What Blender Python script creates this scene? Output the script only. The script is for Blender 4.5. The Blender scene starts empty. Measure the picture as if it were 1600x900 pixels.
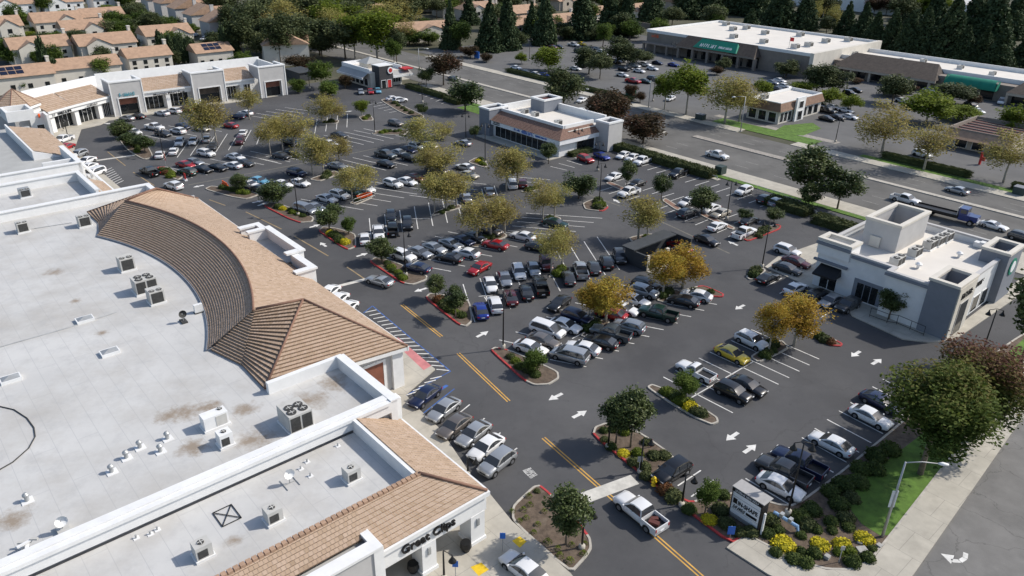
import bpy, math, random
from math import sin, cos, radians, pi, hypot, atan2, sqrt
from mathutils import Vector, Matrix

# ---------------------------------------------------------------- camera, sky, sun, exposure
S = bpy.context.scene
F, PITCH, ROLL, CH = 1180.0, radians(26.5), radians(1.0), 46.0      # focal (px at 1600 wide), tilt, roll, height
FW = Vector((0, cos(PITCH), -sin(PITCH)))
_r, _u = Vector((1, 0, 0)), Vector((0, sin(PITCH), cos(PITCH)))
RT = _r*cos(ROLL) + _u*sin(ROLL)
UP = _u*cos(ROLL) - _r*sin(ROLL)
cd = bpy.data.cameras.new('camera'); cam = bpy.data.objects.new('camera', cd)
S.collection.objects.link(cam); S.camera = cam
cd.sensor_width = 36; cd.lens = F/1600*36; cd.clip_start = 0.5; cd.clip_end = 6000
M = Matrix((RT, UP, -FW)).transposed().to_4x4(); M.translation = (0, 0, CH); cam.matrix_world = M

SUN_AZ, SUN_EL = radians(14), radians(41)
wd = bpy.data.worlds.new('World'); S.world = wd; wd.use_nodes = True
nt = wd.node_tree; sky = nt.nodes.new('ShaderNodeTexSky'); sky.sky_type = 'NISHITA'
sky.sun_disc = False; sky.sun_elevation = SUN_EL; sky.sun_rotation = pi/2 - SUN_AZ
sky.altitude = 50; sky.air_density = 1.0; sky.dust_density = 1.5; sky.ozone_density = 1.0
bg = nt.nodes['Background']; bg.inputs[1].default_value = 0.13
nt.links.new(sky.outputs[0], bg.inputs[0])
sl = bpy.data.lights.new('sun', 'SUN'); sl.energy = 3.6; sl.angle = radians(1.2); sl.color = (1.0, 0.945, 0.86)
so = bpy.data.objects.new('sun', sl); S.collection.objects.link(so)
sd = Vector((cos(SUN_EL)*cos(SUN_AZ), cos(SUN_EL)*sin(SUN_AZ), sin(SUN_EL)))
so.rotation_euler = sd.to_track_quat('Z', 'Y').to_euler(); so.location = (60, 20, 90)
S.render.engine = 'CYCLES'
vs = S.view_settings; vs.view_transform = 'Standard'; vs.look = 'None'; vs.exposure = 0.25; vs.gamma = 1.0
vs.use_curve_mapping = False
S.render.resolution_x, S.render.resolution_y = 1024, 576

# ---------------------------------------------------------------- plan helpers
rnd = random.Random(7)
_a = radians(-48.5)
UD, VD, O0 = Vector((cos(_a), sin(_a), 0)), Vector((-sin(_a), cos(_a), 0)), Vector((-1.8, 46.2, 0))
def W(u, v, z=0.0): return O0 + UD*u + VD*v + Vector((0, 0, z))
def at(x, y, z=0.0):
    d = FW*F + RT*(x-800) - UP*(y-450)
    return d*((z-CH)/d.z) + Vector((0, 0, CH))
def uvof(p): d = p-O0; return d.dot(UD), d.dot(VD)
def depth(p): return (p-Vector((0, 0, CH))).dot(FW)
def height_at(bx, by, ty):                        # height of a vertical thing standing on pixel (bx,by), top at row ty
    b = at(bx, by); lo, hi = 0.1, 60
    for _ in range(40):
        z = (lo+hi)/2; q = b+Vector((0, 0, z-CH))
        y = 450-F*q.dot(UP)/q.dot(FW)
        if y > ty: lo = z
        else: hi = z
    return lo
C = S.collection

# ---------------------------------------------------------------- materials
MATS = {}
def mat(name, col, rough=0.8, var=0.12, scale=0.6, bump=0.0, bscale=8.0, metal=0.0, col2=None, coat=0.0, spec=0.4):
    if name in MATS: return MATS[name]
    m = bpy.data.materials.new(name); m.use_nodes = True; t = m.node_tree; b = t.nodes['Principled BSDF']
    b.inputs['Roughness'].default_value = rough; b.inputs['Metallic'].default_value = metal
    b.inputs['Specular IOR Level'].default_value = spec; b.inputs['Coat Weight'].default_value = coat
    g = t.nodes.new('ShaderNodeNewGeometry')
    c1 = [c*(1-var) for c in col]; c2 = list(col2) if col2 else [min(1, c*(1+var)) for c in col]
    n = t.nodes.new('ShaderNodeTexNoise'); n.inputs['Scale'].default_value = scale; n.inputs['Detail'].default_value = 6; n.inputs['Roughness'].default_value = 0.65
    t.links.new(g.outputs['Position'], n.inputs['Vector'])
    r = t.nodes.new('ShaderNodeValToRGB'); r.color_ramp.elements[0].position = 0.32; r.color_ramp.elements[1].position = 0.68
    r.color_ramp.elements[0].color = (*c1, 1); r.color_ramp.elements[1].color = (*c2, 1)
    t.links.new(n.outputs['Fac'], r.inputs[0]); t.links.new(r.outputs[0], b.inputs['Base Color'])
    if bump:
        n2 = t.nodes.new('ShaderNodeTexNoise'); n2.inputs['Scale'].default_value = bscale; n2.inputs['Detail'].default_value = 4
        t.links.new(g.outputs['Position'], n2.inputs['Vector'])
        bp = t.nodes.new('ShaderNodeBump'); bp.inputs['Strength'].default_value = bump; bp.inputs['Distance'].default_value = 0.05
        t.links.new(n2.outputs['Fac'], bp.inputs['Height']); t.links.new(bp.outputs[0], b.inputs['Normal'])
    MATS[name] = m; return m
def mix(t, fac, a, b, mode='MIX'):
    x = t.nodes.new('ShaderNodeMix'); x.data_type = 'RGBA'; x.blend_type = mode
    for i, s in ((0, fac), (6, a), (7, b)):
        if isinstance(s, (int, float)): x.inputs[i].default_value = s
        elif isinstance(s, (tuple, list)): x.inputs[i].default_value = (*s, 1)
        else: t.links.new(s, x.inputs[i])
    return x.outputs[2]
def base_in(m): b = m.node_tree.nodes['Principled BSDF']; s = b.inputs['Base Color']; return b, s, s.links[0].from_socket
def add_stains(m, col, scale, lo, hi, amt):
    t = m.node_tree; b, s, src = base_in(m); g = t.nodes.new('ShaderNodeNewGeometry')
    n = t.nodes.new('ShaderNodeTexNoise'); n.inputs['Scale'].default_value = scale; n.inputs['Detail'].default_value = 8; n.inputs['Roughness'].default_value = 0.7
    t.links.new(g.outputs['Position'], n.inputs['Vector'])
    mr = t.nodes.new('ShaderNodeMapRange'); mr.inputs[1].default_value = lo; mr.inputs[2].default_value = hi; mr.inputs[4].default_value = amt
    t.links.new(n.outputs['Fac'], mr.inputs[0]); t.links.new(mix(t, mr.outputs[0], src, col), s)
def add_cracks(m, col, scale, width, amt):
    t = m.node_tree; b, s, src = base_in(m); g = t.nodes.new('ShaderNodeNewGeometry')
    n = t.nodes.new('ShaderNodeTexNoise'); n.inputs['Scale'].default_value = 0.5; n.inputs['Detail'].default_value = 5
    t.links.new(g.outputs['Position'], n.inputs['Vector'])
    ad = t.nodes.new('ShaderNodeMix'); ad.data_type = 'VECTOR'; ad.inputs[0].default_value = 0.25
    t.links.new(g.outputs['Position'], ad.inputs[4])
    sc = t.nodes.new('ShaderNodeVectorMath'); sc.operation = 'MULTIPLY_ADD'; sc.inputs[1].default_value = (3, 3, 0)
    t.links.new(n.outputs['Color'], sc.inputs[0]); t.links.new(g.outputs['Position'], sc.inputs[2]); 
    v = t.nodes.new('ShaderNodeTexVoronoi'); v.feature = 'DISTANCE_TO_EDGE'; v.inputs['Scale'].default_value = scale
    t.links.new(sc.outputs[0], v.inputs['Vector'])
    mr = t.nodes.new('ShaderNodeMapRange'); mr.inputs[1].default_value = 0; mr.inputs[2].default_value = width; mr.inputs[3].default_value = amt; mr.inputs[4].default_value = 0
    t.links.new(v.outputs['Distance'], mr.inputs[0]); t.links.new(mix(t, mr.outputs[0], src, col), s)
def add_seams(m, col, w, h, mortar, amt):                # joint lines on the building grid
    t = m.node_tree; b, s, src = base_in(m); g = t.nodes.new('ShaderNodeNewGeometry')
    mp = t.nodes.new('ShaderNodeMapping'); mp.inputs['Rotation'].default_value = (0, 0, radians(48.5)); t.links.new(g.outputs['Position'], mp.inputs['Vector'])
    k = t.nodes.new('ShaderNodeTexBrick'); k.inputs['Scale'].default_value = 1; k.inputs['Brick Width'].default_value = w; k.inputs['Row Height'].default_value = h
    k.inputs['Mortar Size'].default_value = mortar; k.inputs['Mortar Smooth'].default_value = 0.3; k.offset = 0.37
    t.links.new(mp.outputs[0], k.inputs['Vector'])
    mm = t.nodes.new('ShaderNodeMath'); mm.operation = 'MULTIPLY'; mm.inputs[1].default_value = amt; t.links.new(k.outputs['Fac'], mm.inputs[0])
    t.links.new(mix(t, mm.outputs[0], src, col), s)
def add_patch(m, c, r, col, amt):                         # one weathered patch on the roof
    t = m.node_tree; b, s, src = base_in(m); g = t.nodes.new('ShaderNodeNewGeometry'); n = t.nodes.new('ShaderNodeTexNoise'); n.inputs['Scale'].default_value = 0.7; n.inputs['Detail'].default_value = 8; n.inputs['Roughness'].default_value = .75
    t.links.new(g.outputs['Position'], n.inputs['Vector']); d = t.nodes.new('ShaderNodeVectorMath'); d.operation = 'DISTANCE'; d.inputs[1].default_value = c; t.links.new(g.outputs['Position'], d.inputs[0])
    k = t.nodes.new('ShaderNodeMapRange'); k.inputs[1].default_value = r; k.inputs[2].default_value = 0; k.inputs[3].default_value = -.35; k.inputs[4].default_value = .2; t.links.new(d.outputs['Value'], k.inputs[0])
    a = t.nodes.new('ShaderNodeMath'); a.operation = 'ADD'; t.links.new(k.outputs[0], a.inputs[0]); t.links.new(n.outputs['Fac'], a.inputs[1])
    q = t.nodes.new('ShaderNodeMapRange'); q.inputs[1].default_value = .38; q.inputs[2].default_value = .66; q.inputs[4].default_value = amt; t.links.new(a.outputs[0], q.inputs[0]); t.links.new(mix(t, q.outputs[0], src, col), s)
def tintmat(name, cols, rough=0.85, trans=0.0, noise=0.0, nscale=0.5):   # colour ramp over the per-piece 'tint' value
    if name in MATS: return MATS[name]
    m = bpy.data.materials.new(name); m.use_nodes = True; t = m.node_tree; b = t.nodes['Principled BSDF']
    b.inputs['Roughness'].default_value = rough; b.inputs['Specular IOR Level'].default_value = 0.25
    a = t.nodes.new('ShaderNodeAttribute'); a.attribute_name = 'tint'
    oi = t.nodes.new('ShaderNodeObjectInfo'); f = a.outputs['Fac']
    mm = t.nodes.new('ShaderNodeMath'); mm.operation = 'MULTIPLY_ADD'; mm.inputs[1].default_value = noise; mm.inputs[2].default_value = -noise/2
    t.links.new(oi.outputs['Random'], mm.inputs[0])
    ad = t.nodes.new('ShaderNodeMath'); ad.operation = 'ADD'; t.links.new(f, ad.inputs[0]); t.links.new(mm.outputs[0], ad.inputs[1])
    r = t.nodes.new('ShaderNodeValToRGB'); e = r.color_ramp.elements
    while len(e) < len(cols): e.new(0.5)
    for i, c in enumerate(cols): e[i].position = i/(len(cols)-1); e[i].color = (*c, 1)
    t.links.new(ad.outputs[0], r.inputs[0]); t.links.new(r.outputs[0], b.inputs['Base Color'])
    if trans:
        tr = t.nodes.new('ShaderNodeBsdfTranslucent'); t.links.new(r.outputs[0], tr.inputs[0])
        ms = t.nodes.new('ShaderNodeMixShader'); ms.inputs[0].default_value = trans
        t.links.new(b.outputs[0], ms.inputs[1]); t.links.new(tr.outputs[0], ms.inputs[2]); t.links.new(ms.outputs[0], t.nodes['Material Output'].inputs[0])
    MATS[name] = m; return m

asphalt = mat('asphalt', (0.075, 0.075, 0.078), 0.9, 0.18, 0.05, 0.35, 22, spec=0.25)
add_stains(asphalt, (0.115, 0.114, 0.115), 0.022, 0.45, 0.62, 0.75); add_stains(asphalt, (0.04, 0.04, 0.041), 0.4, 0.6, 0.8, 0.6); add_stains(asphalt, (0.05, 0.05, 0.05), 1.6, 0.6, 0.72, 0.45); add_cracks(asphalt, (0.05, 0.05, 0.05), 0.04, 0.003, 0.3)
add_stains(asphalt, (0.03, 0.03, 0.031), 0.9, 0.68, 0.76, 0.55)
street = mat('street_asphalt', (0.185, 0.18, 0.172), 0.92, 0.14, 0.35, 0.35, 16, spec=0.2)
add_stains(street, (0.12, 0.117, 0.112), 0.22, 0.5, 0.75, 0.6); add_cracks(street, (0.09, 0.088, 0.083), 0.2, 0.012, 0.6)
roadm = mat('road_asphalt', (0.135, 0.131, 0.124), 0.92, 0.18, 0.12, 0.2, 16, spec=0.2); add_stains(roadm, (0.075, 0.073, 0.07), 0.2, 0.5, 0.8, 0.6)
farlot = mat('far_asphalt', (0.13, 0.129, 0.128), 0.92, 0.15, 0.1, spec=0.2)
conc = mat('concrete', (0.43, 0.40, 0.34), 0.9, 0.13, 0.5, 0.15, 10); add_stains(conc, (0.27, 0.25, 0.21), 0.35, 0.5, 0.8, 0.6); add_seams(conc, (0.2, 0.19, 0.17), 3.0, 3.0, 0.02, 0.7)
kerbm = mat('kerb_concrete', (0.42, 0.39, 0.34), 0.9, 0.2, 1.5)
redk = mat('red_kerb_paint', (0.42, 0.045, 0.045), 0.7, 0.3, 2.5); pinkk = mat('faded_red_paint', (0.52, 0.2, 0.2), 0.8, 0.2, 0.8)
soil = mat('mulch', (0.115, 0.085, 0.062), 0.95, 0.35, 1.8, 0.6, 9); add_stains(soil, (0.2, 0.165, 0.125), 0.7, 0.52, 0.72, 0.7)
earth = mat('earth', (0.07, 0.078, 0.04), 0.95, 0.4, 0.05, 0.3, 3, col2=(0.12, 0.11, 0.075))
grassm = mat('grass', (0.085, 0.16, 0.022), 0.9, 0.35, 0.7, 0.6, 25)
linew = mat('white_line_paint', (0.66, 0.65, 0.62), 0.8, 0.2, 1.2); liney = mat('yellow_line_paint', (0.58, 0.33, 0.07), 0.8, 0.2, 1.2); linef = mat('faded_yellow_paint', (0.3, 0.22, 0.12), 0.9, 0.25, 1.2)
blueln = mat('blue_line_paint', (0.05, 0.13, 0.38), 0.8, 0.2, 1.2); gutter = mat('concrete_gutter', (0.15, 0.142, 0.12), 0.9, 0.3, 1.5)
band = mat('concrete_band', (0.55, 0.53, 0.48), 0.85, 0.2, 0.9); yelpad = mat('yellow_tactile_pad', (0.75, 0.5, 0.02), 0.7, 0.15, 3)
roofw = mat('roof_membrane', (0.525, 0.52, 0.505), 0.75, 0.08, 0.12, 0.1, 3); add_seams(roofw, (0.39, 0.395, 0.40), 14, 1.6, 0.03, 0.6); add_stains(roofw, (0.37, 0.345, 0.31), 0.11, 0.46, 0.68, 0.6); add_stains(roofw, (0.37, 0.37, 0.37), 0.6, 0.5, 0.75, 0.5); [add_patch(roofw, at(x, y, 6.3), r, (.26, .205, .15), .9) for x, y, r in ((290, 645, 3.0), (265, 650, 2.2), (330, 640, 2.2), (385, 640, 2.5), (400, 685, 3), (300, 700, 2.5), (18, 810, 2.6), (480, 625, 3.5), (520, 600, 3), (365, 840, 1.2), (120, 470, 1.5), (160, 520, 1.2), (85, 425, 2))]
roofg = mat('roof_grey', (0.40, 0.40, 0.385), 0.8, 0.12, 0.25); add_stains(roofg, (0.25, 0.23, 0.2), 0.3, 0.55, 0.8, 0.5)
roofc = mat('roof_cream', (0.66, 0.62, 0.56), 0.8, 0.06, 0.2); add_stains(roofc, (0.5, 0.45, 0.4), 0.15, 0.55, 0.8, 0.4)
white = mat('white_stucco', (0.74, 0.74, 0.73), 0.85, 0.05, 0.8, 0.1, 12); add_stains(white, (0.55, 0.54, 0.52), 0.7, 0.58, 0.85, 0.4)
greyst = mat('grey_stucco', (0.47, 0.46, 0.45), 0.85, 0.06, 0.8, 0.1, 12); dkgrey = mat('slate_stucco', (0.20, 0.215, 0.245), 0.85, 0.06, 0.8)
cream = mat('cream_stucco', (0.60, 0.565, 0.50), 0.85, 0.08, 0.5); beige = mat('tan_stucco', (0.45, 0.39, 0.32), 0.85, 0.1, 0.5)
tanw = mat('brown_block', (0.24, 0.205, 0.175), 0.85, 0.1, 0.6); shingle = mat('brown_shingle', (0.075, 0.06, 0.05), 0.9, 0.25, 1.0, 0.4, 12)
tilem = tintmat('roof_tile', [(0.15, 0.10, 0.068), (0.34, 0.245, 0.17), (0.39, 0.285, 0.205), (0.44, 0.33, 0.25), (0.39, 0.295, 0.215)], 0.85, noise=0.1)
tileb = tintmat('brown_roof_tile', [(0.14, 0.085, 0.065), (0.21, 0.13, 0.1), (0.27, 0.175, 0.14)], 0.85)
tilef = mat('terracotta_roof', (0.38, 0.25, 0.17), 0.88, 0.18, 0.8, 0.4, 6); ridgem = mat('ridge_tile', (0.21, 0.12, 0.085), 0.85, 0.2, 2)
glass = mat('dark_glass', (0.015, 0.018, 0.02), 0.08, 0.2, 0.5, spec=0.6); brownglass = mat('brown_shade', (0.22, 0.085, 0.055), 0.5, 0.2, 1.2)
blackm = mat('black_metal', (0.012, 0.012, 0.013), 0.45, 0.2, 2); greym = mat('galvanised_metal', (0.4, 0.41, 0.41), 0.5, 0.12, 1.5, metal=0.4)
hvacm = mat('hvac_metal', (0.5, 0.49, 0.46), 0.6, 0.1, 1.3); hvacd = mat('hvac_grille', (0.05, 0.05, 0.048), 0.8, 0.3, 4); whitem = mat('white_metal', (0.75, 0.75, 0.74), 0.5, 0.06, 1)
bark = mat('bark', (0.15, 0.12, 0.09), 0.95, 0.35, 4, 0.5, 12); palebark = mat('pale_bark', (0.36, 0.33, 0.28), 0.9, 0.3, 4)
signwh = mat('sign_white', (0.78, 0.79, 0.8), 0.5, 0.03, 1); signblk = mat('sign_black', (0.01, 0.01, 0.012), 0.5, 0.1, 1); signblue = mat('sign_blue', (0.02, 0.13, 0.5), 0.5, 0.05, 1)
signteal = mat('sign_teal', (0.03, 0.28, 0.36), 0.5, 0.05, 1); green = mat('green_canvas', (0.01, 0.2, 0.13), 0.7, 0.12, 0.8); orange = mat('orange_plastic', (0.8, 0.12, 0.02), 0.5, 0.1, 1)
redm = mat('red_panel', (0.5, 0.03, 0.03), 0.5, 0.1, 1); maroon = mat('maroon_paint', (0.1, 0.03, 0.025), 0.7, 0.15, 1); yel = mat('yellow_paint', (0.7, 0.48, 0.02), 0.5, 0.1, 2)
brick = mat('dark_brick_cladding', (0.05, 0.05, 0.055), 0.85, 0.2, 2); steelroof = mat('grey_metal_roof', (0.36, 0.36, 0.35), 0.6, 0.08, 0.6); solar = mat('solar_glass', (0.012, 0.016, 0.035), 0.15, 0.2, 2)
rock = mat('gravel_ground', (0.3, 0.275, 0.245), 0.95, 0.25, 1.5, 0.5, 6); pave = mat('brick_paving', (0.23, 0.135, 0.1), 0.9, 0.25, 2.5); stone = mat('grey_stone', (0.35, 0.34, 0.32), 0.9, 0.2, 2)

# ---------------------------------------------------------------- mesh builder
class MB:
    def __init__(s): s.v, s.f, s.t = [], [], []
    def face(s, pts, tint=0.5):
        n = len(s.v); s.v += [Vector(p) for p in pts]; s.f.append(tuple(range(n, n+len(pts)))); s.t.append(tint)
    def prism(s, poly, z0, z1, tint=0.5):             # poly: world xy(z) points
        k = len(poly); A = sum(poly[i][0]*poly[(i+1) % k][1]-poly[(i+1) % k][0]*poly[i][1] for i in range(k))
        if A < 0: poly = poly[::-1]
        n = len(s.v); s.v += [Vector((p[0], p[1], z0)) for p in poly] + [Vector((p[0], p[1], z1)) for p in poly]
        s.f.append(tuple(n+k+i for i in range(k))); s.f.append(tuple(n+i for i in range(k-1, -1, -1)))
        for i in range(k): j = (i+1) % k; s.f.append((n+i, n+j, n+k+j, n+k+i))
        s.t += [tint]*(k+2); return s
    def box(s, u0, u1, v0, v1, z0, z1, tint=0.5): return s.prism([W(u0, v0), W(u1, v0), W(u1, v1), W(u0, v1)], z0, z1, tint)
    def cube(s, c, sx, sy, sz, rz=0, tint=0.5):        # c: base centre
        c = Vector(c); p = [c+Vector((cos(rz)*x-sin(rz)*y, sin(rz)*x+cos(rz)*y, 0)) for x, y in ((-sx/2, -sy/2), (sx/2, -sy/2), (sx/2, sy/2), (-sx/2, sy/2))]
        return s.prism(p, c.z, c.z+sz, tint)
    def ring(s, poly, z0, z1, th):                     # wall of thickness th inside a uv polygon (ccw in uv)
        k = len(poly); A = sum(poly[i][0]*poly[(i+1) % k][1]-poly[(i+1) % k][0]*poly[i][1] for i in range(k))
        if A < 0: poly = poly[::-1]
        inn = inset(poly, th)
        for i in range(k):
            j = (i+1) % k; s.prism([W(*poly[i]), W(*poly[j]), W(*inn[j]), W(*inn[i])], z0, z1)
        return s
    def tube(s, pts, rad, n=8, cap=True, tint=0.5):
        rad = rad if isinstance(rad, (list, tuple)) else [rad]*len(pts); pts = [Vector(p) for p in pts]; b = len(s.v)
        for i, p in enumerate(pts):
            d = (pts[min(i+1, len(pts)-1)]-pts[max(i-1, 0)]).normalized()
            x = d.cross(Vector((0.3, 0.9, 0.31)) if abs(d.z) > 0.9 else Vector((0, 0, 1))).normalized(); y = d.cross(x)
            s.v += [p+(x*cos(2*pi*k/n)+y*sin(2*pi*k/n))*rad[i] for k in range(n)]
        for i in range(len(pts)-1):
            for k in range(n): l = (k+1) % n; s.f.append((b+i*n+k, b+i*n+l, b+(i+1)*n+l, b+(i+1)*n+k)); s.t.append(tint)
        if cap:
            s.f.append(tuple(b+k for k in range(n-1, -1, -1))); s.f.append(tuple(b+(len(pts)-1)*n+k for k in range(n))); s.t += [tint]*2
        return s
    def mesh(s, name, m, o=Vector(), smooth=False):
        me = bpy.data.meshes.new(name); me.from_pydata([tuple(p-o) for p in s.v], [], s.f); me.update()
        a = me.attributes.new('tint', 'FLOAT', 'FACE'); a.data.foreach_set('value', s.t)
        if m: me.materials.append(m)
        if smooth: me.polygons.foreach_set('use_smooth', [True]*len(me.polygons))
        return me
    def build(s, name, m, parent=None, kind=None, smooth=False, origin=None):
        if origin is None:
            if parent is not None: origin = world_loc(parent)
            else:
                xs = [p.x for p in s.v]; ys = [p.y for p in s.v]; zs = [p.z for p in s.v]
                origin = Vector(((min(xs)+max(xs))/2, (min(ys)+max(ys))/2, min(zs)))
        o = bpy.data.objects.new(name, s.mesh(name, m, origin, smooth)); C.objects.link(o)
        if parent is not None: o.parent = parent; o['_w'] = list(origin); del o['_w']
        o.location = origin-(world_loc(parent) if parent is not None else Vector())
        if kind: o['kind'] = kind
        return o
def world_loc(o):
    p = Vector(o.location)
    while o.parent: o = o.parent; p += o.location
    return p
def inset(poly, d):
    k = len(poly); out = []
    for i in range(k):
        a, b, c = [Vector((*poly[(i+q) % k][:2], 0)) for q in (-1, 0, 1)]
        e1, e2 = (b-a).normalized(), (c-b).normalized(); n1, n2 = Vector((-e1.y, e1.x, 0)), Vector((-e2.y, e2.x, 0))
        m = (n1+n2); m = m/max(0.35, m.length_squared/2) if m.length > 1e-6 else n1
        q = b+m*d; out.append((q.x, q.y))
    return out
def tag(o, label, cat, group=None):
    o['label'] = label; o['category'] = cat
    if group: o['group'] = group
    return o
def thing(name, label, cat, loc, group=None, rz=0.0):
    o = bpy.data.objects.new(name, None); C.objects.link(o); o.location = loc; o.rotation_euler.z = rz; o.empty_display_size = 0.5
    return tag(o, label, cat, group)
def part(name, me, parent, m=None, loc=(0, 0, 0), rot=(0, 0, 0), scale=(1, 1, 1)):
    o = bpy.data.objects.new(name, me); C.objects.link(o); o.parent = parent; o.location = loc; o.rotation_euler = rot; o.scale = scale
    if m is not None:
        if not me.materials: me.materials.append(None)
        o.material_slots[0].link = 'OBJECT'; o.material_slots[0].material = m
    return o
ORD = 'first second third fourth fifth sixth seventh eighth ninth tenth eleventh twelfth thirteenth fourteenth fifteenth sixteenth seventeenth eighteenth nineteenth twentieth'.split()
ORD += ['twenty-'+o for o in ORD[:9]] + ['thirtieth'] + ['thirty-'+o for o in ORD[:9]] + ['fortieth'] + ['forty-'+o for o in ORD[:9]]
def writing(s, size, p, xd, up, m, parent, ext=0.03, name='lettering', width=None, shear=0.0):
    cu = bpy.data.curves.new('t', 'FONT'); cu.body = s; cu.size = size; cu.extrude = ext; cu.align_x = 'LEFT'; cu.offset = size*0.012; cu.shear = shear
    ob = bpy.data.objects.new('t', cu); C.objects.link(ob); bpy.context.view_layer.update()
    me = bpy.data.meshes.new_from_object(ob.evaluated_get(bpy.context.evaluated_depsgraph_get())); bpy.data.objects.remove(ob)
    me.materials.clear(); me.materials.append(m); xd = xd.normalized(); up = up.normalized(); k = 1.0
    if width: xs = [v.co.x for v in me.vertices]; k = width/(max(xs)-min(xs))
    R = Matrix((xd*k, up, xd.cross(up))).transposed(); o0 = world_loc(parent)
    for v in me.vertices: v.co = R @ v.co + p - o0
    o = bpy.data.objects.new(name, me); C.objects.link(o); o.parent = parent; return o
def marks(n, h, p, xd, up, width, m, parent, ext=0.05, name='sign_marks'):   # lettering too small to read: a row of letter-like strokes
    xd, up = xd.normalized(), up.normalized(); nn = xd.cross(up)*ext; w = width/n; mb = MB()
    def bar(x0, x1, y0, y1):
        q = [p+xd*x+up*y for x, y in ((x0, y0), (x1, y0), (x1, y1), (x0, y1))]; k = len(mb.v); mb.v += q+[a+nn for a in q]; mb.f += [(k+4, k+5, k+6, k+7)]+[(k+i, k+(i+1) % 4, k+4+(i+1) % 4, k+4+i) for i in range(4)]; mb.t += [.5]*5
    for i in range(n):
        x = i*w; t = w*.22
        if rnd.random() < .85: bar(x, x+t, 0, h)
        if rnd.random() < .7: bar(x+w*.5, x+w*.5+t, 0, h*rnd.choice((.6, 1)))
        for y in rnd.sample((0, .42, .8), rnd.choice((1, 2))): bar(x+t, x+w*.5, h*y, h*(y+.2))
    return mb.build(name, m, parent)
def tiles(mb, P, ns, nt_, th=0.05, lo=0.0, hi=1.0):
    for i in range(ns):
        s0, s1 = i/ns, (i+1)/ns
        for j in range(nt_):
            sh = 0.5 if i % 2 else 0.0
            t0, t1 = max(0, (j+sh)/nt_), min(1.0, (j+1+sh)/nt_-0.06/nt_)
            if j == 0 and sh: t0 = 0.0
            if t1-t0 < 1e-4: continue
            a, b, c, d = P(s0, t0), P(s0, t1), P(s1, t1), P(s1, t0); h = Vector((0, 0, th+rnd.uniform(-0.008, 0.012)))
            tn = min(1, max(.2, rnd.gauss(0.55, 0.13)))
            mb.face([a+h, b+h, c+Vector((0, 0, 0.006)), d+Vector((0, 0, 0.006))], tn); mb.face([a-Vector((0, 0, 0.03)), b-Vector((0, 0, 0.03)), b+h, a+h], .07)  # risers tinted dark: the shade under each course put into the tile colour
    return mb
def bil(a, b, c, d): return lambda s, t: a.lerp(b, t).lerp(d.lerp(c, t), s)   # a,b eave ends; d,c top ends

# ---------------------------------------------------------------- ground, roads, pavements
def sheet(name, poly, z, m, parent=None):
    mb = MB(); k = len(poly); A = sum(poly[i][0]*poly[(i+1) % k][1]-poly[(i+1) % k][0]*poly[i][1] for i in range(k))
    if A < 0: poly = poly[::-1]
    mb.face([Vector((p[0], p[1], z)) for p in poly])
    return mb.build(name, m, parent, None if parent else 'structure')
def uvr(u0, u1, v0, v1): return [W(u0, v0), W(u1, v0), W(u1, v1), W(u0, v1)]
def pxs(l, z=0): return [at(x, y, z) for x, y in l]
def struct_prism(name, poly, z0, z1, m, parent=None): return MB().prism(poly, z0, z1).build(name, m, parent, None if parent else 'structure')
sheet('ground', [(-2500, -400), (2500, -400), (2500, 4200), (-2500, 4200)], -0.08, earth)
lot = sheet('parking_lot', uvr(-172, 24, -12, 95), 0.0, asphalt)
sheet('road', uvr(-520, 260, 101, 127.5), 0.0, roadm)
sheet('street', uvr(20.5, 46, -140, 101), 0.002, street)
far_lot = sheet('far_parking_lot', uvr(-200, 60, 131, 232), 0.0, farlot)
sheet('residential_street', uvr(-262, -252, -160, 101), 0.0, farlot)
struct_prism('pavement', uvr(-172, -160, 95, 101), -0.05, 0.13, conc)
struct_prism('pavement', uvr(-150, -2, 96.5, 101), -0.05, 0.13, conc)
struct_prism('pavement', uvr(-2, 22, 92, 101), -0.05, 0.13, conc)
struct_prism('pavement', uvr(-190, -62, 127.5, 131), -0.05, 0.13, conc)
struct_prism('pavement', uvr(-48, 60, 127.5, 131), -0.05, 0.13, conc)
struct_prism('verge', uvr(-150, -9, 95, 96.4), -0.05, 0.12, grassm)
mid = struct_prism('median', uvr(-480, -72, 112.6, 114), -0.05, 0.15, kerbm)
struct_prism('median', uvr(-66, -30, 115.4, 117.4), -0.05, 0.15, rock)
struct_prism('median', uvr(-30, 40, 117.4, 118.6), -0.05, 0.15, kerbm)
lane = MB()
for v in (104.8, 108.6, 121.2, 124.5):
    for u in range(-200, 60, 9): lane.box(u, u+3, v-0.06, v+0.06, 0.002, 0.006)
lane.build('lane_markings', mat('worn_lane_paint', (.3, .29, .27), .9, .3, 1.5), None, 'structure')

SWP = [(634, 618), (652, 638), (686, 670), (700, 690), (737, 745), (762, 769), (800, 816), (892, 898), (930, 950)]
struct_prism('pavement', pxs(SWP)+[W(14, -40), W(-30, -40), W(-30, -6)], -0.05, 0.14, conc)
plaza = struct_prism('plaza', pxs([(560, 489), (620, 530), (680, 578), (634, 618)])+[W(-30, -4), W(-44, 2)], -0.05, 0.136, conc)
sheet('red_paint', pxs([(612, 533), (622, 529), (674, 573), (662, 580)]), 0.141, pinkk, plaza)
struct_prism('pavement', [W(-160, -2), W(-84, -2), W(-84, 3.5), W(-140, 3.5), W(-156.5, 9), W(-158, 13.5), W(-161, 16), W(-162, 62), W(-176, 62), W(-172, 0)], -0.05, 0.14, conc)
struct_prism('pavement', pxs([(1195, 418), (1215, 402), (1285, 378), (1345, 400), (1500, 470), (1478, 524), (1600, 432), (1625, 440), (1490, 533), (1450, 536), (1410, 531), (1332, 495), (1310, 470), (1238, 437)]), -0.05, 0.13, conc)
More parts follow.
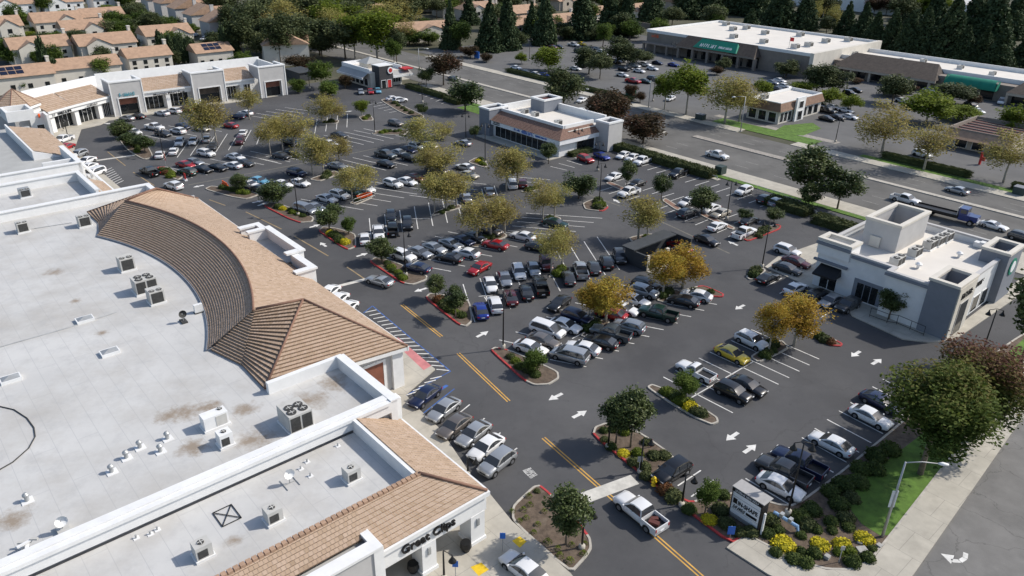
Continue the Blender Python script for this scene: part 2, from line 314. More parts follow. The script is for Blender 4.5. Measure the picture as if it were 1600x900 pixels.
BEDE = [(1140, 852), (1165, 838), (1190, 850), (1240, 876), (1290, 892), (1335, 893), (1362, 878), (1475, 732), (1560, 618), (1640, 512)]
struct_prism('pavement', pxs([(1135, 857), (1200, 899), (1260, 926), (1390, 945), (1426, 900), (1582, 675), (1700, 520)]+BEDE[::-1]), -0.05, 0.13, conc)
struct_prism('bank_forecourt', uvr(-97, -73, 76.5, 80), -0.05, 0.13, conc)
struct_prism('bank_drive', uvr(-113, -100, 76, 95.4), -0.05, 0.006, asphalt)

def bed(name, px, m=soil, h=0.15, kw=0.2, red=None, top=0.11):
    P = [at(x, y) for x, y in px]; k = len(P); A = sum(P[i].x*P[(i+1) % k].y-P[(i+1) % k].x*P[i].y for i in range(k))
    if A < 0: P = P[::-1]
    Q = []                                           # round the corners
    for i in range(k):
        a, b, c = P[i-1], P[i], P[(i+1) % k]
        Q += [b.lerp(a, 0.22), b.lerp(a, 0.06).lerp(c, 0.05), b.lerp(c, 0.22)]
    P = Q; k = len(P); inn = inset([(p.x, p.y) for p in P], kw)
    o = MB().prism([Vector((*q, 0)) for q in inn], -0.05, top).build(name, m, None, 'structure')
    mk, mr = MB(), MB()
    for i in range(k):
        j = (i+1) % k; q = [P[i], P[j], Vector((*inn[j], 0)), Vector((*inn[i], 0))]
        mp = (P[i]+P[j])/2; tgt = mk
        if red:
            for ra, rb in red:
                a, b = at(*ra), at(*rb); d = (b-a); s = (mp-a).dot(d)/d.length_squared
                if 0 <= s <= 1 and (mp-a-d*s).length < 1.6: tgt = mr
        tgt.prism(q, -0.04, h)
    if mk.v: mk.build('kerb', kerbm, o)
    if mr.v: mr.build('red_kerb', redk, o)
    return o
BEDS = {
 'a': ([(766, 548), (773, 543), (800, 549), (872, 581), (874, 592), (858, 602), (835, 603), (818, 595)], [((766, 548), (820, 597))], 'beside the white van row'),
 'b': ([(664, 466), (671, 459), (700, 462), (734, 470), (739, 502), (729, 511), (716, 508)], [((664, 464), (718, 509))], 'left of the blue sedan'),
 'c': ([(577, 409), (585, 403), (610, 407), (668, 431), (667, 438), (645, 446), (628, 443), (605, 428)], [((577, 409), (630, 444))], 'beside the silver coupe'),
 'd': ([(497, 361), (504, 355), (525, 357), (556, 366), (557, 386), (544, 391), (530, 384)], [((497, 361), (545, 390))], 'by the arcade gable'),
 'e': ([(411, 322), (422, 316), (440, 320), (480, 335), (491, 341), (488, 347), (470, 349), (450, 342)], [((411, 322), (470, 349))], 'under the left lamp post'),
 'f': ([(319, 296), (330, 291), (352, 294), (398, 301), (405, 305), (385, 312), (360, 308)], None, 'above the curved tile roof'),
 'g': ([(244, 262), (262, 261), (288, 276), (278, 282), (260, 275)], [((244, 262), (262, 275))], 'beside the black pickup'),
 'h': ([(176, 207), (192, 203), (226, 219), (241, 246), (224, 250), (200, 236)], None, 'facing the far shops'),
 'i': ([(1010, 606), (1018, 601), (1040, 609), (1075, 624), (1121, 653), (1123, 661), (1112, 665), (1088, 655), (1045, 630)], None, 'below the white pickup'),
 'j': ([(925, 681), (929, 668), (948, 661), (1000, 676), (1057, 716), (1026, 738), (1030, 756), (1077, 786), (1110, 776), (1150, 770), (1236, 794), (1300, 748), (1345, 712), (1462, 615), (1520, 575), (1600, 520), (1640, 512)] + BEDE[::-1][1:], [((925, 679), (1140, 854))], 'around the roadside sign'),
 'k': ([(800, 792), (833, 761), (844, 759), (860, 772), (905, 818), (923, 842), (925, 858), (916, 872), (892, 898), (800, 816)], [((846, 759), (862, 776)), ((897, 810), (913, 832))], 'beside the arcade corner'),
 'l': ([(1056, 457), (1098, 446), (1131, 460), (1130, 465), (1108, 464)], [((1096, 444), (1133, 464))], 'under the yellow tree'),
 'm': ([(1161, 374), (1166, 369), (1192, 357), (1213, 351), (1221, 354), (1218, 359), (1169, 378)], [((1161, 376), (1221, 358)), ((1205, 352), (1222, 354))], 'behind the white utility pickup'),
 'n': ([(910, 318), (935, 309), (952, 324), (942, 331), (914, 328)], [((940, 331), (953, 324))], 'below the bank lamp post'),
 'o': ([(1165, 433), (1172, 427), (1192, 419), (1197, 424), (1182, 436), (1171, 438)], None, 'under the centre lamp post'),
 'p': ([(1264, 521), (1275, 517), (1317, 538), (1314, 542), (1298, 541)], [((1300, 532), (1318, 539))], 'right of the golden tree'),
 'q': ([(672, 339), (680, 331), (718, 320), (722, 325)], None, 'between the facing rows'), 'r': ([(855, 435), (866, 424), (890, 417), (892, 424)], None, 'below the dumpster row'),
 's': ([(1170, 558), (1186, 568), (1234, 545), (1220, 531)], None, 'under the golden tree'), 't': ([(905, 525), (918, 529), (955, 505), (943, 498)], None, 'in the van row'),
 'u': ([(728, 383), (745, 388), (795, 370), (782, 361)], None, 'behind the red sports sedan'), 'v': ([(493, 195), (500, 190), (530, 188), (528, 193)], None, 'near the burger restaurant'),
 'w': ([(482, 281), (500, 284), (533, 272), (522, 267)], None, 'in the left sycamore row'), 'x': ([(1024, 470), (1040, 474), (1068, 459), (1055, 452)], None, 'by the black sedan'),
 'y': ([(545, 318), (556, 321), (585, 308), (575, 303)], None, 'by the orange carts'), 'z': ([(560, 183), (578, 179), (585, 188), (566, 190)], None, 'by the tall far lamp post'),
 'A': ([(578, 210), (590, 204), (640, 203), (632, 212)], None, 'below the brown SUV'), 'B': ([(730, 254), (745, 246), (764, 258), (758, 263)], None, 'below the bank forecourt'),
 'C': ([(812, 300), (842, 290), (850, 293), (826, 302)], None, 'by the maroon SUV'), 'D': ([(846, 353), (862, 355), (878, 342), (866, 338)], None, 'in the right sycamore row'),
 'E': ([(594, 157), (604, 154), (665, 182), (655, 187), (625, 176)], None, 'between the far angled rows'), 'G': ([(980, 372), (1020, 365), (1030, 383), (1000, 388)], None, 'behind the dumpster shed')}
for k_, (px_, red_, ph_) in BEDS.items(): bed('planting_bed', px_, red=red_)
for q in ([(946, 287), (952, 284), (985, 298), (978, 301)], [(1034, 314), (1040, 310), (1065, 326), (1058, 330)], [(1090, 335), (1098, 333), (1150, 357), (1143, 360)]): bed('paved_strip', q, m=pave, h=0.14, top=0.13)
sheet('lawn', pxs([(1318, 772), (1330, 800), (1346, 820), (1374, 838), (1388, 838), (1477, 728), (1530, 655), (1600, 560), (1600, 530), (1500, 620), (1440, 680)]), 0.125, grassm)
sheet('lawn', uvr(-72, -45, 131, 136.5), 0.02, grassm); sheet('lawn', uvr(-34, 20, 131, 133.6), 0.02, grassm); sheet('lawn', pxs([(1205, 208), (1225, 196), (1270, 192), (1283, 201), (1255, 212)], 0), 0.03, grassm)
struct_prism('gravel_verge', uvr(-75, -42, 136.6, 139), -0.05, 0.02, rock)
sheet('lawn', uvr(-122, -100, 90, 95), 0.02, grassm); sheet('lawn', uvr(-72, -44, 93, 96), 0.02, grassm)

# painted markings, each a part of the lot
def stripe(a, b, w, m=linew, z=0.004, name='stall_line', parent=None):
    a, b = Vector(a), Vector(b); d = (b-a).normalized(); n = Vector((-d.y, d.x, 0))*w/2
    mb = MB(); mb.face([Vector((p.x, p.y, z)) for p in (a-n, b-n, b+n, a+n)]); return mb.build(name, m, parent or lot)
SER = [(10, (1061, 465, 1120, 475.7), (859.5, 561.7, 916, 573)), (9, (780, 531, 842, 545), (960, 443, 1018, 455)), (10, (723.5, 444, 742, 503), (933, 370, 968, 421.5)),
 (8, (641, 412, 704.7, 424), (786, 362, 846, 372)), (6, (592, 400, 650, 411), (700, 362, 752, 372)), (5, (822, 333, 941, 341), (793, 360, 885, 369)), (10, (577, 341, 580, 373), (772, 290, 786, 330)),
 (7, (470, 311, 568, 328), (600, 279, 690, 292)), (8, (238, 266, 301, 277.5), (391, 236, 454, 250)), (7, (276, 222, 256, 249), (392.5, 203, 376, 232)), (9, (410, 201.5, 401, 225.5), (543, 178, 542, 199)),
 (6, (205, 207, 268, 220), (300, 190, 365, 202)), (7, (180, 184, 210, 190), (325, 165, 352, 170)), (5, (385, 180, 430, 187), (445, 168, 490, 174)), (6, (568, 201, 630, 214), (490, 214, 552, 229)), (7, (600, 237, 670, 251), (500, 256, 568, 274)),
 (13, (997.5, 261, 1019, 255), (1188, 323, 1210, 315)), (14, (963, 283, 980, 278), (1164.5, 355, 1188.5, 346)), (14, (938, 298, 958, 292), (1138, 370, 1158, 361)), (9, (1036.5, 589, 1145, 645), (1174, 515, 1280, 561)),
 (13, (1395, 581, 1462, 613), (1165, 747.5, 1236, 790)), (4, (734, 632, 690, 668), (808, 700, 752, 742)), (2, (1095, 735, 1059, 759), (1115, 750, 1080, 776)), (5, (1221.5, 434.5, 1198, 447), (1307, 481, 1283, 496)),
 (4, (860, 260, 886, 266), (898, 246, 921, 254)), (5, (575, 164, 606, 158), (608, 176, 632, 171)), (5, (655, 148, 672, 143), (690, 162, 705, 156)), (5, (402, 247, 440, 256), (455, 236, 492, 244)), (4, (640, 305, 720, 316), (690, 280, 760, 288)), (3, (786, 288, 840, 292), (800, 276, 860, 281))]
for n_, A_, B_ in SER:
    a0, a1, b0, b1 = at(*A_[:2]), at(*A_[2:]), at(*B_[:2]), at(*B_[2:])
    for i in range(n_): f_ = i/(n_-1); stripe(a0.lerp(b0, f_), a1.lerp(b1, f_), 0.13)
for l_ in [(894, 529, 970, 490), (1072, 626, 1177, 565), (640, 412, 701, 389), (641, 342, 672, 341), (748, 463, 770, 461), (772, 487, 757, 464), (800, 553, 806, 552), (797, 565, 806, 551), (1235, 791, 1242, 792)]: stripe(at(*l_[:2]), at(*l_[2:]), 0.13)
a0, a1, b0, b1 = at(571, 488), at(589, 484), at(682, 577), at(703, 579)
for i in range(17): stripe(a0.lerp(b0, i/16), a1.lerp(b1, i/16), 0.16, name='hatch_line')
for l_ in [(582, 478, 704, 580), (704, 580, 634, 618), (582, 478, 568, 489)]: stripe(at(*l_[:2]), at(*l_[2:]), 0.12, blueln, name='blue_border')
a0, a1, b0, b1 = at(830, 853), at(818, 878), at(874, 888), at(864, 912)
for i in range(5): stripe(a0.lerp(b0, i/4), a1.lerp(b1, i/4), 0.16, name='hatch_line', z=0.005)
a0, a1, b0, b1 = at(672, 592), at(690, 588), at(636, 617), at(652, 612)
for i in range(5): stripe(a0.lerp(b0, i/4), a1.lerp(b1, i/4), 0.16, name='hatch_line', z=0.005)
a0, a1, b0, b1 = at(175, 262), at(157, 270), at(193, 282), at(176, 290)
for i in range(8): stripe(a0.lerp(b0, i/7), a1.lerp(b1, i/7), 0.16, name='hatch_line', z=0.005)
for l_ in [(806, 840, 880, 905), (806, 840, 780, 885), (710, 607.5, 661, 646)]: stripe(at(*l_[:2]), at(*l_[2:]), 0.13, blueln, name='blue_border', z=0.005)
stripe(at(692, 604), at(696, 606), 1.0, blueln, 0.005, 'accessible_symbol_panel')
ys = [(168, 237, 196, 259), (208, 269, 241, 290), (327, 312, 352, 321), (384, 331, 440, 358), (460, 369, 513, 400), (542, 417, 573, 438)]
for l_ in ys: stripe(at(*l_[:2]), at(*l_[2:]), 0.2, linef, name='centre_line')
for l_ in [(628, 476, 690, 526), (716, 552, 795, 627), (849, 684, 1095, 900)]:
    a, b = at(*l_[:2]), at(*l_[2:]); d = (b-a).normalized(); n = Vector((-d.y, d.x, 0))*0.16; b = b+(d*8 if l_[3] > 800 else Vector())
    stripe(a+n, b+n, 0.13, liney, 0.005, 'centre_line'); stripe(a-n, b-n, 0.13, liney, 0.005, 'centre_line')
for l_ in [(294, 289, 480, 254), (480, 254, 640, 221), (916, 303, 969, 322), (1020, 340, 1140, 396)]: stripe(at(*l_[:2]), at(*l_[2:]), 0.3, gutter, 0.003, 'drainage_gutter')
for l_, w_ in [((905, 781, 992, 749), 1.35), ((529, 447, 572, 436), 0.7), ((150, 251, 212, 242), 0.8)]: stripe(at(*l_[:2]), at(*l_[2:]), w_, band, 0.006, 'crossing_band')
def arrow(px, py, dx, dy, L=2.0):
    c = at(px, py); d = (at(px+dx, py+dy)-c).normalized(); n = Vector((-d.y, d.x, 0)); z = Vector((0, 0, 0.005)); mb = MB()
    mb.face([c+z-d*L/2-n*.2, c+z+d*L*.02-n*.2, c+z+d*L*.02+n*.2, c+z-d*L/2+n*.2]); mb.face([c+z+d*L*.02-n*.52, c+z+d*L/2, c+z+d*L*.02+n*.52]); mb.build('arrow_marking', linew, lot)
for a_ in [(310, 291, -10, 2), (403, 315, 10, -2), (410, 319, 9, -3), (492, 353, 10, -3), (505, 382, -7, -5), (566, 398, 10, -3), (657, 453, -10, 3), (754, 522, 10, -5), (868, 620, -10, 5), (906, 647, 10, -5), (1156, 480, -8, 4), (1337, 553, -8, 5), (1370, 565, 9, -5), (1144, 682, -9, 6), (1172, 701, 9, -6), (1145, 380, -9, -4), (963, 314, -9, -5), (720, 224, 9, 3), (545, 174, 8, -1), (168, 193, 8, 1)]: arrow(*a_)
c = at(1492, 870); mb = MB(); pts = [at(1509, 864), at(1508, 872), at(1500, 877), at(1487, 876)]
for a, b in zip(pts, pts[1:]):
    d = (b-a).normalized(); n = Vector((-d.y, d.x, 0))*.18; z = Vector((0, 0, .008)); mb.face([a-n+z, b-n+z, b+n+z, a+n+z])
mb.face([p+Vector((0, 0, .008)) for p in (at(1486, 881), at(1470, 865), at(1491, 868))]); mb.build('turn_arrow', linew, None, 'structure')
for a_, b_ in (((816.5, 735.5), (829.5, 748.5)), ((822, 733.5), (833.5, 745.5))): marks(7, .5, at(*a_)+Vector((0, 0, .006)), at(*b_)-at(*a_), Vector((0, 0, 1)).cross(at(*b_)-at(*a_)), (at(*b_)-at(*a_)).length, linew, lot, .001, 'stall_lettering')
for q in ([(800, 845), (812, 838), (823, 846), (812, 856)], [(735, 886), (752, 879), (764, 890), (748, 900)]): sheet('tactile_pad', pxs(q, .14), 0.146, yelpad, plaza)

# ---------------------------------------------------------------- main arcade building
def B(fn, name, m, parent, **k): mb = MB(); fn(mb); return mb.build(name, m, parent, **k)
def ridge_cap(pts, parent, r=0.13): return MB().tube(pts, r, 6).build('ridge_cap', ridgem, parent, smooth=True)
def window(parent, a, b, z0, z1, n, m=glass, fm=whitem, out=None, fw=0.12, name='window', mull=0, dep=0.06):
    """glazed opening on a wall from a to b; n: outward normal"""
    a, b = Vector(a), Vector(b); d = (b-a).normalized()
    q = lambda s, e, zz0, zz1, o0, o1, mb: mb.prism([a+d*s+n*o0, a+d*e+n*o0, a+d*e+n*o1, a+d*s+n*o1], zz0, zz1)
    L = (b-a).length; mb = MB(); q(0, L, z0, z1, -0.05, dep*0.5, mb); w = mb.build(name, m, parent)
    if fm:
        mb = MB(); q(-fw, 0, z0, z1, -.05, dep, mb); q(L, L+fw, z0, z1, -.05, dep, mb); q(-fw, L+fw, z1, z1+fw, -.05, dep+.01, mb)
        for i in range(1, mull+1): q(L*i/(mull+1)-.05, L*i/(mull+1)+.05, z0, z1, -.03, dep*.8, mb)
        mb.build('frame', fm, w)
    return w
ZR = 6.3
# anchor store with the curved tile roof
an = thing('anchor_store', 'large white flat-roofed store with curved brown tile roof along its front', 'store', W(-52, -10, 0))
par = [(-84, -75), (-84, 2), (-80, 2), (-80, 6.2), (-24, 6.2), (-24, -.3), (-21, -.3), (-12.4, -.3), (-12.4, -75)]
B(lambda m: (m.box(-84, -12.4, -75, -4.5, .1, ZR-.3), m.box(-84, -80.5, -4.5, 2, .1, ZR-.3), m.box(-21.4, -12.4, -4.5, -.3, .1, ZR-.3)), 'wall', greyst, an)
B(lambda m: m.box(-80, -24, -4.49, 6.2, .1, 4.85), 'front_wall', greyst, an)
B(lambda m: m.prism([W(*p) for p in [(-84, -75), (-84, 2), (-80.5, 2), (-80.5, -6.9), (-72, -6.9), (-72, -4.6), (-31, -4.6), (-31, -6.9), (-21.4, -6.9), (-21.4, -.3), (-12.4, -.3), (-12.4, -75)]], ZR-.299, ZR), 'flat_roof', roofw, an)
def pw(m, u0, u1, v0, v1, z0, z1): m.box(u0, u1, v0, v1, z0, z1)
pp = MB(); pp.box(-84.5, -83.9, -75, 2.0, 0, 7.6); pp.box(-83.9, -80.4, 1.4, 2.0, 0, 7.6); pp.box(-13.0, -12.0, -75, -.9, ZR, 7.45); pp.box(-21.4, -12.0, -.9, -.25, 0, 7.45); pp.box(-21.9, -21.4, -7.9, -.25, ZR, 7.45); pp.build('parapet', white, an)
pp = MB(); pp.box(-84.65, -83.75, -75, 2.15, 7.6, 7.72); pp.box(-13.15, -12.4, -75, -.95, 7.45, 7.57); pp.box(-12.3, -11.85, -75, -.95, 7.2, 7.5); pp.box(-21.5, -11.9, -.95, -.1, 7.45, 7.6); pp.box(-83.7, -80.3, 1.35, 2.1, 7.6, 7.72); pp.build('parapet_cap', whitem, an)
UC, CV, RI, RR, ZA = -51.4, -49.2, 44.2, 49.0, 9.9
def arc(r, a): return UC+r*sin(a), CV+r*cos(a)
AM = 0.445
inn = lambda t: W(*arc(RI, -AM+2*AM*t), ZR+.15)
rid = lambda t: W(*arc(RR, -0.43+0.86*t), ZA)
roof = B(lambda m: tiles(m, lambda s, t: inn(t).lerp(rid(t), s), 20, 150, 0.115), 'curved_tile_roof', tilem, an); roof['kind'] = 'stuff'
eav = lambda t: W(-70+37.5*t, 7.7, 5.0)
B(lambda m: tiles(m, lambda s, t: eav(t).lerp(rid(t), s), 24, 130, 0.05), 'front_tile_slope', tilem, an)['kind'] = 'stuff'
ridge_cap([rid(i/24)+Vector((0, 0, .06)) for i in range(25)], an)
for sg in (1, -1):
    f = lambda u, v, z: W(UC+sg*(u-UC), v, z)
    ap, sw, se, val, rdg, ast = f(-29.4, 0.0, ZA+.3), f(-22.3, -7.9, 6.4), f(-22.3, 7.7, 5.0), f(-27.6, -7.8, 6.4), f(-31.0, -4.4, ZA), f(-32.2, -9.0, 6.4)
    e2 = f(-38.5, 7.7, 5.0); rr = f(-31.5, -2.5, ZA+.15)
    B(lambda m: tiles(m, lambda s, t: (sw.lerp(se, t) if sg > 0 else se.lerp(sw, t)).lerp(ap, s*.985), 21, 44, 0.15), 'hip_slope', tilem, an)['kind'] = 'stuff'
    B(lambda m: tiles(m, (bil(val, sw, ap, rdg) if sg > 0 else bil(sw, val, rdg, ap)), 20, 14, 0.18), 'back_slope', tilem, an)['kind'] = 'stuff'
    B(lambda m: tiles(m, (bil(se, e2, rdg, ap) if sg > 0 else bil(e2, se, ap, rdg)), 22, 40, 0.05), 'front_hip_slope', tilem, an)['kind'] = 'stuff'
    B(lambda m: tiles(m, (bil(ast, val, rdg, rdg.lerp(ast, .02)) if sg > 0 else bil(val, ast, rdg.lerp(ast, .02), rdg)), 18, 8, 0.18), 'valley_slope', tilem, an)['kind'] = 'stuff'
    for p, q in ((ap, sw), (ap, se), (ap, rdg)): ridge_cap([p+Vector((0, 0, .1)), q+Vector((0, 0, .1))], an)
    mb = MB(); a, b = (se, e2); o = Vector((0, 0, .05))
    for a, b in ((sw, se), (se, e2)):
        d = (b-a).normalized(); n = Vector((-d.y, d.x, 0))*.14; mb.prism([a-n, b-n, b+n, a+n], min(a.z, b.z)-.5, min(a.z, b.z)-.02) if abs(a.z-b.z) < .1 else mb.face([a+Vector((0, 0, -.45)), b+Vector((0, 0, -.45)), b, a])
    mb.build('eave_fascia', whitem, an)
    B(lambda m: m.prism([f(-22.8, -7.4, 0), f(-22.8, 7.0, 0), f(-23.2, 7.0, 0), f(-23.2, -7.4, 0)], .1, 5.9) if sg < 0 else m.prism([f(-23.4, -7.2, 0), f(-23.4, 4.6, 0), f(-23.8, 4.6, 0), f(-23.8, -7.2, 0)], .1, 6.1), 'end_wall', greyst, an)
# base kerb under the curved roof
B(lambda m: [m.prism([W(*arc(RI-.15, -AM+2*AM*i/30)), W(*arc(RI-.15, -AM+2*AM*(i+1)/30)), W(*arc(RI+.5, -AM+2*AM*(i+1)/30)), W(*arc(RI+.5, -AM+2*AM*i/30))], ZR, ZR+.22) for i in range(30)], 'roof_curb', dkgrey, an)
# stepped white gable parapets on the front
g = MB(); g.box(-58.6, -48.4, 8.9, 9.4, 0.1, 6.6); g.box(-58.6, -58.1, 6.4, 8.9, 4.9, 6.6); g.box(-48.9, -48.4, 7.8, 8.9, 4.9, 6.6); g.box(-48.4, -43.2, 7.8, 8.3, 0.1, 6.3); g.box(-43.7, -43.2, 5.9, 7.8, 4.9, 6.3); g.box(-60.9, -60.4, 6.2, 8.4, 4.9, 6.5); g.box(-60.9, -58.6, 8.4, 8.9, 0.1, 6.5); g.build('gable_parapet', white, an)
g = MB(); g.box(-58.75, -48.25, 8.75, 9.6, 6.6, 6.85); g.box(-58.8, -58, 6.2, 8.7, 6.6, 6.85); g.box(-49.1, -48.2, 7.0, 8.7, 6.6, 6.86); g.box(-48.2, -43, 7.6, 8.5, 6.3, 6.55); g.box(-43.9, -43, 5.6, 7.6, 6.3, 6.55); g.box(-61.1, -60.2, 6, 8.3, 6.5, 6.75); g.box(-61.1, -58.8, 8.3, 9.1, 6.5, 6.75); g.build('gable_cap', whitem, an)
B(lambda m: m.box(-58, -49, 6.6, 8.9, 5.2, 5.35), 'gable_roof', roofg, an)
# side entrance wall with brown shade, by the blue hatching
ent = MB(); ent.box(-23.6, -23.0, -.2, 6.6, .1, 5.3); ent.build('entrance_wall', greyst, an)
window(an, W(-23.0, 2.2), W(-23.0, 5.0), .15, 3.9, UD, brownglass, whitem, fw=.3)
B(lambda m: (m.box(-24.4, -22.7, 6.0, 7.3, .1, 4.7)), 'column', white, an); B(lambda m: m.box(-22.75, -19.6, .2, 1.6, 4.2, 4.5), 'canopy', cream, an)
B(lambda m: m.box(-20.5, -12.6, -.25, 1.3, .1, .14), 'step', conc, an); B(lambda m: m.box(-13.6, -12.7, -.2, .6, .1, 6.9), 'pilaster', white, an); B(lambda m: m.box(-19.7, -19.2, 1.0, 1.6, .1, 4.2), 'post', white, an)
B(lambda m: m.box(-19.2, -13.6, -.22, .05, .1, 6.9), 'front_panel', greyst, an)

# corner shop with tile roof and black sign letters
gc = thing('corner_shop', 'white corner shop with sloping tan tile roof and black sign letters', 'shop', W(-6, -8, 0))
B(lambda m: m.prism([W(-12, -75), W(-12, -2.2), W(-2.6, -2.2), W(-2.6, -75)], .1, ZR-.5), 'wall', white, gc)
B(lambda m: m.box(-11.9, -2.7, -75, -4.3, ZR-.499, ZR-.2), 'flat_roof', roofw, gc)
p = dict(a=W(0, -9.95, 4.95), b=W(0, .15, 4.95), c=W(-2.7, -4.4, 7.4), d=W(-2.7, -9.95, 7.4))
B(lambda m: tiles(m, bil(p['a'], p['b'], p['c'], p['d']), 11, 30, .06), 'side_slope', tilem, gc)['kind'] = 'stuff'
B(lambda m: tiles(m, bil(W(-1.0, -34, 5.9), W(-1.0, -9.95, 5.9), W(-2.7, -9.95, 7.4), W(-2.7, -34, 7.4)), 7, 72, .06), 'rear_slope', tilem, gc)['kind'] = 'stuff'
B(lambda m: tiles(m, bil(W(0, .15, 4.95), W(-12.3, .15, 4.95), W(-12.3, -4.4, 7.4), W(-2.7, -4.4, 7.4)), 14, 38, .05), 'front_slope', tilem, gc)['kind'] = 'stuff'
ridge_cap([W(0, .15, 5.03), W(-2.7, -4.4, 7.5)], gc)
B(lambda m: [m.cube(W(-2.72, -4.5-i*.42, 7.3), .34, .38, .2, radians(41)) for i in range(66)], 'ridge_tiles', tilef, gc)['kind'] = 'stuff'
B(lambda m: (m.box(-12.2, -2.75, -4.75, -4.45, ZR-.2, 7.35), m.box(-3.05, -2.75, -75, -4.75, ZR-.2, 7.3)), 'inner_wall', white, gc)
B(lambda m: (m.box(-.12, .2, -9.9, .3, 4.55, 4.95), m.box(-12.2, -.12, .1, .34, 4.55, 4.95)), 'fascia', whitem, gc)
B(lambda m: (m.box(-.55, -.05, -9.9, .1, 3.1, 4.6), m.box(-12.1, -.55, -.4, .1, 3.1, 4.6)), 'beam', white, gc)
for v0, v1 in ((-1.5, -.1), (-6.2, -4.9)): B(lambda m: (m.box(-1.5, 0, v0, v1, .14, 3.1), m.box(-1.6, .1, v0-.1, v1+.1, .14, .45)), 'column', white, gc)
for v0 in (-.95, -5.7): B(lambda m: m.box(0, .12, v0, v0+.25, 2.0, 2.7), 'wall_light', greym, gc)
for u0 in (-11.5, -6.5): B(lambda m: m.box(u0, u0+1.2, -1.2, .08, .14, 3.1), 'column', white, gc)
window(gc, W(-2.6, -9.4), W(-2.6, -6.4), .3, 2.7, UD, mull=2); window(gc, W(-2.6, -4.8), W(-2.6, -2.8), .3, 2.7, UD, mull=1); window(gc, W(-4, -2.2), W(-11, -2.2), .3, 2.7, VD, mull=4)
B(lambda m: m.box(-2.6, -.05, -9.9, 0, 3.02, 3.12), 'soffit', white, gc)
writing('Great Clips', 1.05, W(.0, -8.0, 3.5), VD, Vector((0, 0, 1)), signblk, gc, .1, 'sign_lettering', width=4.9)
B(lambda m: (m.box(-.2, .6, -34, -10.1, .1, 6.0), m.box(-2.4, .6, -10.4, -9.95, 4.7, 6.0)), 'gable_front', greyst, gc); B(lambda m: (m.box(-.3, .75, -34, -9.85, 6.0, 6.22), m.box(-2.5, -.3, -10.5, -9.85, 6.0, 6.22), m.box(.55, .7, -10.6, -9.8, .1, 6.0)), 'gable_trim', whitem, gc)
B(lambda m: m.box(-1.1, -.25, -34, -10.45, 5.0, 5.6), 'gable_roof', roofg, gc)

# left-hand units
lu = thing('left_shop_unit', 'white flat-roofed shop unit with pinkish tile slope above white parked cars', 'shop', W(-105, -12, 0))
B(lambda m: (m.box(-141, -84.6, -75, -3.2, .1, 5.7)), 'wall', white, lu); B(lambda m: m.box(-141, -103, -75, -3.3, 5.701, 5.9), 'flat_roof', roofg, lu); B(lambda m: m.box(-102.9, -84.6, -75, -3.3, 5.701, 5.95), 'membrane_roof', roofw, lu)
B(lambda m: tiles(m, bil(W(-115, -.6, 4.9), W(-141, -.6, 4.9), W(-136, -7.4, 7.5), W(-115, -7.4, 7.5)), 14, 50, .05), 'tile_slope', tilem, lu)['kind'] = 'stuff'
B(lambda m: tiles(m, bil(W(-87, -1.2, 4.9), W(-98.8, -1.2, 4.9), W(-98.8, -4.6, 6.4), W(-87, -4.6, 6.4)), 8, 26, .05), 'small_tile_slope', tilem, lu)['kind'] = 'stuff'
B(lambda m: (m.box(-138, -114.6, -7.75, -7.45, 5.9, 7.5), m.prism([W(-115, -7.75), W(-114.6, -7.75), W(-114.6, -1), W(-115, -1)], 5.0, 5.9), m.box(-103.3, -102.7, -75, -3.0, 5.6, 7.5), m.box(-115, -102.7, -3.4, -2.8, .1, 7.5), m.box(-98.6, -98, -75, -4.4, 5.6, 7.3), m.box(-98.6, -87, -4.9, -4.5, 5.6, 7.3), m.box(-106.5, -106, -8, -3.4, 5.9, 7.5)), 'parapet', white, lu)
mb = MB(); mb.face([W(-114.55, -7.75, 5.9), W(-114.55, -1, 5.0), W(-114.55, -7.75, 7.5)]); mb.face([W(-114.55, -7.75, 5.9), W(-114.55, -1, 4.9), W(-114.55, -1, 5.0)]); mb.face([W(-115, -.6, 4.9), W(-114.55, -.6, 4.9), W(-114.55, -7.7, 7.5), W(-115, -7.7, 7.5)]); mb.build('gable_end', white, lu)
B(lambda m: (m.box(-103.45, -102.55, -75, -2.9, 7.5, 7.65), m.box(-115.1, -103.45, -3.5, -2.7, 7.5, 7.65), m.box(-98.75, -97.85, -75, -4.3, 7.3, 7.45), m.box(-97.85, -87, -5, -4.4, 7.3, 7.45)), 'parapet_cap', whitem, lu)
B(lambda m: m.box(-141, -87, -1.3, -.9, 4.5, 4.9), 'fascia', whitem, lu)
for i in range(7): window(lu, W(-138+i*7, -3.2), W(-133.5+i*7, -3.2), .3, 3.2, VD, mull=2)
for i in range(8): B(lambda m: m.box(-140.5+i*7, -139.7+i*7, -1.6, -.9, .14, 4.6), 'column', white, lu)

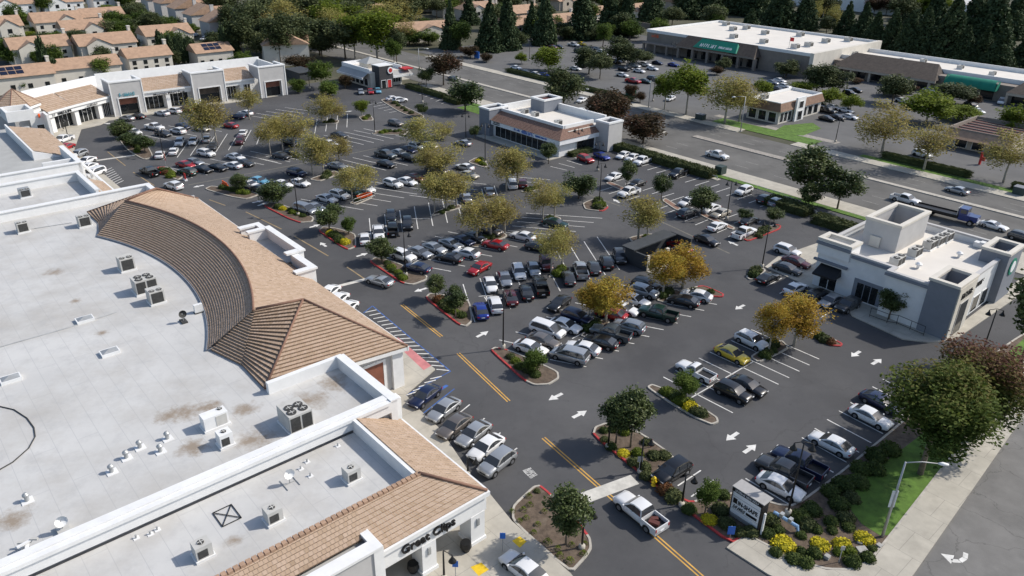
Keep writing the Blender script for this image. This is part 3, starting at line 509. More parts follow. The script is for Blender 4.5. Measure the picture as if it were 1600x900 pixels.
# far strip of shops
st = thing('strip_mall', 'long white strip of shops with tan tile roofs behind the far parking rows', 'shops', W(-168, 30, 0))
fr = [(-155.5, 3), (-159.5, 9), (-163.5, 15.5), (-165, 19), (-165, 62)]
body = [(-157.5, 1.5), (-162, 9.5), (-165.6, 16.2), (-167, 19), (-167, 61.5), (-177.5, 61.5), (-177.5, 19), (-168, 1)]
B(lambda m: m.prism([W(*q) for q in body], .1, 5.0), 'wall', white, st); B(lambda m: m.prism([W(*q) for q in body], 5.001, 5.15), 'flat_roof', roofw, st)
B(lambda m: (m.prism([W(-168, 1), W(-168.5, 1), W(-178, 19), W(-177.5, 19)], 4.5, 7.6), m.box(-178, -177.5, 19, 62, 4.5, 8.0), m.box(-178, -166, 61.5, 62, 4.5, 7.5)), 'parapet', white, st)
def slope(u0, v0, u1, v1, d0, n): # tile slope over an arcade front from (u0,v0) to (u1,v1)
    du, dv = u1-u0, v1-v0; L = hypot(du, dv); nu, nv = -dv/L, du/L
    a, b = W(u0-nu*-.3, v0-nv*-.3, 5.0), W(u1-nu*-.3, v1-nv*-.3, 5.0)
    a, b = W(u0, v0, 5.0), W(u1, v1, 5.0); c, d = W(u1+nu*d0, v1+nv*d0, 7.3), W(u0+nu*d0, v0+nv*d0, 7.3)
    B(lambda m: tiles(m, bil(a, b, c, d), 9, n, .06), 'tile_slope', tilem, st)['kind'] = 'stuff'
    mb = MB(); q = (b-a).normalized(); o = Vector((q.y, -q.x, 0)); mb.prism([a, b, b+o*.25, a+o*.25], 4.55, 5.0); mb.prism([a-o*.6, b-o*.6, b-o*.1, a-o*.1], 3.6, 4.55); mb.build('fascia', whitem, st)
    mb = MB(); mb.face([c, d, d-Vector((0, 0, 1)), c-Vector((0, 0, 1))]); mb.build('slope_back', white, st)
slope(-155.5, 3, -159.5, 9.2, 5, 16); slope(-159.5, 9.2, -164.6, 18.3, 5, 24); slope(-164.6, 25.8, -164.6, 37.6, 5, 28); slope(-164.6, 46.2, -164.6, 54.5, 5, 20)
for v0, v1, u in ((18.4, 25.7, -163.6), (37.7, 46.1, -163.6), (54.6, 62, -161.5)):
    B(lambda m: (m.box(u-1, u, v0, v0+1.4, .1, 8), m.box(u-1, u, v1-1.4, v1, .1, 8), m.box(u-1, u, v0+1.4, v1-1.4, 4.2, 8), m.box(u-6, u-1, v0, v0+.4, 5, 8), m.box(u-6, u-1, v1-.4, v1, 5, 8)), 'gable_front', greyst, st)
    B(lambda m: (m.box(u-1.1, u+.15, v0-.15, v1+.15, 8, 8.3), m.box(u-6, u-1.1, v0-.12, v0+.5, 8, 8.3), m.box(u-6, u-1.1, v1-.5, v1+.12, 8, 8.3), m.box(u, u+.1, v0-.1, v0+.15, .1, 8), m.box(u, u+.1, v1-.15, v1+.1, .1, 8), m.box(u, u+.12, v0+1.2, v0+1.45, .1, 4.3), m.box(u, u+.12, v1-1.45, v1-1.2, .1, 4.3), m.box(u, u+.12, v0+1.2, v1-1.2, 4.2, 4.45)), 'gable_trim', whitem, st)
    window(st, W(u-1.2, v0+1.4), W(u-1.2, v1-1.4), .2, 2.5, UD, glass, None); window(st, W(u-1.2, v0+1.4), W(u-1.2, v1-1.4), 2.52, 4.2, UD, shingle if v0 == 37.7 else brownglass, None, name='shade')
for (u, v), (u2, v2) in (((-159.2, 4.6), (-161.5, 8.6)), ((-162.2, 10.2), (-164.55, 14.6)), ((-165.55, 16.5), (-166.45, 18.2))):
    a, b = W(u, v), W(u2, v2); d = (b-a).normalized(); window(st, a, b, .2, 3.3, Vector((d.y, -d.x, 0)), mull=3)
for v0, v1 in ((26.3, 31), (32.3, 37.2), (47, 50), (51, 54)): window(st, W(-166.9, v0), W(-166.9, v1), .2, 3.3, UD, mull=3)
for u, v in ((-156.6, 3.6), (-160.3, 9.4), (-163.6, 15.2)): B(lambda m: m.cube(W(u-.6, v, .1), 1.1, 1.1, 3.6, radians(-20)), 'column', white, st)
for v in (31.2, 50.4): B(lambda m: m.box(-165.8, -164.8, v, v+1, .1, 3.7), 'column', white, st)
d_ = (W(-159.5, 9.2)-W(-155.5, 3)).normalized(); d2 = (W(-164.6, 18.3)-W(-159.5, 9.2)).normalized()
up = Vector((0, 0, 1)); o_ = Vector((d_.y, -d_.x, 0))
writing('NAILS & SPA', .75, W(-157.0, 5.1, 3.75)+o_*.12, d_, up, signblk, st, .05, 'sign_lettering', 3.9); marks(2, .6, W(-156.2, 3.9, 3.75)+o_*.12, d_, up, 1.0, greym, st); writing('Mountain Mike\'s Pizza', .8, W(-163.9, 28, 3.8), VD, up, signblk, st, .05, 'sign_lettering', 7.6)
marks(7, .8, W(-163.5, 20.2, 4.7), VD, up, 3.6, signteal, st); marks(10, .45, W(-160.9, 12.0, 3.85)+Vector((d2.y, -d2.x, 0))*.12, d2, up, 3.2, signblk, st)
# octagonal corner tower
tw = thing('corner_tower', 'octagonal white tower with peaked tan tile roof at the shops corner', 'tower', W(-158.5, -2, 0))
oc = lambda r, z: [W(-158.5+r*cos(pi/8+i*pi/4), -2+r*sin(pi/8+i*pi/4), z) for i in range(8)]
B(lambda m: m.prism(oc(4.4, 0), .1, 6.4), 'wall', greyst, tw); B(lambda m: (m.prism(oc(4.8, 0), 6.4, 7.0), m.prism(oc(4.55, 0), 5.2, 5.7)), 'cornice', whitem, tw)
E8 = oc(4.9, 7.0); ap = W(-158.5, -2, 10.2)
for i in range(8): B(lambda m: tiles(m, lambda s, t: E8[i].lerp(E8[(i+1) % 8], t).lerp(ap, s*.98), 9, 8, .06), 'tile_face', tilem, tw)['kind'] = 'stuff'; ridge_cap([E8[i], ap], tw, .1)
B(lambda m: (m.box(-153.9, -153.4, -1.0, 2.2, .1, 5.6), m.box(-153.4, -150, 1.7, 2.2, .1, 5.6)), 'front_wall', white, tw); B(lambda m: m.cube(W(-153.3, 1, 4.6), .1, .8, .8, 0), 'round_sign', orange, tw)
window(tw, W(-153.4, .1), W(-153.4, 1.4), .2, 3, UD)
B(lambda m: (m.box(-152, -146, -6, -5.5, 5.9, 8), m.box(-152, -151.5, -5.5, -1, 5.9, 8), m.box(-146.5, -146, -5.5, -1, 5.9, 8), m.box(-151.5, -146.5, -1.5, -1, 5.9, 8)), 'roof_screen', white, tw)

# burger restaurant beyond the lot
bk = thing('burger_restaurant', 'small restaurant with black brick tower and grey metal roofs', 'restaurant', W(-160, 89, 0))
B(lambda m: m.box(-170, -155, 84.5, 95, .1, 4.2), 'wall', cream, bk); B(lambda m: m.box(-170, -155, 84.5, 95, 4.2, 4.4), 'flat_roof', roofc, bk)
B(lambda m: (m.box(-170.2, -155, 84.2, 84.6, 4.2, 5.4), m.box(-170.2, -155, 94.8, 95.2, 4.2, 5.4), m.box(-170.4, -170, 84.2, 95.2, 4.2, 5.4)), 'parapet', signwh, bk)
B(lambda m: m.box(-156.5, -152.6, 86, 90.5, .1, 6.3), 'brick_tower', brick, bk); B(lambda m: m.box(-156.6, -152.5, 85.9, 90.6, 6.3, 6.5), 'tower_cap', whitem, bk)
mb = MB(); mb.face([W(-170, 82.3, 3.2), W(-155.5, 82.3, 3.2), W(-155.5, 84.6, 4.6), W(-170, 84.6, 4.6)]); mb.face([W(-152.8, 90.6, 3.3), W(-152.8, 97.5, 3.3), W(-156, 97.5, 4.4), W(-156, 90.6, 4.4)]); mb.face([W(-170, 97.5, 3.3), W(-152.8, 97.5, 3.3), W(-156, 95, 4.4), W(-170, 95, 4.4)]); mb.build('metal_awning', steelroof, bk)
B(lambda m: (m.box(-152.9, -152.6, 90.6, 97.6, 2.7, 3.3), m.box(-170, -155.5, 82.1, 82.3, 2.6, 3.2)), 'awning_fascia', whitem, bk)
hq = [W(-166, 86.5, 5.9), W(-160, 86.5, 5.9), W(-160, 92.5, 5.9), W(-166, 92.5, 5.9)]; mb = MB()
for i in range(4): mb.face([hq[i], hq[(i+1) % 4], W(-163, 89.5, 7.4)])
mb.face(hq[::-1]); mb.build('hip_cap', steelroof, bk); B(lambda m: m.box(-165.3, -160.7, 87.2, 91.8, 4.4, 5.9), 'hip_base', cream, bk)
mb = MB(); c0 = W(-152.5, 89.6, 5.0); mb.tube([c0, c0+UD*.15], .95, 20); mb.build('round_sign', signwh, bk); mb = MB()
mb.tube([c0+UD*.12, c0+UD*.2], [.6, .6], 16); mb.build('sign_badge', redm, bk); B(lambda m: m.box(-155.9, -152.9, 94.6, 97.7, 4.5, 4.8), 'red_band', redm, bk)
window(bk, W(-155, 92), W(-155, 94.5), 1, 2.4, UD, mull=2); window(bk, W(-152.6, 86.6), W(-152.6, 88), .3, 2.4, UD); window(bk, W(-152.6, 88.6), W(-152.6, 89.8), .3, 2.4, UD, redm)
for i in range(5): window(bk, W(-168+i*2.4, 84.5), W(-166.2+i*2.4, 84.5), .6, 2.5, -VD)

# bank-like office with blue sign
bn = thing('corner_office', 'white and slate office with brown tile mansard and blue sign band', 'building', W(-85, 87, 0))
B(lambda m: (m.box(-96, -73.2, 79.6, 94.4, .1, 3.8), m.box(-96, -74.8, 82.2, 94.4, 3.8, 4.9)), 'wall', white, bn); B(lambda m: m.box(-95.7, -73.5, 82.5, 94.1, 4.901, 5.0), 'flat_roof', roofc, bn)
B(lambda m: tiles(m, bil(W(-94.5, 78.6, 3.9), W(-72.2, 78.6, 3.9), W(-74.6, 81.8, 5.5), W(-94.5, 81.8, 5.5)), 9, 60, .05), 'front_mansard', tileb, bn)['kind'] = 'stuff'
B(lambda m: tiles(m, bil(W(-72.2, 78.6, 3.9), W(-72.2, 90.6, 3.9), W(-74.6, 90.6, 5.5), W(-74.6, 81.8, 5.5)), 9, 32, .05), 'side_mansard', tileb, bn)['kind'] = 'stuff'
B(lambda m: (m.box(-95, -74.5, 81.8, 82.3, 4.9, 6.1), m.box(-74.9, -74.4, 82.3, 91, 4.9, 6.1), m.box(-96, -74, 94, 94.6, 4.9, 6.6), m.box(-96.4, -95.9, 83, 94.6, 4.9, 6.4)), 'parapet', white, bn)
B(lambda m: (m.box(-94.5, -72.3, 78.8, 79.2, 2.9, 3.9), m.box(-72.7, -72.3, 79.2, 90.6, 2.9, 3.9)), 'sign_band', signwh, bn)
def hollow(par_, u0, u1, v0, v1, z0, z1, m1, th=.4, cap=.35, capm=whitem):
    B(lambda m: m.ring([(u0, v0), (u1, v0), (u1, v1), (u0, v1)], z0, z1, th), 'tower_wall', m1, par_)
    B(lambda m: m.ring([(u0-.12, v0-.12), (u1+.12, v0-.12), (u1+.12, v1+.12), (u0-.12, v1+.12)], z1, z1+cap, th+.24), 'tower_cap', capm, par_)
hollow(bn, -98.2, -94.6, 78.4, 84, .1, 6.0, dkgrey); hollow(bn, -73.4, -69.6, 90.6, 95, .1, 6.0, greyst); hollow(bn, -93, -88.5, 89.5, 95, 4.0, 7.6, dkgrey)
B(lambda m: m.box(-92.6, -88.9, 89.9, 94.6, 7.2, 7.3), 'red_roof', maroon, bn)
for i in range(11): window(bn, W(-93.6+i*1.75, 79.6), W(-92.2+i*1.75, 79.6), .3, 2.8, -VD, glass, blackm, fw=.1)
for i in range(4): window(bn, W(-73.2, 85+i*1.3), W(-73.2, 86.1+i*1.3), .3, 2.6, UD, glass, blackm, fw=.08)
marks(7, .45, W(-87, 78.77, 3.2), UD, up, 2.4, signblue, bn); marks(9, .75, W(-84.3, 78.77, 3.05), UD, up, 4.3, signblue, bn); marks(12, .36, W(-79.7, 78.77, 3.2), UD, up, 3.6, signblue, bn)
marks(9, .3, W(-93.8, 78.77, 3.45), UD, up, 2.4, signblk, bn); marks(12, .22, W(-93.8, 78.77, 3.1), UD, up, 2.4, signblk, bn)

# right-hand block on the right
gy = thing('corner_block', 'white flat-roofed right-hand block with slate bands, hollow roof towers and dark awning', 'building', W(2, 75, 0))
gp = [(-7.6, 65), (-3.2, 65), (-3.2, 64.9), (2.4, 64.9), (2.4, 63.4), (7.7, 63.4), (7.7, 64), (10.2, 64), (10.2, 84.5), (-7.6, 84.5)]
B(lambda m: m.prism([W(*q) for q in [(-7.6, 65), (2.4, 65), (2.4, 63.4), (10.2, 63.4), (10.2, 84.5), (-7.6, 84.5)]], .1, 5.2), 'wall', white, gy)
B(lambda m: m.prism([W(*q) for q in [(-7.3, 65.3), (2.7, 65.3), (2.7, 63.7), (9.9, 63.7), (9.9, 84.2), (-7.3, 84.2)]], 5.201, 5.3), 'flat_roof', roofc, gy)
B(lambda m: m.ring([(-7.6, 65), (2.4, 65), (2.4, 63.4), (10.2, 63.4), (10.2, 84.5), (-7.6, 84.5)], 5.2, 6.1, .35), 'parapet', white, gy)
B(lambda m: m.ring([(-7.72, 64.88), (2.28, 64.88), (2.28, 63.28), (10.32, 63.28), (10.32, 84.62), (-7.72, 84.62)], 6.1, 6.35, .55), 'parapet_cap', greyst, gy)
hollow(gy, -7.8, -3.2, 64.7, 67.5, 5.0, 6.9, white, capm=cream); B(lambda m: (m.box(-7.95, -3.1, 64.45, 64.68, 6.35, 6.75), m.box(-3.0, 2.3, 64.7, 64.86, 5.75, 6.08), m.box(2.2, 7.5, 63.1, 63.26, 5.75, 6.08), m.box(-7.95, -3.2, 64.6, 64.98, 3.9, 4.2)), 'slate_band', dkgrey, gy)
hollow(gy, -5.2, -.4, 72, 81, 5.2, 8.9, greyst, capm=cream); hollow(gy, 7.5, 10.9, 63.1, 68.6, .1, 7.0, dkgrey, capm=cream); hollow(gy, 7.8, 11.2, 78.5, 83.6, .1, 7.0, dkgrey, capm=cream)
B(lambda m: m.box(-4.0, -2.6, 71.7, 71.95, 5.4, 6.9), 'access_hatch', cream, gy)
window(gy, W(-6.6, 65), W(-4.3, 65), .2, 2.6, -VD, glass, white, mull=1); window(gy, W(-1.5, 65), W(1.3, 65), .3, 2.7, -VD, glass, dkgrey, fw=.5, mull=2)
mb = MB(); a = [W(-6.9, 64.95, 3.6), W(-4.0, 64.95, 3.6), W(-3.8, 63.3, 2.6), W(-7.1, 63.3, 2.6)]; mb.face(a); mb.face([a[3], a[2], a[2]-Vector((0, 0, .25)), a[3]-Vector((0, 0, .25))]); mb.face([a[0], a[3], W(-7.1, 64.95, 2.6)]); mb.face([a[1], a[2], W(-3.8, 64.95, 2.6)]); mb.build('awning', blackm, gy)
B(lambda m: m.box(10.9, 11.05, 63.2, 68.5, .1, 6.95), 'tower_face', cream, gy); window(gy, W(11.05, 64.6), W(11.05, 67), .2, 4.6, UD, glass, greyst)
marks(7, .8, W(11.06, 64.2, 5.3), VD, up, 3.6, signblk, gy); marks(8, .7, W(10.25, 71, 4.3), VD, up, 3.2, signblk, gy)
for i in range(3): window(gy, W(10.2, 69.5+i*2.9), W(10.2, 71.6+i*2.9), .4, 2.6, UD)
mb = MB(); c0 = W(11.2, 81, 4.9); mb.tube([c0, c0+UD*.12], 1.2, 24); mb.build('round_sign', green, gy); mb = MB(); mb.tube([c0+UD*.1, c0+UD*.16], .8, 20); mb.build('sign_centre', signwh, gy)

# dumpster shed
shedm = mat('charcoal_panel', (.045, .05, .055), .8, .15, 1)
ds = thing('dumpster_shed', 'low dark slate dumpster shed with flat roof beside black cars', 'shed', W(-27, 55, 0))
B(lambda m: (m.box(-29.3, -25.2, 50.3, 50.6, 0, 2.3), m.box(-29.3, -29, 50.6, 60.5, 0, 2.3), m.box(-29.3, -25.2, 60.5, 60.8, 0, 2.3)), 'wall', shedm, ds); B(lambda m: m.prism([W(-29.7, 49.9), W(-27.3, 49.9), W(-27.3, 59.6), W(-29.7, 59.6)], 2.5, 2.68), 'roof', shedm, ds)
B(lambda m: (m.box(-25.4, -25.2, 51, 54.6, .1, 2.0), m.box(-25.4, -25.2, 55.6, 60, .1, 2.0)), 'gate', blackm, ds); B(lambda m: (m.box(-25.5, -25.1, 50.4, 50.9, 0, 2.3), m.box(-25.5, -25.1, 54.8, 55.3, 0, 2.3)), 'post', cream, ds); struct_prism('concrete_apron', uvr(-25, -23, 50.4, 55.5), -.02, .03, conc)

# shops across the road
bx = thing('supermarket', 'long brown supermarket with white flat roof across the road', 'store', W(-120, 222, 0))
B(lambda m: m.box(-153, -86, 203, 248, -.05, 6.6), 'wall', tanw, bx); B(lambda m: m.box(-152.5, -86.5, 203.5, 247.5, 6.601, 6.8), 'flat_roof', roofc, bx)
B(lambda m: m.ring([(-153.2, 202.8), (-85.8, 202.8), (-85.8, 248.2), (-153.2, 248.2)], 6.6, 7.6, .5), 'parapet', white, bx); B(lambda m: (m.box(-86.9, -85.6, 202.6, 248.3, 0, 7.7)), 'end_wall', cream, bx)
mb = MB(); mb.face([W(-136, 198.4, 4.3), W(-104, 198.4, 4.3), W(-106, 202.7, 7.6), W(-134, 202.7, 7.6)]); mb.face([W(-104, 198.4, 4.3), W(-104, 202.7, 4.3), W(-106, 202.7, 7.6)]); mb.face([W(-136, 198.4, 4.3), W(-134, 202.7, 7.6), W(-136, 202.7, 4.3)]); mb.build('mansard', shingle, bx)
B(lambda m: [m.box(-135.5+i*6.2, -134.6+i*6.2, 198.8, 199.8, 0, 3.8) for i in range(6)] + [m.box(-136, -104, 198.5, 199.8, 3.7, 4.3)], 'arcade', tanw, bx); B(lambda m: [m.box(-152+i*5.4, -151.2+i*5.4, 199.6, 200.4, 0, 3) for i in range(4)] + [m.box(-152, -135, 199.4, 203, 3, 3.4)], 'pergola', tanw, bx)
mb = MB(); mb.face([W(-128.5, 198.2, 4.7), W(-111, 198.2, 4.7), W(-112.5, 201.4, 7.5), W(-127, 201.4, 7.5)]); mb.face([W(-111, 198.2, 4.7), W(-111, 201.4, 4.7), W(-112.5, 201.4, 7.5)]); mb.face([W(-128.5, 198.2, 4.7), W(-127, 201.4, 7.5), W(-128.5, 201.4, 4.7)]); mb.build('green_banner', green, bx); marks(8, 1.4, W(-126, 198.65, 5.2), UD, Vector((0, 0, 2.8))+VD*3.2, 6.5, signwh, bx); marks(9, .9, W(-118.5, 198.85, 5.4), UD, Vector((0, 0, 2.8))+VD*3.2, 5.5, signwh, bx)
for i in range(5): window(bx, W(-134+i*6.2, 202.95), W(-129.6+i*6.2, 202.95), .2, 3.6, -VD, glass, None)
marks(6, 1.0, W(-150.5, 202.7, 5.1), UD, up, 3.4, orange, bx)
s2 = thing('far_shop_row', 'long low shop row with dark shingle roofs and green barrel awnings', 'shops', W(-40, 228, 0))
B(lambda m: m.box(-85.5, 40, 216, 240, -.05, 4.6), 'wall', tanw, s2); B(lambda m: m.box(-85.5, 40, 221, 239.6, 4.601, 4.8), 'flat_roof', roofc, s2); B(lambda m: (m.box(-85.5, 40, 239.6, 240, 4.6, 6), m.box(-85.5, 40, 220.6, 221, 4.6, 5.8)), 'parapet', white, s2)
for u0, u1 in ((-84, -52), (-33, 0), (18, 40)):
    mb = MB(); mb.face([W(u0, 212.5, 3.4), W(u1, 212.5, 3.4), W(u1-3, 220.6, 7.0), W(u0+3, 220.6, 7.0)]); mb.face([W(u1, 212.5, 3.4), W(u1, 220.6, 3.4), W(u1-3, 220.6, 7)]); mb.face([W(u0, 212.5, 3.4), W(u0+3, 220.6, 7), W(u0, 220.6, 3.4)]); mb.face([W(u0+3, 220.6, 7), W(u1-3, 220.6, 7), W(u1-3, 220.7, 4.6), W(u0+3, 220.7, 4.6)]); mb.build('shingle_roof', shingle, s2)
    B(lambda m: [m.box(u0, u1, 212.6, 213, 2.7, 3.4)]+[m.box(u0+i*6, u0+i*6+.6, 212.8, 213.4, 0, 2.7) for i in range(int((u1-u0)/6)+1)], 'arcade', beige, s2)
    for i in range(int((u1-u0)/5)): window(s2, W(u0+.8+i*5, 215.95), W(u0+4.6+i*5, 215.95), .2, 2.8, -VD, glass, None)
for u0, u1 in ((-50, -36), (3, 15)):
    mb = MB(); n = 10; pr = [(213.2+2.6*(1-cos(pi/2*i/n)), 3.0+2.6*sin(pi/2*i/n)) for i in range(n+1)]
    for (va, za), (vb, zb) in zip(pr, pr[1:]): mb.face([W(u0, va, za), W(u1, va, za), W(u1-(zb-3)*.35, vb, zb), W(u0+(zb-3)*.35, vb, zb)])
    mb.face([W(u0, v, z) for v, z in pr]+[W(u0, 215.9, 3)]); mb.face([W(u1, v, z) for v, z in pr]+[W(u1, 215.9, 3)]); mb.build('barrel_awning', green, s2, smooth=True)
    for i in range(3): window(s2, W(u0+i*4.5+.5, 215.95), W(u0+i*4.5+4, 215.95), .2, 2.8, -VD, glass, None)
sm = thing('small_restaurant', 'small cream restaurant with brown mansard roof across the road', 'restaurant', W(-63, 152, 0))
B(lambda m: m.box(-69, -60, 142, 162, -.05, 3.6), 'wall', cream, sm); B(lambda m: m.box(-68.5, -60.5, 142.5, 161.5, 4.4, 4.5), 'flat_roof', roofc, sm); B(lambda m: m.ring([(-68.9, 142.1), (-60.1, 142.1), (-60.1, 161.9), (-68.9, 161.9)], 3.6, 5.2, .3), 'parapet', white, sm)
mb = MB(); q = [W(-69.6, 141.4, 3.1), W(-59.4, 141.4, 3.1), W(-59.4, 162.6, 3.1), W(-69.6, 162.6, 3.1)]; r = [W(-68.9, 142.1, 5), W(-60.1, 142.1, 5), W(-60.1, 161.9, 5), W(-68.9, 161.9, 5)]
for i in range(4): mb.face([q[i], q[(i+1) % 4], r[(i+1) % 4], r[i]])
mb.build('mansard', tileb and mat('brown_mansard', (.22, .14, .1), .9, .2, 1), sm); B(lambda m: (m.box(-59.5, -59.0, 148, 152, 0, 5.8)), 'entry_tower', white, sm)
window(sm, W(-58.98, 149), W(-58.98, 151), .2, 2.4, UD); window(sm, W(-58.98, 149.1), W(-58.98, 150.9), 3.2, 4.8, UD, signblk)
for i in range(3): window(sm, W(-60, 142.6+i*1.8), W(-60, 144+i*1.8), .4, 2.6, UD); window(sm, W(-60, 153+i*2.8), W(-60, 155+i*2.8), .4, 2.6, UD)
for i in range(3): window(sm, W(-68.4+i*2.8, 142), W(-66.4+i*2.8, 142), .4, 2.6, -VD)
rb = thing('red_roof_shop', 'low tan building with dark red flat roof at the right edge', 'building', W(-18, 162, 0))
B(lambda m: m.box(-26, -13, 156, 172, -.05, 3.4), 'wall', beige, rb); B(lambda m: m.box(-25.7, -13.3, 156.3, 171.7, 3.4, 3.5), 'red_roof', maroon, rb); B(lambda m: m.ring([(-26.1, 155.9), (-12.9, 155.9), (-12.9, 172.1), (-26.1, 172.1)], 3.4, 4.3, .3), 'parapet', tanw, rb)
B(lambda m: [m.box(-25.6, -13.4, 158+i*2.6, 158.25+i*2.6, 3.5, 3.75) for i in range(6)], 'roof_beam', tanw, rb); mb = MB(); mb.face([W(-26, 153.8, 2.4), W(-12, 153.8, 2.4), W(-12.9, 155.9, 3.9), W(-26, 155.9, 3.9)]); mb.build('front_awning', tilef, rb)
for i in range(3): window(rb, W(-24+i*3.6, 156), W(-21.6+i*3.6, 156), .3, 2.2, -VD)
for i_, (u0, u1, v0, v1, h_, m_, rm_, lb_) in enumerate([(-60, 40, 330, 380, 7, cream, roofc, 'pale warehouse behind the conifers at top right'), (-230, -110, 400, 440, 8, white, roofw, 'long white warehouse beyond the far trees at the top'), (-10, 80, 420, 480, 9, mat('blue_cladding', (.05, .14, .4), .5, .1, .5), roofw, 'blue-sided warehouse in the far top right corner'), (30, 120, 280, 320, 6, beige, roofc, 'low tan warehouse at the far right edge')]):
    w_ = thing('warehouse', lb_, 'warehouse', W((u0+u1)/2, (v0+v1)/2, 0), 'far warehouses'); B(lambda m: m.box(u0, u1, v0, v1, -.05, h_), 'wall', m_, w_); B(lambda m: m.box(u0+.3, u1-.3, v0+.3, v1-.3, h_, h_+.2), 'flat_roof', rm_, w_)

# ---------------------------------------------------------------- things on the roofs
def fanring(m, c, r): m.tube([c, c+Vector((0, 0, .06))], r, 14)
def hvac(px, py, z, sx, sy, sz, fans, label, rz=radians(-48.5), grp='rooftop air conditioners', small=False, mm=None):
    sx, sy, sz = sx*.9, sy*.9, sz*.9; b = at(px, py, z); t = thing('air_conditioner', label, 'air conditioner', b, grp, rz)
    mb = MB(); mb.cube((0, 0, 0), sx+.2, sy+.2, .18); part('base_curb', mb.mesh('base_curb', whitem), t)
    mb = MB(); mb.cube((0, 0, .18), sx, sy, sz); part('cabinet', mb.mesh('cabinet', mm or hvacm), t)
    if small: 
        mb = MB(); mb.cube((sx/2+.01, -sy*.1, .3), .03, sy*.6, sz*.6); part('grille', mb.mesh('grille', hvacd), t)
    else:
        for s_ in ((-.25, .25) if sy > 1.7 else (0,)):
            mb = MB(); mb.cube((sx/2+.01, s_*sy, .28), .03, sy*(.42 if sy > 1.7 else .8), sz*.82); part('grille', mb.mesh('grille', hvacd), t)
        mb = MB(); mb.cube((sx*.2, -sy/2-.01, .28), sx*.45, .03, sz*.8); part('side_panel', mb.mesh('side_panel', hvacm), t)
    for fx, fy in fans:
        mb = MB(); fanring(mb, Vector((fx*sx, fy*sy, .18+sz)), min(.42, sy*.2)); f_ = part('fan', mb.mesh('fan', hvacd), t)
        mb = MB(); mb.cube((fx*sx, fy*sy, .24+sz), .5, .06, .03); mb.cube((fx*sx, fy*sy, .245+sz), .06, .5, .03); part('fan_guard', mb.mesh('fan_guard', hvacm), f_)
    return t
F2 = [(.25, -.25), (.25, .25)]; R_ = radians(-48.5)
hvac(37, 362, ZR, 1.5, 1.5, 1.4, F2, 'grey roof air conditioner nearest the left edge on the store roof')
hvac(133, 353, ZR, 1.5, 1.7, 1.5, F2, 'roof air conditioner beside the upper tip of the curved tile roof')
hvac(199, 421, ZR, 1.7, 1.8, 1.7, F2, 'lone roof air conditioner with two fans inside the roof curve')
hvac(228, 455, ZR, 2.0, 2.6, 1.8, F2+[(-.2, -.2), (-.2, .2)], 'wide roof air conditioner, upper of the close pair inside the roof curve')
hvac(245, 472, ZR, 1.7, 1.7, 1.6, F2, 'roof air conditioner, lower of the close pair inside the roof curve')
hvac(463, 663, ZR, 2.7, 2.3, 1.8, F2+[(-.05, -.2), (-.05, .2)], 'largest tan roof air conditioner with four fans above the corner shop')
hvac(337, 665, ZR, 2.3, 1.2, 1.3, [(.3, .2)], 'long white roof unit beside the brown roof stain', rz=radians(41), mm=whitem)
hvac(353, 695, ZR, 1.1, 1.2, 1.3, [(0, 0)], 'small white roof unit with one fan next to long white unit', small=True, mm=whitem)
hvac(550, 749, ZR-.2, 1.1, 1.25, 1.15, [(0, 0)], 'grey single-fan roof unit nearest the inner tile wall', small=True)
hvac(428, 813, ZR-.2, 1.1, 1.25, 1.15, [(0, 0)], 'grey single-fan roof unit, middle of the three on the corner shop', small=True)
hvac(318, 868, ZR-.2, 1.1, 1.25, 1.15, [(0, 0)], 'grey single-fan roof unit lowest on the corner shop roof', small=True)
hvac(40, 307, 5.95, 1.9, 1.6, 1.2, F2, 'grey roof unit on the left shop unit near the left edge', mm=greym)
for i_, (x, y) in enumerate([(1400, 414), (1428, 400), (1451, 388), (1464, 382), (1477, 376)]): hvac(x, y, 5.3, 1.3, 2.4, 1.2, [(.1, .3), (.1, -.3)], f'tan rooftop unit, {ORD[i_]} from the left on the right-hand block roof', grp='gym rooftop units')
for i_, (x, y) in enumerate([(820, 178), (836, 183), (872, 196)]): hvac(x, y, 5.0, 1.5, 1.5, 1.1, F2, f'roof unit, {ORD[i_]} from the left behind the brown mansard with blue sign', grp='office rooftop units')
for i_, (x, y) in enumerate(sorted([(1134, 40), (1145, 48), (1146, 60), (1166, 46), (1193, 68), (1195, 54), (1242, 76), (1263, 73), (1290, 67), (1250, 57), (1325, 65)])): hvac(x, y, 6.8, 2.6, 2.2, 1.5, F2, f'far roof unit, {ORD[i_]} from the left on the supermarket roof', grp='supermarket roof units')
for i_, (x, y) in enumerate([(1335, 86), (1372, 94), (1405, 97), (1442, 98), (1500, 108), (1550, 118)]): hvac(x, y, 4.8, 1.8, 1.8, 1.1, F2, f'far roof unit, {ORD[i_]} from the left behind the dark shingle shop roofs', grp='shop row roof units')
for i_, (x, y) in enumerate([(220, 127), (250, 124), (285, 122), (330, 117)]): hvac(x, y-3, 5.15, 1.4, 1.4, 1.0, F2, f'small roof unit, {ORD[i_]} from the left behind the far strip gables', grp='strip roof units')
hvac(1194, 155, 4.5, 1.8, 1.6, 1.2, F2, 'roof unit on the small cream restaurant across the road')
def small_thing(name, label, cat, b, parts, grp=None, rz=R_):
    t = thing(name, label, cat, b, grp, rz)
    for n_, fn, m_ in parts: mb = MB(); fn(mb); part(n_, mb.mesh(n_, m_, smooth=False), t)
    return t
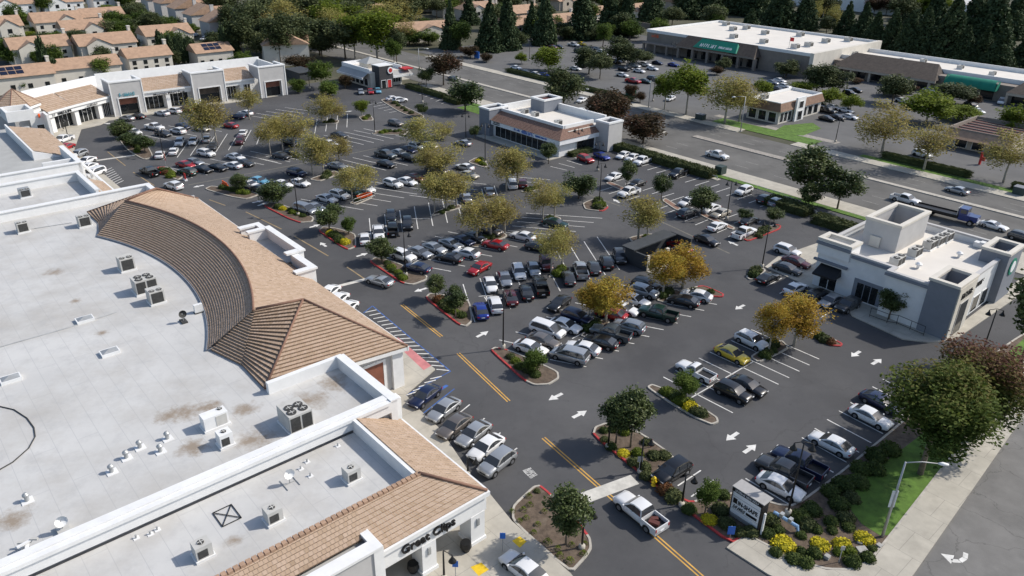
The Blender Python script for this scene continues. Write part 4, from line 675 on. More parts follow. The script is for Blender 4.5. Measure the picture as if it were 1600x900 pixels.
for i_, (x, y, lb) in enumerate([(133, 501, 'upper'), (172, 552, 'middle'), (17, 594, 'leftmost')]):
    def dome(m):
        q = [Vector((a, b, .3)) for a, b in ((-.75, -.5), (.75, -.5), (.75, .5), (-.75, .5))]
        for k in range(4): m.face([q[k], q[(k+1) % 4], Vector((0, 0, .55))])
    small_thing('skylight', f'{lb} grey domed skylight with white curb on the store roof', 'skylight', at(x, y, ZR), [('curb', lambda m: m.cube((0, 0, 0), 1.7, 1.2, .3), whitem), ('dome', dome, greym)], 'roof skylights', radians(41))
for i_, (x, y) in enumerate(sorted([(175, 738), (198, 716), (251, 706), (43, 783), (219, 700), (262, 686), (345, 686)])):
    small_thing('roof_vent', f'small white roof vent, {ORD[i_]} from the left on the store roof', 'vent', at(x, y, ZR), [('flashing', lambda m: m.cube((0, 0, 0), .8, .8, .06), whitem), ('pipe', lambda m: m.tube([(0, 0, .05), (0, 0, .5+.1*(i_ % 3))], .16, 10), greym), ('cap', lambda m: m.tube([(0, 0, .5), (0, 0, .62), (0, 0, .78)], [.24, .24, .1], 12), greym)], 'roof vents')
for i_, (x, y) in enumerate([(213, 841), (235, 835), (246, 828), (455, 740), (470, 733), (480, 722), (485, 744), (528, 697)]):
    small_thing('roof_pipe', f'short roof pipe, {ORD[i_]} from the left on the corner shop roof', 'pipe', at(x, y, ZR-.2), [('flashing', lambda m: m.cube((0, 0, 0), .4, .4, .04), whitem), ('pipe', lambda m: m.tube([(0, 0, .03), (0, 0, .3)], .07, 8), greym)], 'roof pipes')
def dish(m): m.tube([(.0, 0, .95), (.08, 0, 1.0), (.2, 0, 1.02)], [.05, .34, .42], 14, cap=False)
small_thing('satellite_dish', 'dark satellite dish on a block base inside the roof curve', 'satellite dish', at(287, 503, ZR), [('base', lambda m: m.cube((0, 0, 0), 1.0, .6, .18), hvacd), ('mast', lambda m: m.tube([(0, 0, .1), (0, 0, .95)], .04, 8), greym), ('dish', dish, hvacd)])
small_thing('satellite_dish', 'satellite dish on a metal stand beside the long white parapet', 'satellite dish', at(100, 830, ZR), [('base', lambda m: m.cube((0, 0, 0), 1.1, .8, .3), hvacm), ('mast', lambda m: m.tube([(0, 0, .1), (0, 0, .95)], .04, 8), greym), ('dish', dish, whitem)])
small_thing('satellite_dish', 'small satellite dish on a frame in the middle of the corner shop roof', 'satellite dish', at(453, 755, ZR-.2), [('base', lambda m: (m.tube([(-.7, -.5, .05), (.7, -.5, .05)], .03), m.tube([(-.7, .5, .05), (.7, .5, .05)], .03), m.tube([(0, -.5, .05), (0, .5, .05)], .03)), greym), ('mast', lambda m: m.tube([(0, 0, .05), (0, 0, .95)], .04, 8), greym), ('dish', dish, whitem)])
small_thing('condenser', 'small white condenser box at the inner edge of the curved roof', 'condenser', at(311, 488, ZR), [('cabinet', lambda m: m.cube((0, 0, .1), .4, .9, .9), whitem), ('feet', lambda m: m.cube((0, 0, 0), .6, 1.0, .1), hvacd)])
small_thing('antenna_frame', 'flat black metal frame with crossed bars lying on the corner shop roof', 'frame', at(355, 806, ZR-.2), [('frame', lambda m: [m.tube([a, b], .035, 6) for a, b in (((-.9, -.7, .06), (.9, -.7, .06)), ((.9, -.7, .06), (.9, .7, .06)), ((.9, .7, .06), (-.9, .7, .06)), ((-.9, .7, .06), (-.9, -.7, .06)), ((-.9, -.7, .07), (.9, .7, .07)), ((-.9, .7, .08), (.9, -.7, .08)))], blackm)])
small_thing('scrap_pile', 'heap of pale scrap metal lying beside the long white parapet', 'scrap', at(45, 858, ZR), [('panel', lambda m, k=k: m.cube((rnd.uniform(-.5, .5), rnd.uniform(-.5, .5), .02+.08*k), rnd.uniform(.4, 1), .2, .12, rnd.uniform(0, 3)), hvacm if k % 2 else whitem) for k in range(8)])
tag(MB().tube([at(x, y, ZR+.05) for x, y in ((-15, 628), (0, 635), (22, 640), (42, 653), (53, 668), (55, 682), (45, 700), (20, 722), (-15, 742))], .05, 6).build('roof_cable', hvacd), 'dark curved cable lying on the white roof at the left edge', 'cable')
tag(MB().tube([at(x, y, ZR+.04) for x, y in ((-10, 545), (100, 514), (182, 488))], .05, 6).build('conduit', greym), 'thin straight conduit crossing the white store roof past two skylights', 'conduit')
tag(MB().tube([at(x, y, ZR+.04) for x, y in ((48, 358), (80, 353), (112, 348))], .05, 6).build('conduit', greym), 'thin conduit between the two upper roof air conditioners', 'conduit')
for i_, (x, y) in enumerate([(1434, 419), (1498, 402)]): small_thing('roof_vent', ('left' if i_ == 0 else 'right')+' white mushroom vent on the right-hand block roof', 'vent', at(x, y, 5.3), [('pipe', lambda m: m.tube([(0, 0, 0), (0, 0, .5)], .18, 10), whitem), ('cap', lambda m: m.tube([(0, 0, .45), (0, 0, .65), (0, 0, .85)], [.4, .42, .15], 12), whitem)])
small_thing('vent_box', 'white boxy exhaust fan at the back right of the right-hand block roof', 'vent', at(1529, 386, 5.3), [('cabinet', lambda m: m.cube((0, 0, .05), 1.2, 1.0, .7), whitem), ('hood', lambda m: m.cube((.4, 0, .75), .6, .9, .15), whitem)])

# ---------------------------------------------------------------- trees and shrubs
def leaf_mesh(name, pts, size, m, rs, flat=0.3):
    mb = MB()
    for p, tn in pts:
        a = Vector((rs.gauss(0, 1), rs.gauss(0, 1), rs.gauss(0, 1)*flat)).normalized(); b = a.cross(Vector((rs.gauss(0, 1), rs.gauss(0, 1), rs.gauss(0, 1)+1.0))).normalized(); s = size*rs.uniform(.6, 1.35)
        a, b = a*s, b*s*.7; mb.face([p-a, p-b*.8, p+a, p+b*.8], min(1, max(0, tn)))
    return mb.mesh(name, m)
def crown(name, m, n, size, seed, clumps=26, spread=.3, sq=.8, hollow_=.35, cone=0, bias=0):
    rs = random.Random(seed); cl = []; ph = rs.uniform(0, 6); lob = lambda p: .9+.22*sin(2*atan2(p.y, p.x)+ph)*cos(p.z*2.2+ph)+.1*sin(5*atan2(p.y, p.x)+ph*2)
    for i in range(clumps):
        while True:
            p = Vector((rs.uniform(-1, 1), rs.uniform(-1, 1), rs.uniform(-1, 1)))
            if hollow_ < p.length < 1: break
        if cone: z = rs.random()**1.5*2-1; r = (1-z)/2*rs.uniform(.45, 1)**.6+.03; a = rs.uniform(0, 2*pi); p = Vector((r*cos(a), r*sin(a), z))
        k = rs.uniform(.75, 1.2)
        cl.append((p*(1 if cone else .8*lob(p)), k, rs.gauss(.5, .2)))
    pts = []
    for i in range(n):
        c_, k, tn = rs.choice(cl); s = spread*k*((1-c_.z)/2*.8+.25 if cone else 1)
        d = Vector((rs.gauss(0, 1), rs.gauss(0, 1), rs.gauss(0, 1)*sq)); d = d.normalized()*rs.random()**.4*1.35
        q = c_+d*s*(1.0 if cone else .8+.35*rs.random())
        if cone: q.z -= .1*hypot(q.x, q.y)
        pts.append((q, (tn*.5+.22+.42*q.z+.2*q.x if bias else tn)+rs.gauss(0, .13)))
    return leaf_mesh(name, pts, size, m, rs)
def trunk_mesh(name, m, seed, limbs=6, th=.05, zs=1.0, single=False):
    rs = random.Random(seed); mb = MB(); mb.tube([(0, 0, -.02), (rs.uniform(-.03, .03), 0, .35), (0, rs.uniform(-.04, .04), .75), (0, 0, 1.1 if single else 1.0)], [th*1.25, th, th*.75, th*.4], 7)
    for i in range(0 if single else limbs):
        a = 2*pi*i/limbs+rs.uniform(-.4, .4); z0 = rs.uniform(.5, .8); r = rs.uniform(.4, .75); z1 = z0+rs.uniform(.15, .5)
        mb.tube([(0, 0, z0), (r*.45*cos(a), r*.45*sin(a), z0+(z1-z0)*.6), (r*cos(a), r*sin(a), z1)], [th*.55, th*.36, th*.14], 5)
    return mb.mesh(name, m, smooth=True)
LM = {'syc': tintmat('sycamore_leaves', [(.20, .155, .06), (.31, .26, .08), (.33, .30, .09), (.22, .235, .07)], .8, .3, .5), 'gold': tintmat('golden_leaves', [(.22, .12, .025), (.38, .235, .03), (.40, .30, .04), (.22, .20, .04)], .8, .3, .2),
 'mag': tintmat('dark_green_leaves', [(.03, .048, .016), (.055, .08, .024), (.085, .112, .034), (.12, .14, .055)], .5, .15, .3), 'grn': tintmat('green_leaves', [(.04, .07, .014), (.08, .125, .02), (.13, .175, .03)], .8, .3, .4),
 'map': tintmat('maple_leaves', [(.035, .06, .014), (.075, .105, .02), (.13, .13, .03), (.16, .085, .045), (.12, .05, .045)], .8, .28, .15), 'mapg': tintmat('green_maple_leaves', [(.03, .058, .012), (.065, .10, .018), (.105, .135, .024), (.14, .12, .032)], .8, .3, .1), 'red': tintmat('russet_leaves', [(.035, .035, .018), (.07, .05, .025), (.11, .05, .03)], .8, .28, .3),
 'con': tintmat('conifer_needles', [(.028, .048, .02), (.052, .08, .034), (.085, .115, .05)], .8, .1, .3), 'brt': tintmat('bright_leaves', [(.08, .115, .014), (.15, .20, .02), (.22, .25, .035)], .8, .35, .3), 'oak': tintmat('oak_leaves', [(.04, .056, .02), (.072, .092, .034), (.11, .125, .05)], .7, .15, .4)}
LEAF = lambda k: LM[k]
PROTO = {'syc': [crown('crown', LM['syc'], 3900, .043, 10+i, 26, .32) for i in range(4)], 'gold': [crown('crown', LM['gold'], 7000, .04, 20+i, 40, .27) for i in range(2)], 'mag': [crown('crown', LM['mag'], 5500, .065, 30+i, 40, .29) for i in range(3)],
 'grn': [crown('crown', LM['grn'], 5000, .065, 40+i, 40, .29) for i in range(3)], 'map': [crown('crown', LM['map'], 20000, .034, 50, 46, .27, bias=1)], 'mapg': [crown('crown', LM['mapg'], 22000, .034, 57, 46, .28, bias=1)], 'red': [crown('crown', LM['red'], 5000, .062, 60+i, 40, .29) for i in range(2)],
 'con': [crown('crown', LM['con'], 9000, .085, 70+i, 170, .27, .5, cone=1) for i in range(3)], 'cyp': [crown('crown', LM['con'], 7000, .2, 80, 220, .3, .5, hollow_=.0)], 'brt': [crown('crown', LM['brt'], 5000, .065, 90+i, 40, .29) for i in range(2)], 'oak': [crown('crown', LM['oak'], 5500, .065, 95+i, 40, .29) for i in range(2)]}
TR = [trunk_mesh('trunk', None, 3+i) for i in range(3)]; TRS = trunk_mesh('trunk', None, 9, single=True)
DESC = {'syc': 'thin amber sycamore', 'gold': 'golden-yellow autumn tree', 'mag': 'dark glossy-leaved tree', 'grn': 'green leafy tree', 'map': 'large red-tinged green maple', 'red': 'russet-leaved tree', 'con': 'tall dark conifer', 'cyp': 'narrow dark cypress', 'brt': 'bright yellow-green tree', 'oak': 'dark evergreen oak'}
NTREE = [0]
def tree(kind, bx, by, ty, w, label, grp=None, lean=0.0, full=None):
    b = at(bx, by); h = max(1.8, height_at(bx, by, ty)); r = max(.7, w/2*depth(b)/F); NTREE[0] += 1; rs = random.Random(NTREE[0]*13); cs = 1.16 if depth(b) > 125 else (1.06 if kind in ('map', 'mapg') else .97)
    t = thing({'con': 'conifer', 'cyp': 'cypress_tree', 'map': 'maple_tree', 'mapg': 'maple_tree', 'syc': 'sycamore_tree', 'gold': 'autumn_tree', 'oak': 'oak_tree'}.get(kind, 'leafy_tree'), label, 'tree', b, grp, rs.uniform(0, 6.28))
    if kind in ('con', 'cyp'): cz, rz_ = h*.53, h*.47
    else: rz_ = min(h*.44, max(r*.8, h*.36)); cz = h-rz_
    part('trunk', TRS if kind in ('con', 'cyp') else rs.choice(TR), t, palebark if kind in ('syc', 'gold', 'brt') else bark, scale=(r*.9 if kind not in ('con', 'cyp') else h*.16, r*.9 if kind not in ('con', 'cyp') else h*.16, cz))
    part('crown', rs.choice(PROTO[kind]), t, None, (0, 0, cz), (0, 0, 0), ((r*cs*rs.uniform(.92, 1.1), r*cs*rs.uniform(.92, 1.1), rz_*(1.06 if cs > 1.1 else .98)) if kind != 'con' else (r*1.15, r*1.15, rz_*1.03))); return t
def trees(kind, lst, place, grp):
    lst = sorted(lst)
    for i, (bx, by, ty, w) in enumerate(lst):
        lb = f'{DESC[kind]}, {ORD[i]} from the left {place}' if len(lst) > 1 else f'{DESC[kind]} {place}'
        tree(kind, bx, by, ty, w, lb, grp)
trees('syc', [(318, 224, 152, 52), (338, 222, 150, 52), (390, 187, 137, 44), (423, 243, 184, 38), (442, 236, 178, 42), (460, 231, 171, 60), (489, 274, 207, 52), (506, 273, 213, 48), (530, 251, 212, 44), (503, 193, 146, 48), (519, 191, 152, 40)], 'in the upper left parking rows', 'upper left sycamores')
trees('syc', [(660, 231, 180, 58), (691, 216, 190, 36), (687, 270, 222, 62), (670, 275, 230, 40), (551, 315, 258, 48), (572, 305, 256, 46), (679, 333, 270, 50), (697, 330, 263, 56), (713, 324, 268, 52), (791, 299, 231, 60), (808, 295, 228, 58)], 'in the centre parking rows', 'centre sycamores')
trees('syc', [(745, 378, 308, 70), (767, 372, 302, 70), (788, 365, 304, 66), (848, 348, 279, 58), (866, 339, 282, 46)], 'behind the red and white sedans', 'centre row sycamores'); trees('syc', [(861, 428, 355, 58), (878, 418, 352, 58)], 'above the dark parked pickup', 'pair of sycamores')
trees('gold', [(946, 504, 430, 84), (920, 500, 440, 60)], 'among the van row', 'van row autumn trees'); trees('gold', [(1035, 463, 388, 72), (1066, 450, 380, 84)], 'beside the dumpster shed', 'shed autumn trees'); trees('gold', [(1200, 552, 468, 62), (1240, 540, 455, 96)], 'left of the right-hand block', 'gym autumn trees')
trees('syc', [(997, 376, 302, 78), (1010, 380, 312, 50)], 'behind the dumpster shed', 'shed sycamores'); trees('syc', [(1378, 238, 160, 84), (1443, 266, 186, 72), (1567, 286, 206, 70), (1132, 193, 113, 72), (1155, 190, 122, 60)], 'along the far pavement', 'far pavement sycamores')
trees('mag', [(377, 299, 271, 28), (432, 318, 283, 42), (515, 363, 316, 50), (597, 410, 370, 46), (681, 469, 428, 38), (712, 498, 444, 44)], 'in the kerbed beds by the drive', 'drive-side trees')
trees('grn', [(545, 366, 338, 30), (833, 583, 545, 44)], 'at a kerbed row end', 'small row-end trees'); trees('grn', [(1070, 630, 578, 46)], 'in the long bed below the white pickup', None)
trees('mag', [(227, 238, 208, 30), (192, 216, 188, 34), (205, 230, 205, 28)], 'in the bed facing the far shops', 'far bed trees')
tree('mag', 962, 694, 610, 66, 'dark glossy-leaved tree, left of two in the bed beside the double yellow line'); tree('mag', 985, 700, 606, 66, 'dark glossy-leaved tree, right of two in the bed beside the double yellow line')
tree('mag', 884, 852, 760, 74, 'dark glossy-leaved tree in the bottom bed beside the arcade corner'); tree('grn', 1101, 803, 746, 46, 'small green tree left of the roadside sign')
trees('mag', [(979, 292, 250, 28), (1033, 313, 272, 29), (904, 310, 268, 48), (1096, 335, 292, 44), (1163, 347, 325, 22), (1209, 347, 325, 24)], 'in the right-hand parking rows', 'right row trees'); trees('mag', [(857, 256, 224, 28), (741, 218, 195, 18)], 'beside the building with the blue sign', 'office trees')
trees('grn', [(466, 145, 122, 26), (515, 150, 126, 36), (503, 138, 92, 42), (616, 104, 58, 26)], 'around the burger restaurant', 'restaurant trees'); trees('red', [(540, 138, 115, 26), (693, 133, 78, 48), (470, 110, 84, 40)], 'near the burger restaurant', 'restaurant russet trees'); trees('brt', [(566, 182, 155, 24)], 'in front of the burger restaurant', None)
trees('mag', [(666, 136, 103, 24), (727, 174, 120, 54), (660, 182, 160, 18)], 'between the restaurant and the road', 'roadside trees'); trees('red', [(955, 210, 135, 60), (930, 200, 142, 40), (1005, 224, 172, 62)], 'behind the building with the blue sign', 'russet roadside trees')
trees('oak', [(880, 176, 106, 64), (920, 116, 72, 44), (937, 123, 84, 34), (965, 100, 58, 50), (985, 104, 70, 40), (1007, 100, 80, 26)], 'in the car park across the road', 'far car park oaks'); trees('brt', [(857, 110, 70, 42), (815, 100, 82, 18), (1072, 178, 99, 58), (1038, 171, 112, 40)], 'along the far roadside', 'bright far trees')
trees('oak', [(1275, 146, 98, 48), (1300, 146, 104, 50), (1227, 122, 93, 36), (1393, 162, 116, 48), (1487, 162, 130, 56), (1395, 150, 130, 40)], 'in front of the dark shingle shops', 'shop front oaks'); trees('brt', [(1447, 192, 142, 66), (1295, 166, 138, 36), (1328, 174, 148, 30), (1500, 188, 165, 52), (1585, 218, 163, 56), (1252, 149, 126, 40), (1190, 150, 125, 30)], 'in the far right car park', 'bright car park trees')
trees('red', [(1388, 124, 104, 30), (1337, 130, 121, 24), (1420, 146, 131, 22), (1520, 164, 147, 22), (1105, 92, 80, 18), (1120, 117, 102, 20)], 'by the far shop fronts', 'russet shop trees')
trees('mag', [(1258, 312, 228, 66), (1308, 327, 258, 58)], 'beside the near pavement of the road', 'large roadside trees'); trees('mag', [(1262, 325, 285, 40)], 'low between the two roadside trees', None)
tree('mapg', 1437, 742, 566, 175, 'large mostly green maple on the lawn beside parked white sedan'); tree('map', 1515, 690, 540, 158, 'red-topped maple at the right beside the pavement'); tree('mag', 1592, 575, 395, 108, 'large dark tree cut by the right edge beside the right-hand block'); tree('mag', 1388, 500, 450, 46, 'small dark tree inside the black railing of the right-hand block'); tree('grn', 1447, 514, 486, 30, 'small pale green tree at the right-hand block railing')
trees('con', [(1215, 45, -30, 44), (1255, 46, -18, 36), (1320, 54, 4, 28), (1345, 60, 5, 32), (1362, 77, 20, 34), (1388, 80, 15, 36), (1415, 87, 18, 40), (1435, 90, 14, 38), (1475, 94, -8, 50), (1500, 99, 42, 36), (1530, 101, 44, 34), (1540, 76, -24, 56), (1556, 107, 46, 42), (1592, 105, 60, 36), (1575, 60, -10, 40), (1450, 70, -20, 44), (1510, 72, -22, 44)], 'behind the white-roofed shops', 'conifers behind the shops')
trees('con', [(704, 76, 2, 27), (733, 38, -6, 28), (765, 80, 0, 36), (792, 77, -12, 36), (850, 70, -16, 32), (908, 60, -18, 46), (952, 52, -22, 40), (978, 54, -16, 30), (1018, 34, -28, 40), (1075, 28, -30, 44), (1105, 28, -28, 44), (1150, 22, -40, 44), (1180, 26, -40, 40), (830, 60, 5, 26)], 'along the top middle skyline', 'top middle conifers')
trees('syc', [(1268, 40, 0, 28), (1298, 48, 4, 26), (1285, 30, -8, 26)], 'beyond the supermarket roof', 'far top sycamores'); trees('brt', [(1430, 30, -10, 44), (1460, 34, -12, 40)], 'behind the tall conifers', 'far bright trees'); trees('red', [(1365, 22, -6, 26), (1384, 24, -10, 26)], 'far beyond the conifers', 'far red trees')
trees('brt', [(590, 98, 10, 66), (555, 92, 18, 50), (515, 60, 0, 50)], 'in the grove beyond the burger restaurant', 'grove bright trees'); trees('oak', [(540, 92, 30, 56), (500, 86, 28, 56), (470, 84, 20, 54), (439, 103, 18, 40), (400, 78, 0, 52), (380, 95, 22, 44), (420, 50, -10, 60), (560, 45, -8, 60), (480, 40, -15, 60), (620, 100, 42, 34), (350, 38, -20, 50), (365, 60, 5, 40)], 'in the grove behind the strip', 'grove dark trees'); trees('syc', [(450, 60, -5, 56), (600, 60, 0, 50), (525, 75, 10, 50), (635, 70, 30, 34), (425, 80, 15, 40)], 'in the grove behind the strip', 'grove olive trees')
trees('grn', [(37, 44, 17, 38), (62, 55, 38, 30), (20, 98, 58, 54), (198, 52, 20, 32), (226, 50, 14, 36), (262, 46, 25, 46), (150, 120, 97, 40), (40, 142, 124, 24), (180, 55, 28, 34), (300, 50, 38, 30), (5, 90, 60, 40), (225, 110, 95, 20), (345, 66, 56, 18), (110, 80, 62, 22), (68, 100, 85, 26)], 'among the terracotta-roofed houses', 'house garden trees'); trees('brt', [(168, 20, 6, 20), (185, 22, 8, 18), (48, 60, 48, 20)], 'between the far left houses', 'bright garden trees')
trees('cyp', [(76, 132, 61, 12), (92, 132, 92, 11)], 'behind the left end of the strip', 'pair of cypresses'); trees('cyp', [(x, 104-i*.8, y, 9) for i, (x, y) in enumerate(((257, 50), (265, 58), (272, 55), (280, 58), (287, 56), (295, 60), (301, 58), (306, 62)))], 'in the row behind the strip', 'cypress row'); trees('cyp', [(354, 97, 42, 11), (363, 96, 38, 11), (372, 95, 42, 11)], 'of three behind the strip end', 'three cypresses')
trees('grn', [(640, 70, 44, 40), (670, 70, 45, 40), (720, 78, 30, 34), (655, 20, 0, 30), (620, 12, -10, 30), (680, 12, -8, 34), (690, 60, 40, 30)], 'around the top middle houses', 'top middle garden trees'); trees('red', [(735, 90, 70, 30), (760, 97, 82, 22), (985, 155, 130, 24), (1000, 160, 142, 18)], 'on the far road bank', 'far bank russet trees')
trees('oak', [(880, 62, 35, 34), (810, 75, 50, 30), (930, 62, 40, 36), (990, 58, 40, 30), (1130, 110, 90, 24), (1050, 40, 10, 30)], 'at the foot of the top conifers', 'low dark far trees')

rf = random.Random(21)
def filler(kind, n, box, size, place, grp, avoid=()):
    L = []
    for i in range(n):
        for _ in range(60):
            x, y = rf.uniform(box[0], box[1]), rf.uniform(box[2], box[3])
            u, v = uvof(at(x, y))
            if not (98 < v < 134 and u > -420) and not (-185 < u and v < 98) and not (u > -160 and 134 < v < 252): break
        w = rf.uniform(*size); L.append((round(x, 1), round(y, 1), round(y-w*rf.uniform(.9, 1.25), 1), w))
    trees(kind, L, place, grp)
filler('grn', 26, (0, 400, 2, 128), (20, 34), 'filling gaps between the far left houses', 'gap trees left'); filler('oak', 20, (0, 400, 2, 110), (22, 36), 'standing dark between the far left houses', 'dark gap trees left')
filler('oak', 34, (390, 640, 8, 100), (34, 56), 'packed in the dark grove behind the strip', 'packed grove trees'); filler('syc', 12, (400, 640, 10, 90), (34, 54), 'packed in the autumn part of the grove', 'packed autumn grove trees'); filler('brt', 10, (480, 640, 10, 95), (30, 50), 'packed in the bright part of the grove', 'packed bright grove trees')
filler('oak', 30, (640, 1130, 0, 60), (24, 42), 'in the band along the top middle', 'top band dark trees'); filler('grn', 22, (640, 1130, 0, 75), (18, 34), 'in the garden band along the top middle', 'top band green trees'); filler('con', 16, (1130, 1600, 5, 75), (26, 40), 'in the conifer band at the top right', 'top right band conifers'); filler('oak', 18, (1200, 1600, 0, 70), (24, 40), 'low among the top right conifers', 'top right low trees')
def shrub_mesh(name, kind, m, seed, n=420):
    rs = random.Random(seed); mb = MB(); pts = []
    for i in range(n):
        a, z = rs.uniform(0, 2*pi), rs.uniform(-.25, 1); r = sqrt(max(0, 1-z*z)) if kind == 'ball' else (1 if rs.random() < .6 else rs.random()); k = 1+.12*sin(a*3+seed)*rs.random()
        if kind == 'box': p = Vector((rs.uniform(-1, 1), rs.uniform(-1, 1), 1)) if rs.random() < .4 else (Vector((rs.choice((-1, 1)), rs.uniform(-1, 1), rs.uniform(0, 1))) if rs.random() < .5 else Vector((rs.uniform(-1, 1), rs.choice((-1, 1)), rs.uniform(0, 1)))); p *= rs.uniform(.93, 1.04)
        elif kind == 'tuft': d_ = rs.random(); p = Vector((d_*cos(a), d_*sin(a), (1-d_*d_)*rs.uniform(.4, 1)))
        else: p = Vector((r*cos(a), r*sin(a), max(0.02, z)))*rs.uniform(.85, 1.05)*k
        pts.append((p, rs.gauss(.5, .22)))
    lm = leaf_mesh(name, pts, .13 if kind != 'box' else .09, m, rs, .6)
    if kind != 'tuft':                                # leafy core so the ground does not show through
        c = MB(); nn = 10
        if kind == 'box': c.cube((0, 0, 0), 1.84, 1.84, .93, 0, .2)
        else: c.tube([(0, 0, -.02), (0, 0, .3), (0, 0, .6), (0, 0, .82)], [.82, .84, .66, .3], nn, True, .25)
        k = len(lm.vertices); vs_ = [v.co.copy() for v in lm.vertices]+c.v; fs = [tuple(p.vertices) for p in lm.polygons]+[tuple(i+k for i in f) for f in c.f]; tt = [a.value for a in lm.attributes['tint'].data]+c.t
        me = bpy.data.meshes.new(name); me.from_pydata([tuple(v) for v in vs_], [], fs); me.materials.append(m); a = me.attributes.new('tint', 'FLOAT', 'FACE'); a.data.foreach_set('value', tt); return me
    return lm
SM = {'g': tintmat('shrub_green', [(.03, .05, .012), (.06, .085, .018), (.09, .12, .025)], .8, .15, .3), 'd': tintmat('shrub_dark', [(.04, .055, .018), (.075, .088, .03), (.115, .125, .045)], .8, .12, .3), 'y': tintmat('shrub_yellow', [(.2, .2, .015), (.55, .46, .02), (.7, .58, .025)], .8, .15, .1), 'l': tintmat('shrub_lime', [(.07, .10, .012), (.12, .16, .018), (.18, .21, .025)], .8, .2, .3), 'r': tintmat('shrub_rust', [(.06, .04, .02), (.14, .06, .025), (.2, .09, .03)], .8, .12, .2)}
SH = {k: [shrub_mesh('shrub', 'ball', SM[k], 5+i) for i in range(2)] for k in SM}; TUFT = shrub_mesh('tuft', 'tuft', SM['l'], 3, 150); HB = {k: shrub_mesh('hedge', 'box', SM[k], 8, 1500) for k in 'gd'}
SN = {'g': 'green', 'd': 'dark green', 'y': 'yellow', 'l': 'lime green', 'r': 'rust-tinged'}
def shrubs(place, lst, grp, z=.1):
    for i, (x, y, r, k) in enumerate(sorted(lst)):
        o = bpy.data.objects.new('shrub', TUFT if k == 't' else SH[k][i % 2]); C.objects.link(o); o.location = at(x, y, z); o.rotation_euler.z = i*1.3; r = r*(.86 if k == 'y' else .8); h = r*(.55 if k == 'y' else rnd.uniform(.75, 1.05)); o.scale = (r, r, h if k != 't' else r*1.3)
        tag(o, f"{'tufted lime' if k == 't' else SN[k]+' rounded'} shrub, {ORD[i]} from the left {place}", 'shrub', grp)
shrubs('in the bottom bed beside the arcade corner', [(818, 797, .42, 't'), (812, 815, .4, 't'), (828, 790, .45, 't'), (822, 810, .4, 't'), (800, 800, .4, 't'), (826, 776, .45, 't'), (839, 768, .4, 'd'), (840, 820, .4, 't'), (834, 833, .4, 't'), (856, 848, .5, 't'), (872, 858, .4, 't'), (893, 852, .4, 't'), (875, 869, .45, 't'), (912, 866, .45, 't'), (890, 877, .5, 't'), (914, 850, .35, 't'), (850, 800, .4, 't')], 'bottom bed shrubs')
shrubs('in the curved bed beside the yellow line', [(943, 674, .6, 'g'), (958, 672, .7, 'g'), (975, 676, .8, 'l'), (955, 699, .75, 'g'), (974, 709, .75, 'y'), (996, 709, .8, 'l'), (990, 724, .8, 'd'), (1006, 732, .9, 'd'), (1010, 745, .8, 'd'), (1022, 713, .9, 'd'), (1038, 713, .9, 'd'), (1010, 692, .7, 'd'), (945, 688, .6, 'd')], 'yellow line bed shrubs')
shrubs('between the hydrant and the roadside sign', [(1040, 768, 1.0, 'r'), (1052, 777, 1.1, 'd'), (1077, 797, .85, 'g'), (1108, 813, .85, 'y'), (1125, 798, 1.0, 'd'), (1135, 820, .95, 'd'), (1172, 833, .9, 'd'), (1153, 833, .8, 'd'), (1130, 775, .8, 'g'), (1205, 815, 1.0, 'd'), (1198, 835, .8, 'g')], 'hydrant bed shrubs')
shrubs('in the corner bed by the street', [(1224, 852, 1.2, 'y'), (1281, 852, .95, 'y'), (1316, 852, .95, 'y'), (1350, 842, .95, 'y'), (1216, 830, .7, 'g'), (1252, 838, .6, 'g'), (1275, 828, .7, 'g'), (1298, 817, .8, 'g'), (1300, 830, .6, 'g'), (1325, 825, .75, 'g'), (1251, 862, .6, 'g'), (1272, 866, .8, 'g'), (1212, 865, .7, 'g'), (1240, 875, .9, 'g'), (1258, 881, .9, 'g'), (1310, 864, .6, 'l'), (1328, 863, .7, 'l'), (1332, 880, .9, 'g'), (1355, 873, .8, 'g'), (1363, 858, .5, 'g')], 'corner bed shrubs')
shrubs('behind the corner bed below the parked sedan', [(1250, 810, 1.15, 'g'), (1268, 798, 1.15, 'g'), (1262, 822, 1.0, 'd'), (1310, 790, 1.15, 'g'), (1322, 812, 1.0, 'd'), (1298, 770, 1.15, 'g'), (1318, 760, 1.3, 'g'), (1340, 755, 1.3, 'g'), (1330, 780, 1.0, 'd'), (1345, 735, 1.3, 'g'), (1365, 735, 1.3, 'g'), (1368, 715, 1.3, 'g'), (1390, 705, 1.3, 'g')], 'dark bed shrubs')
BL = {'a': 'gdgld', 'b': 'glgdgr', 'c': 'lglgldg', 'd': 'ygdggyg', 'e': 'gllgyg', 'f': 'llgglgg', 'g': 'llrgg', 'h': 'lggdglgd', 'i': 'ddyglggl', 'l': 'ggd', 'm': 'gddd', 'n': 'dllgdg', 'o': 'gdd', 'p': 'rdg', 'q': 'ddg', 'r': 'lgl', 's': 'gdgdg', 't': 'ggd', 'u': 'dgdg', 'v': 'dd', 'w': 'dgd', 'x': 'ggd', 'y': 'dg', 'z': 'lgg', 'A': 'llggl', 'B': 'llyg', 'C': 'gldg', 'D': 'dg', 'E': 'dgdgd', 'G': 'lgdl'}
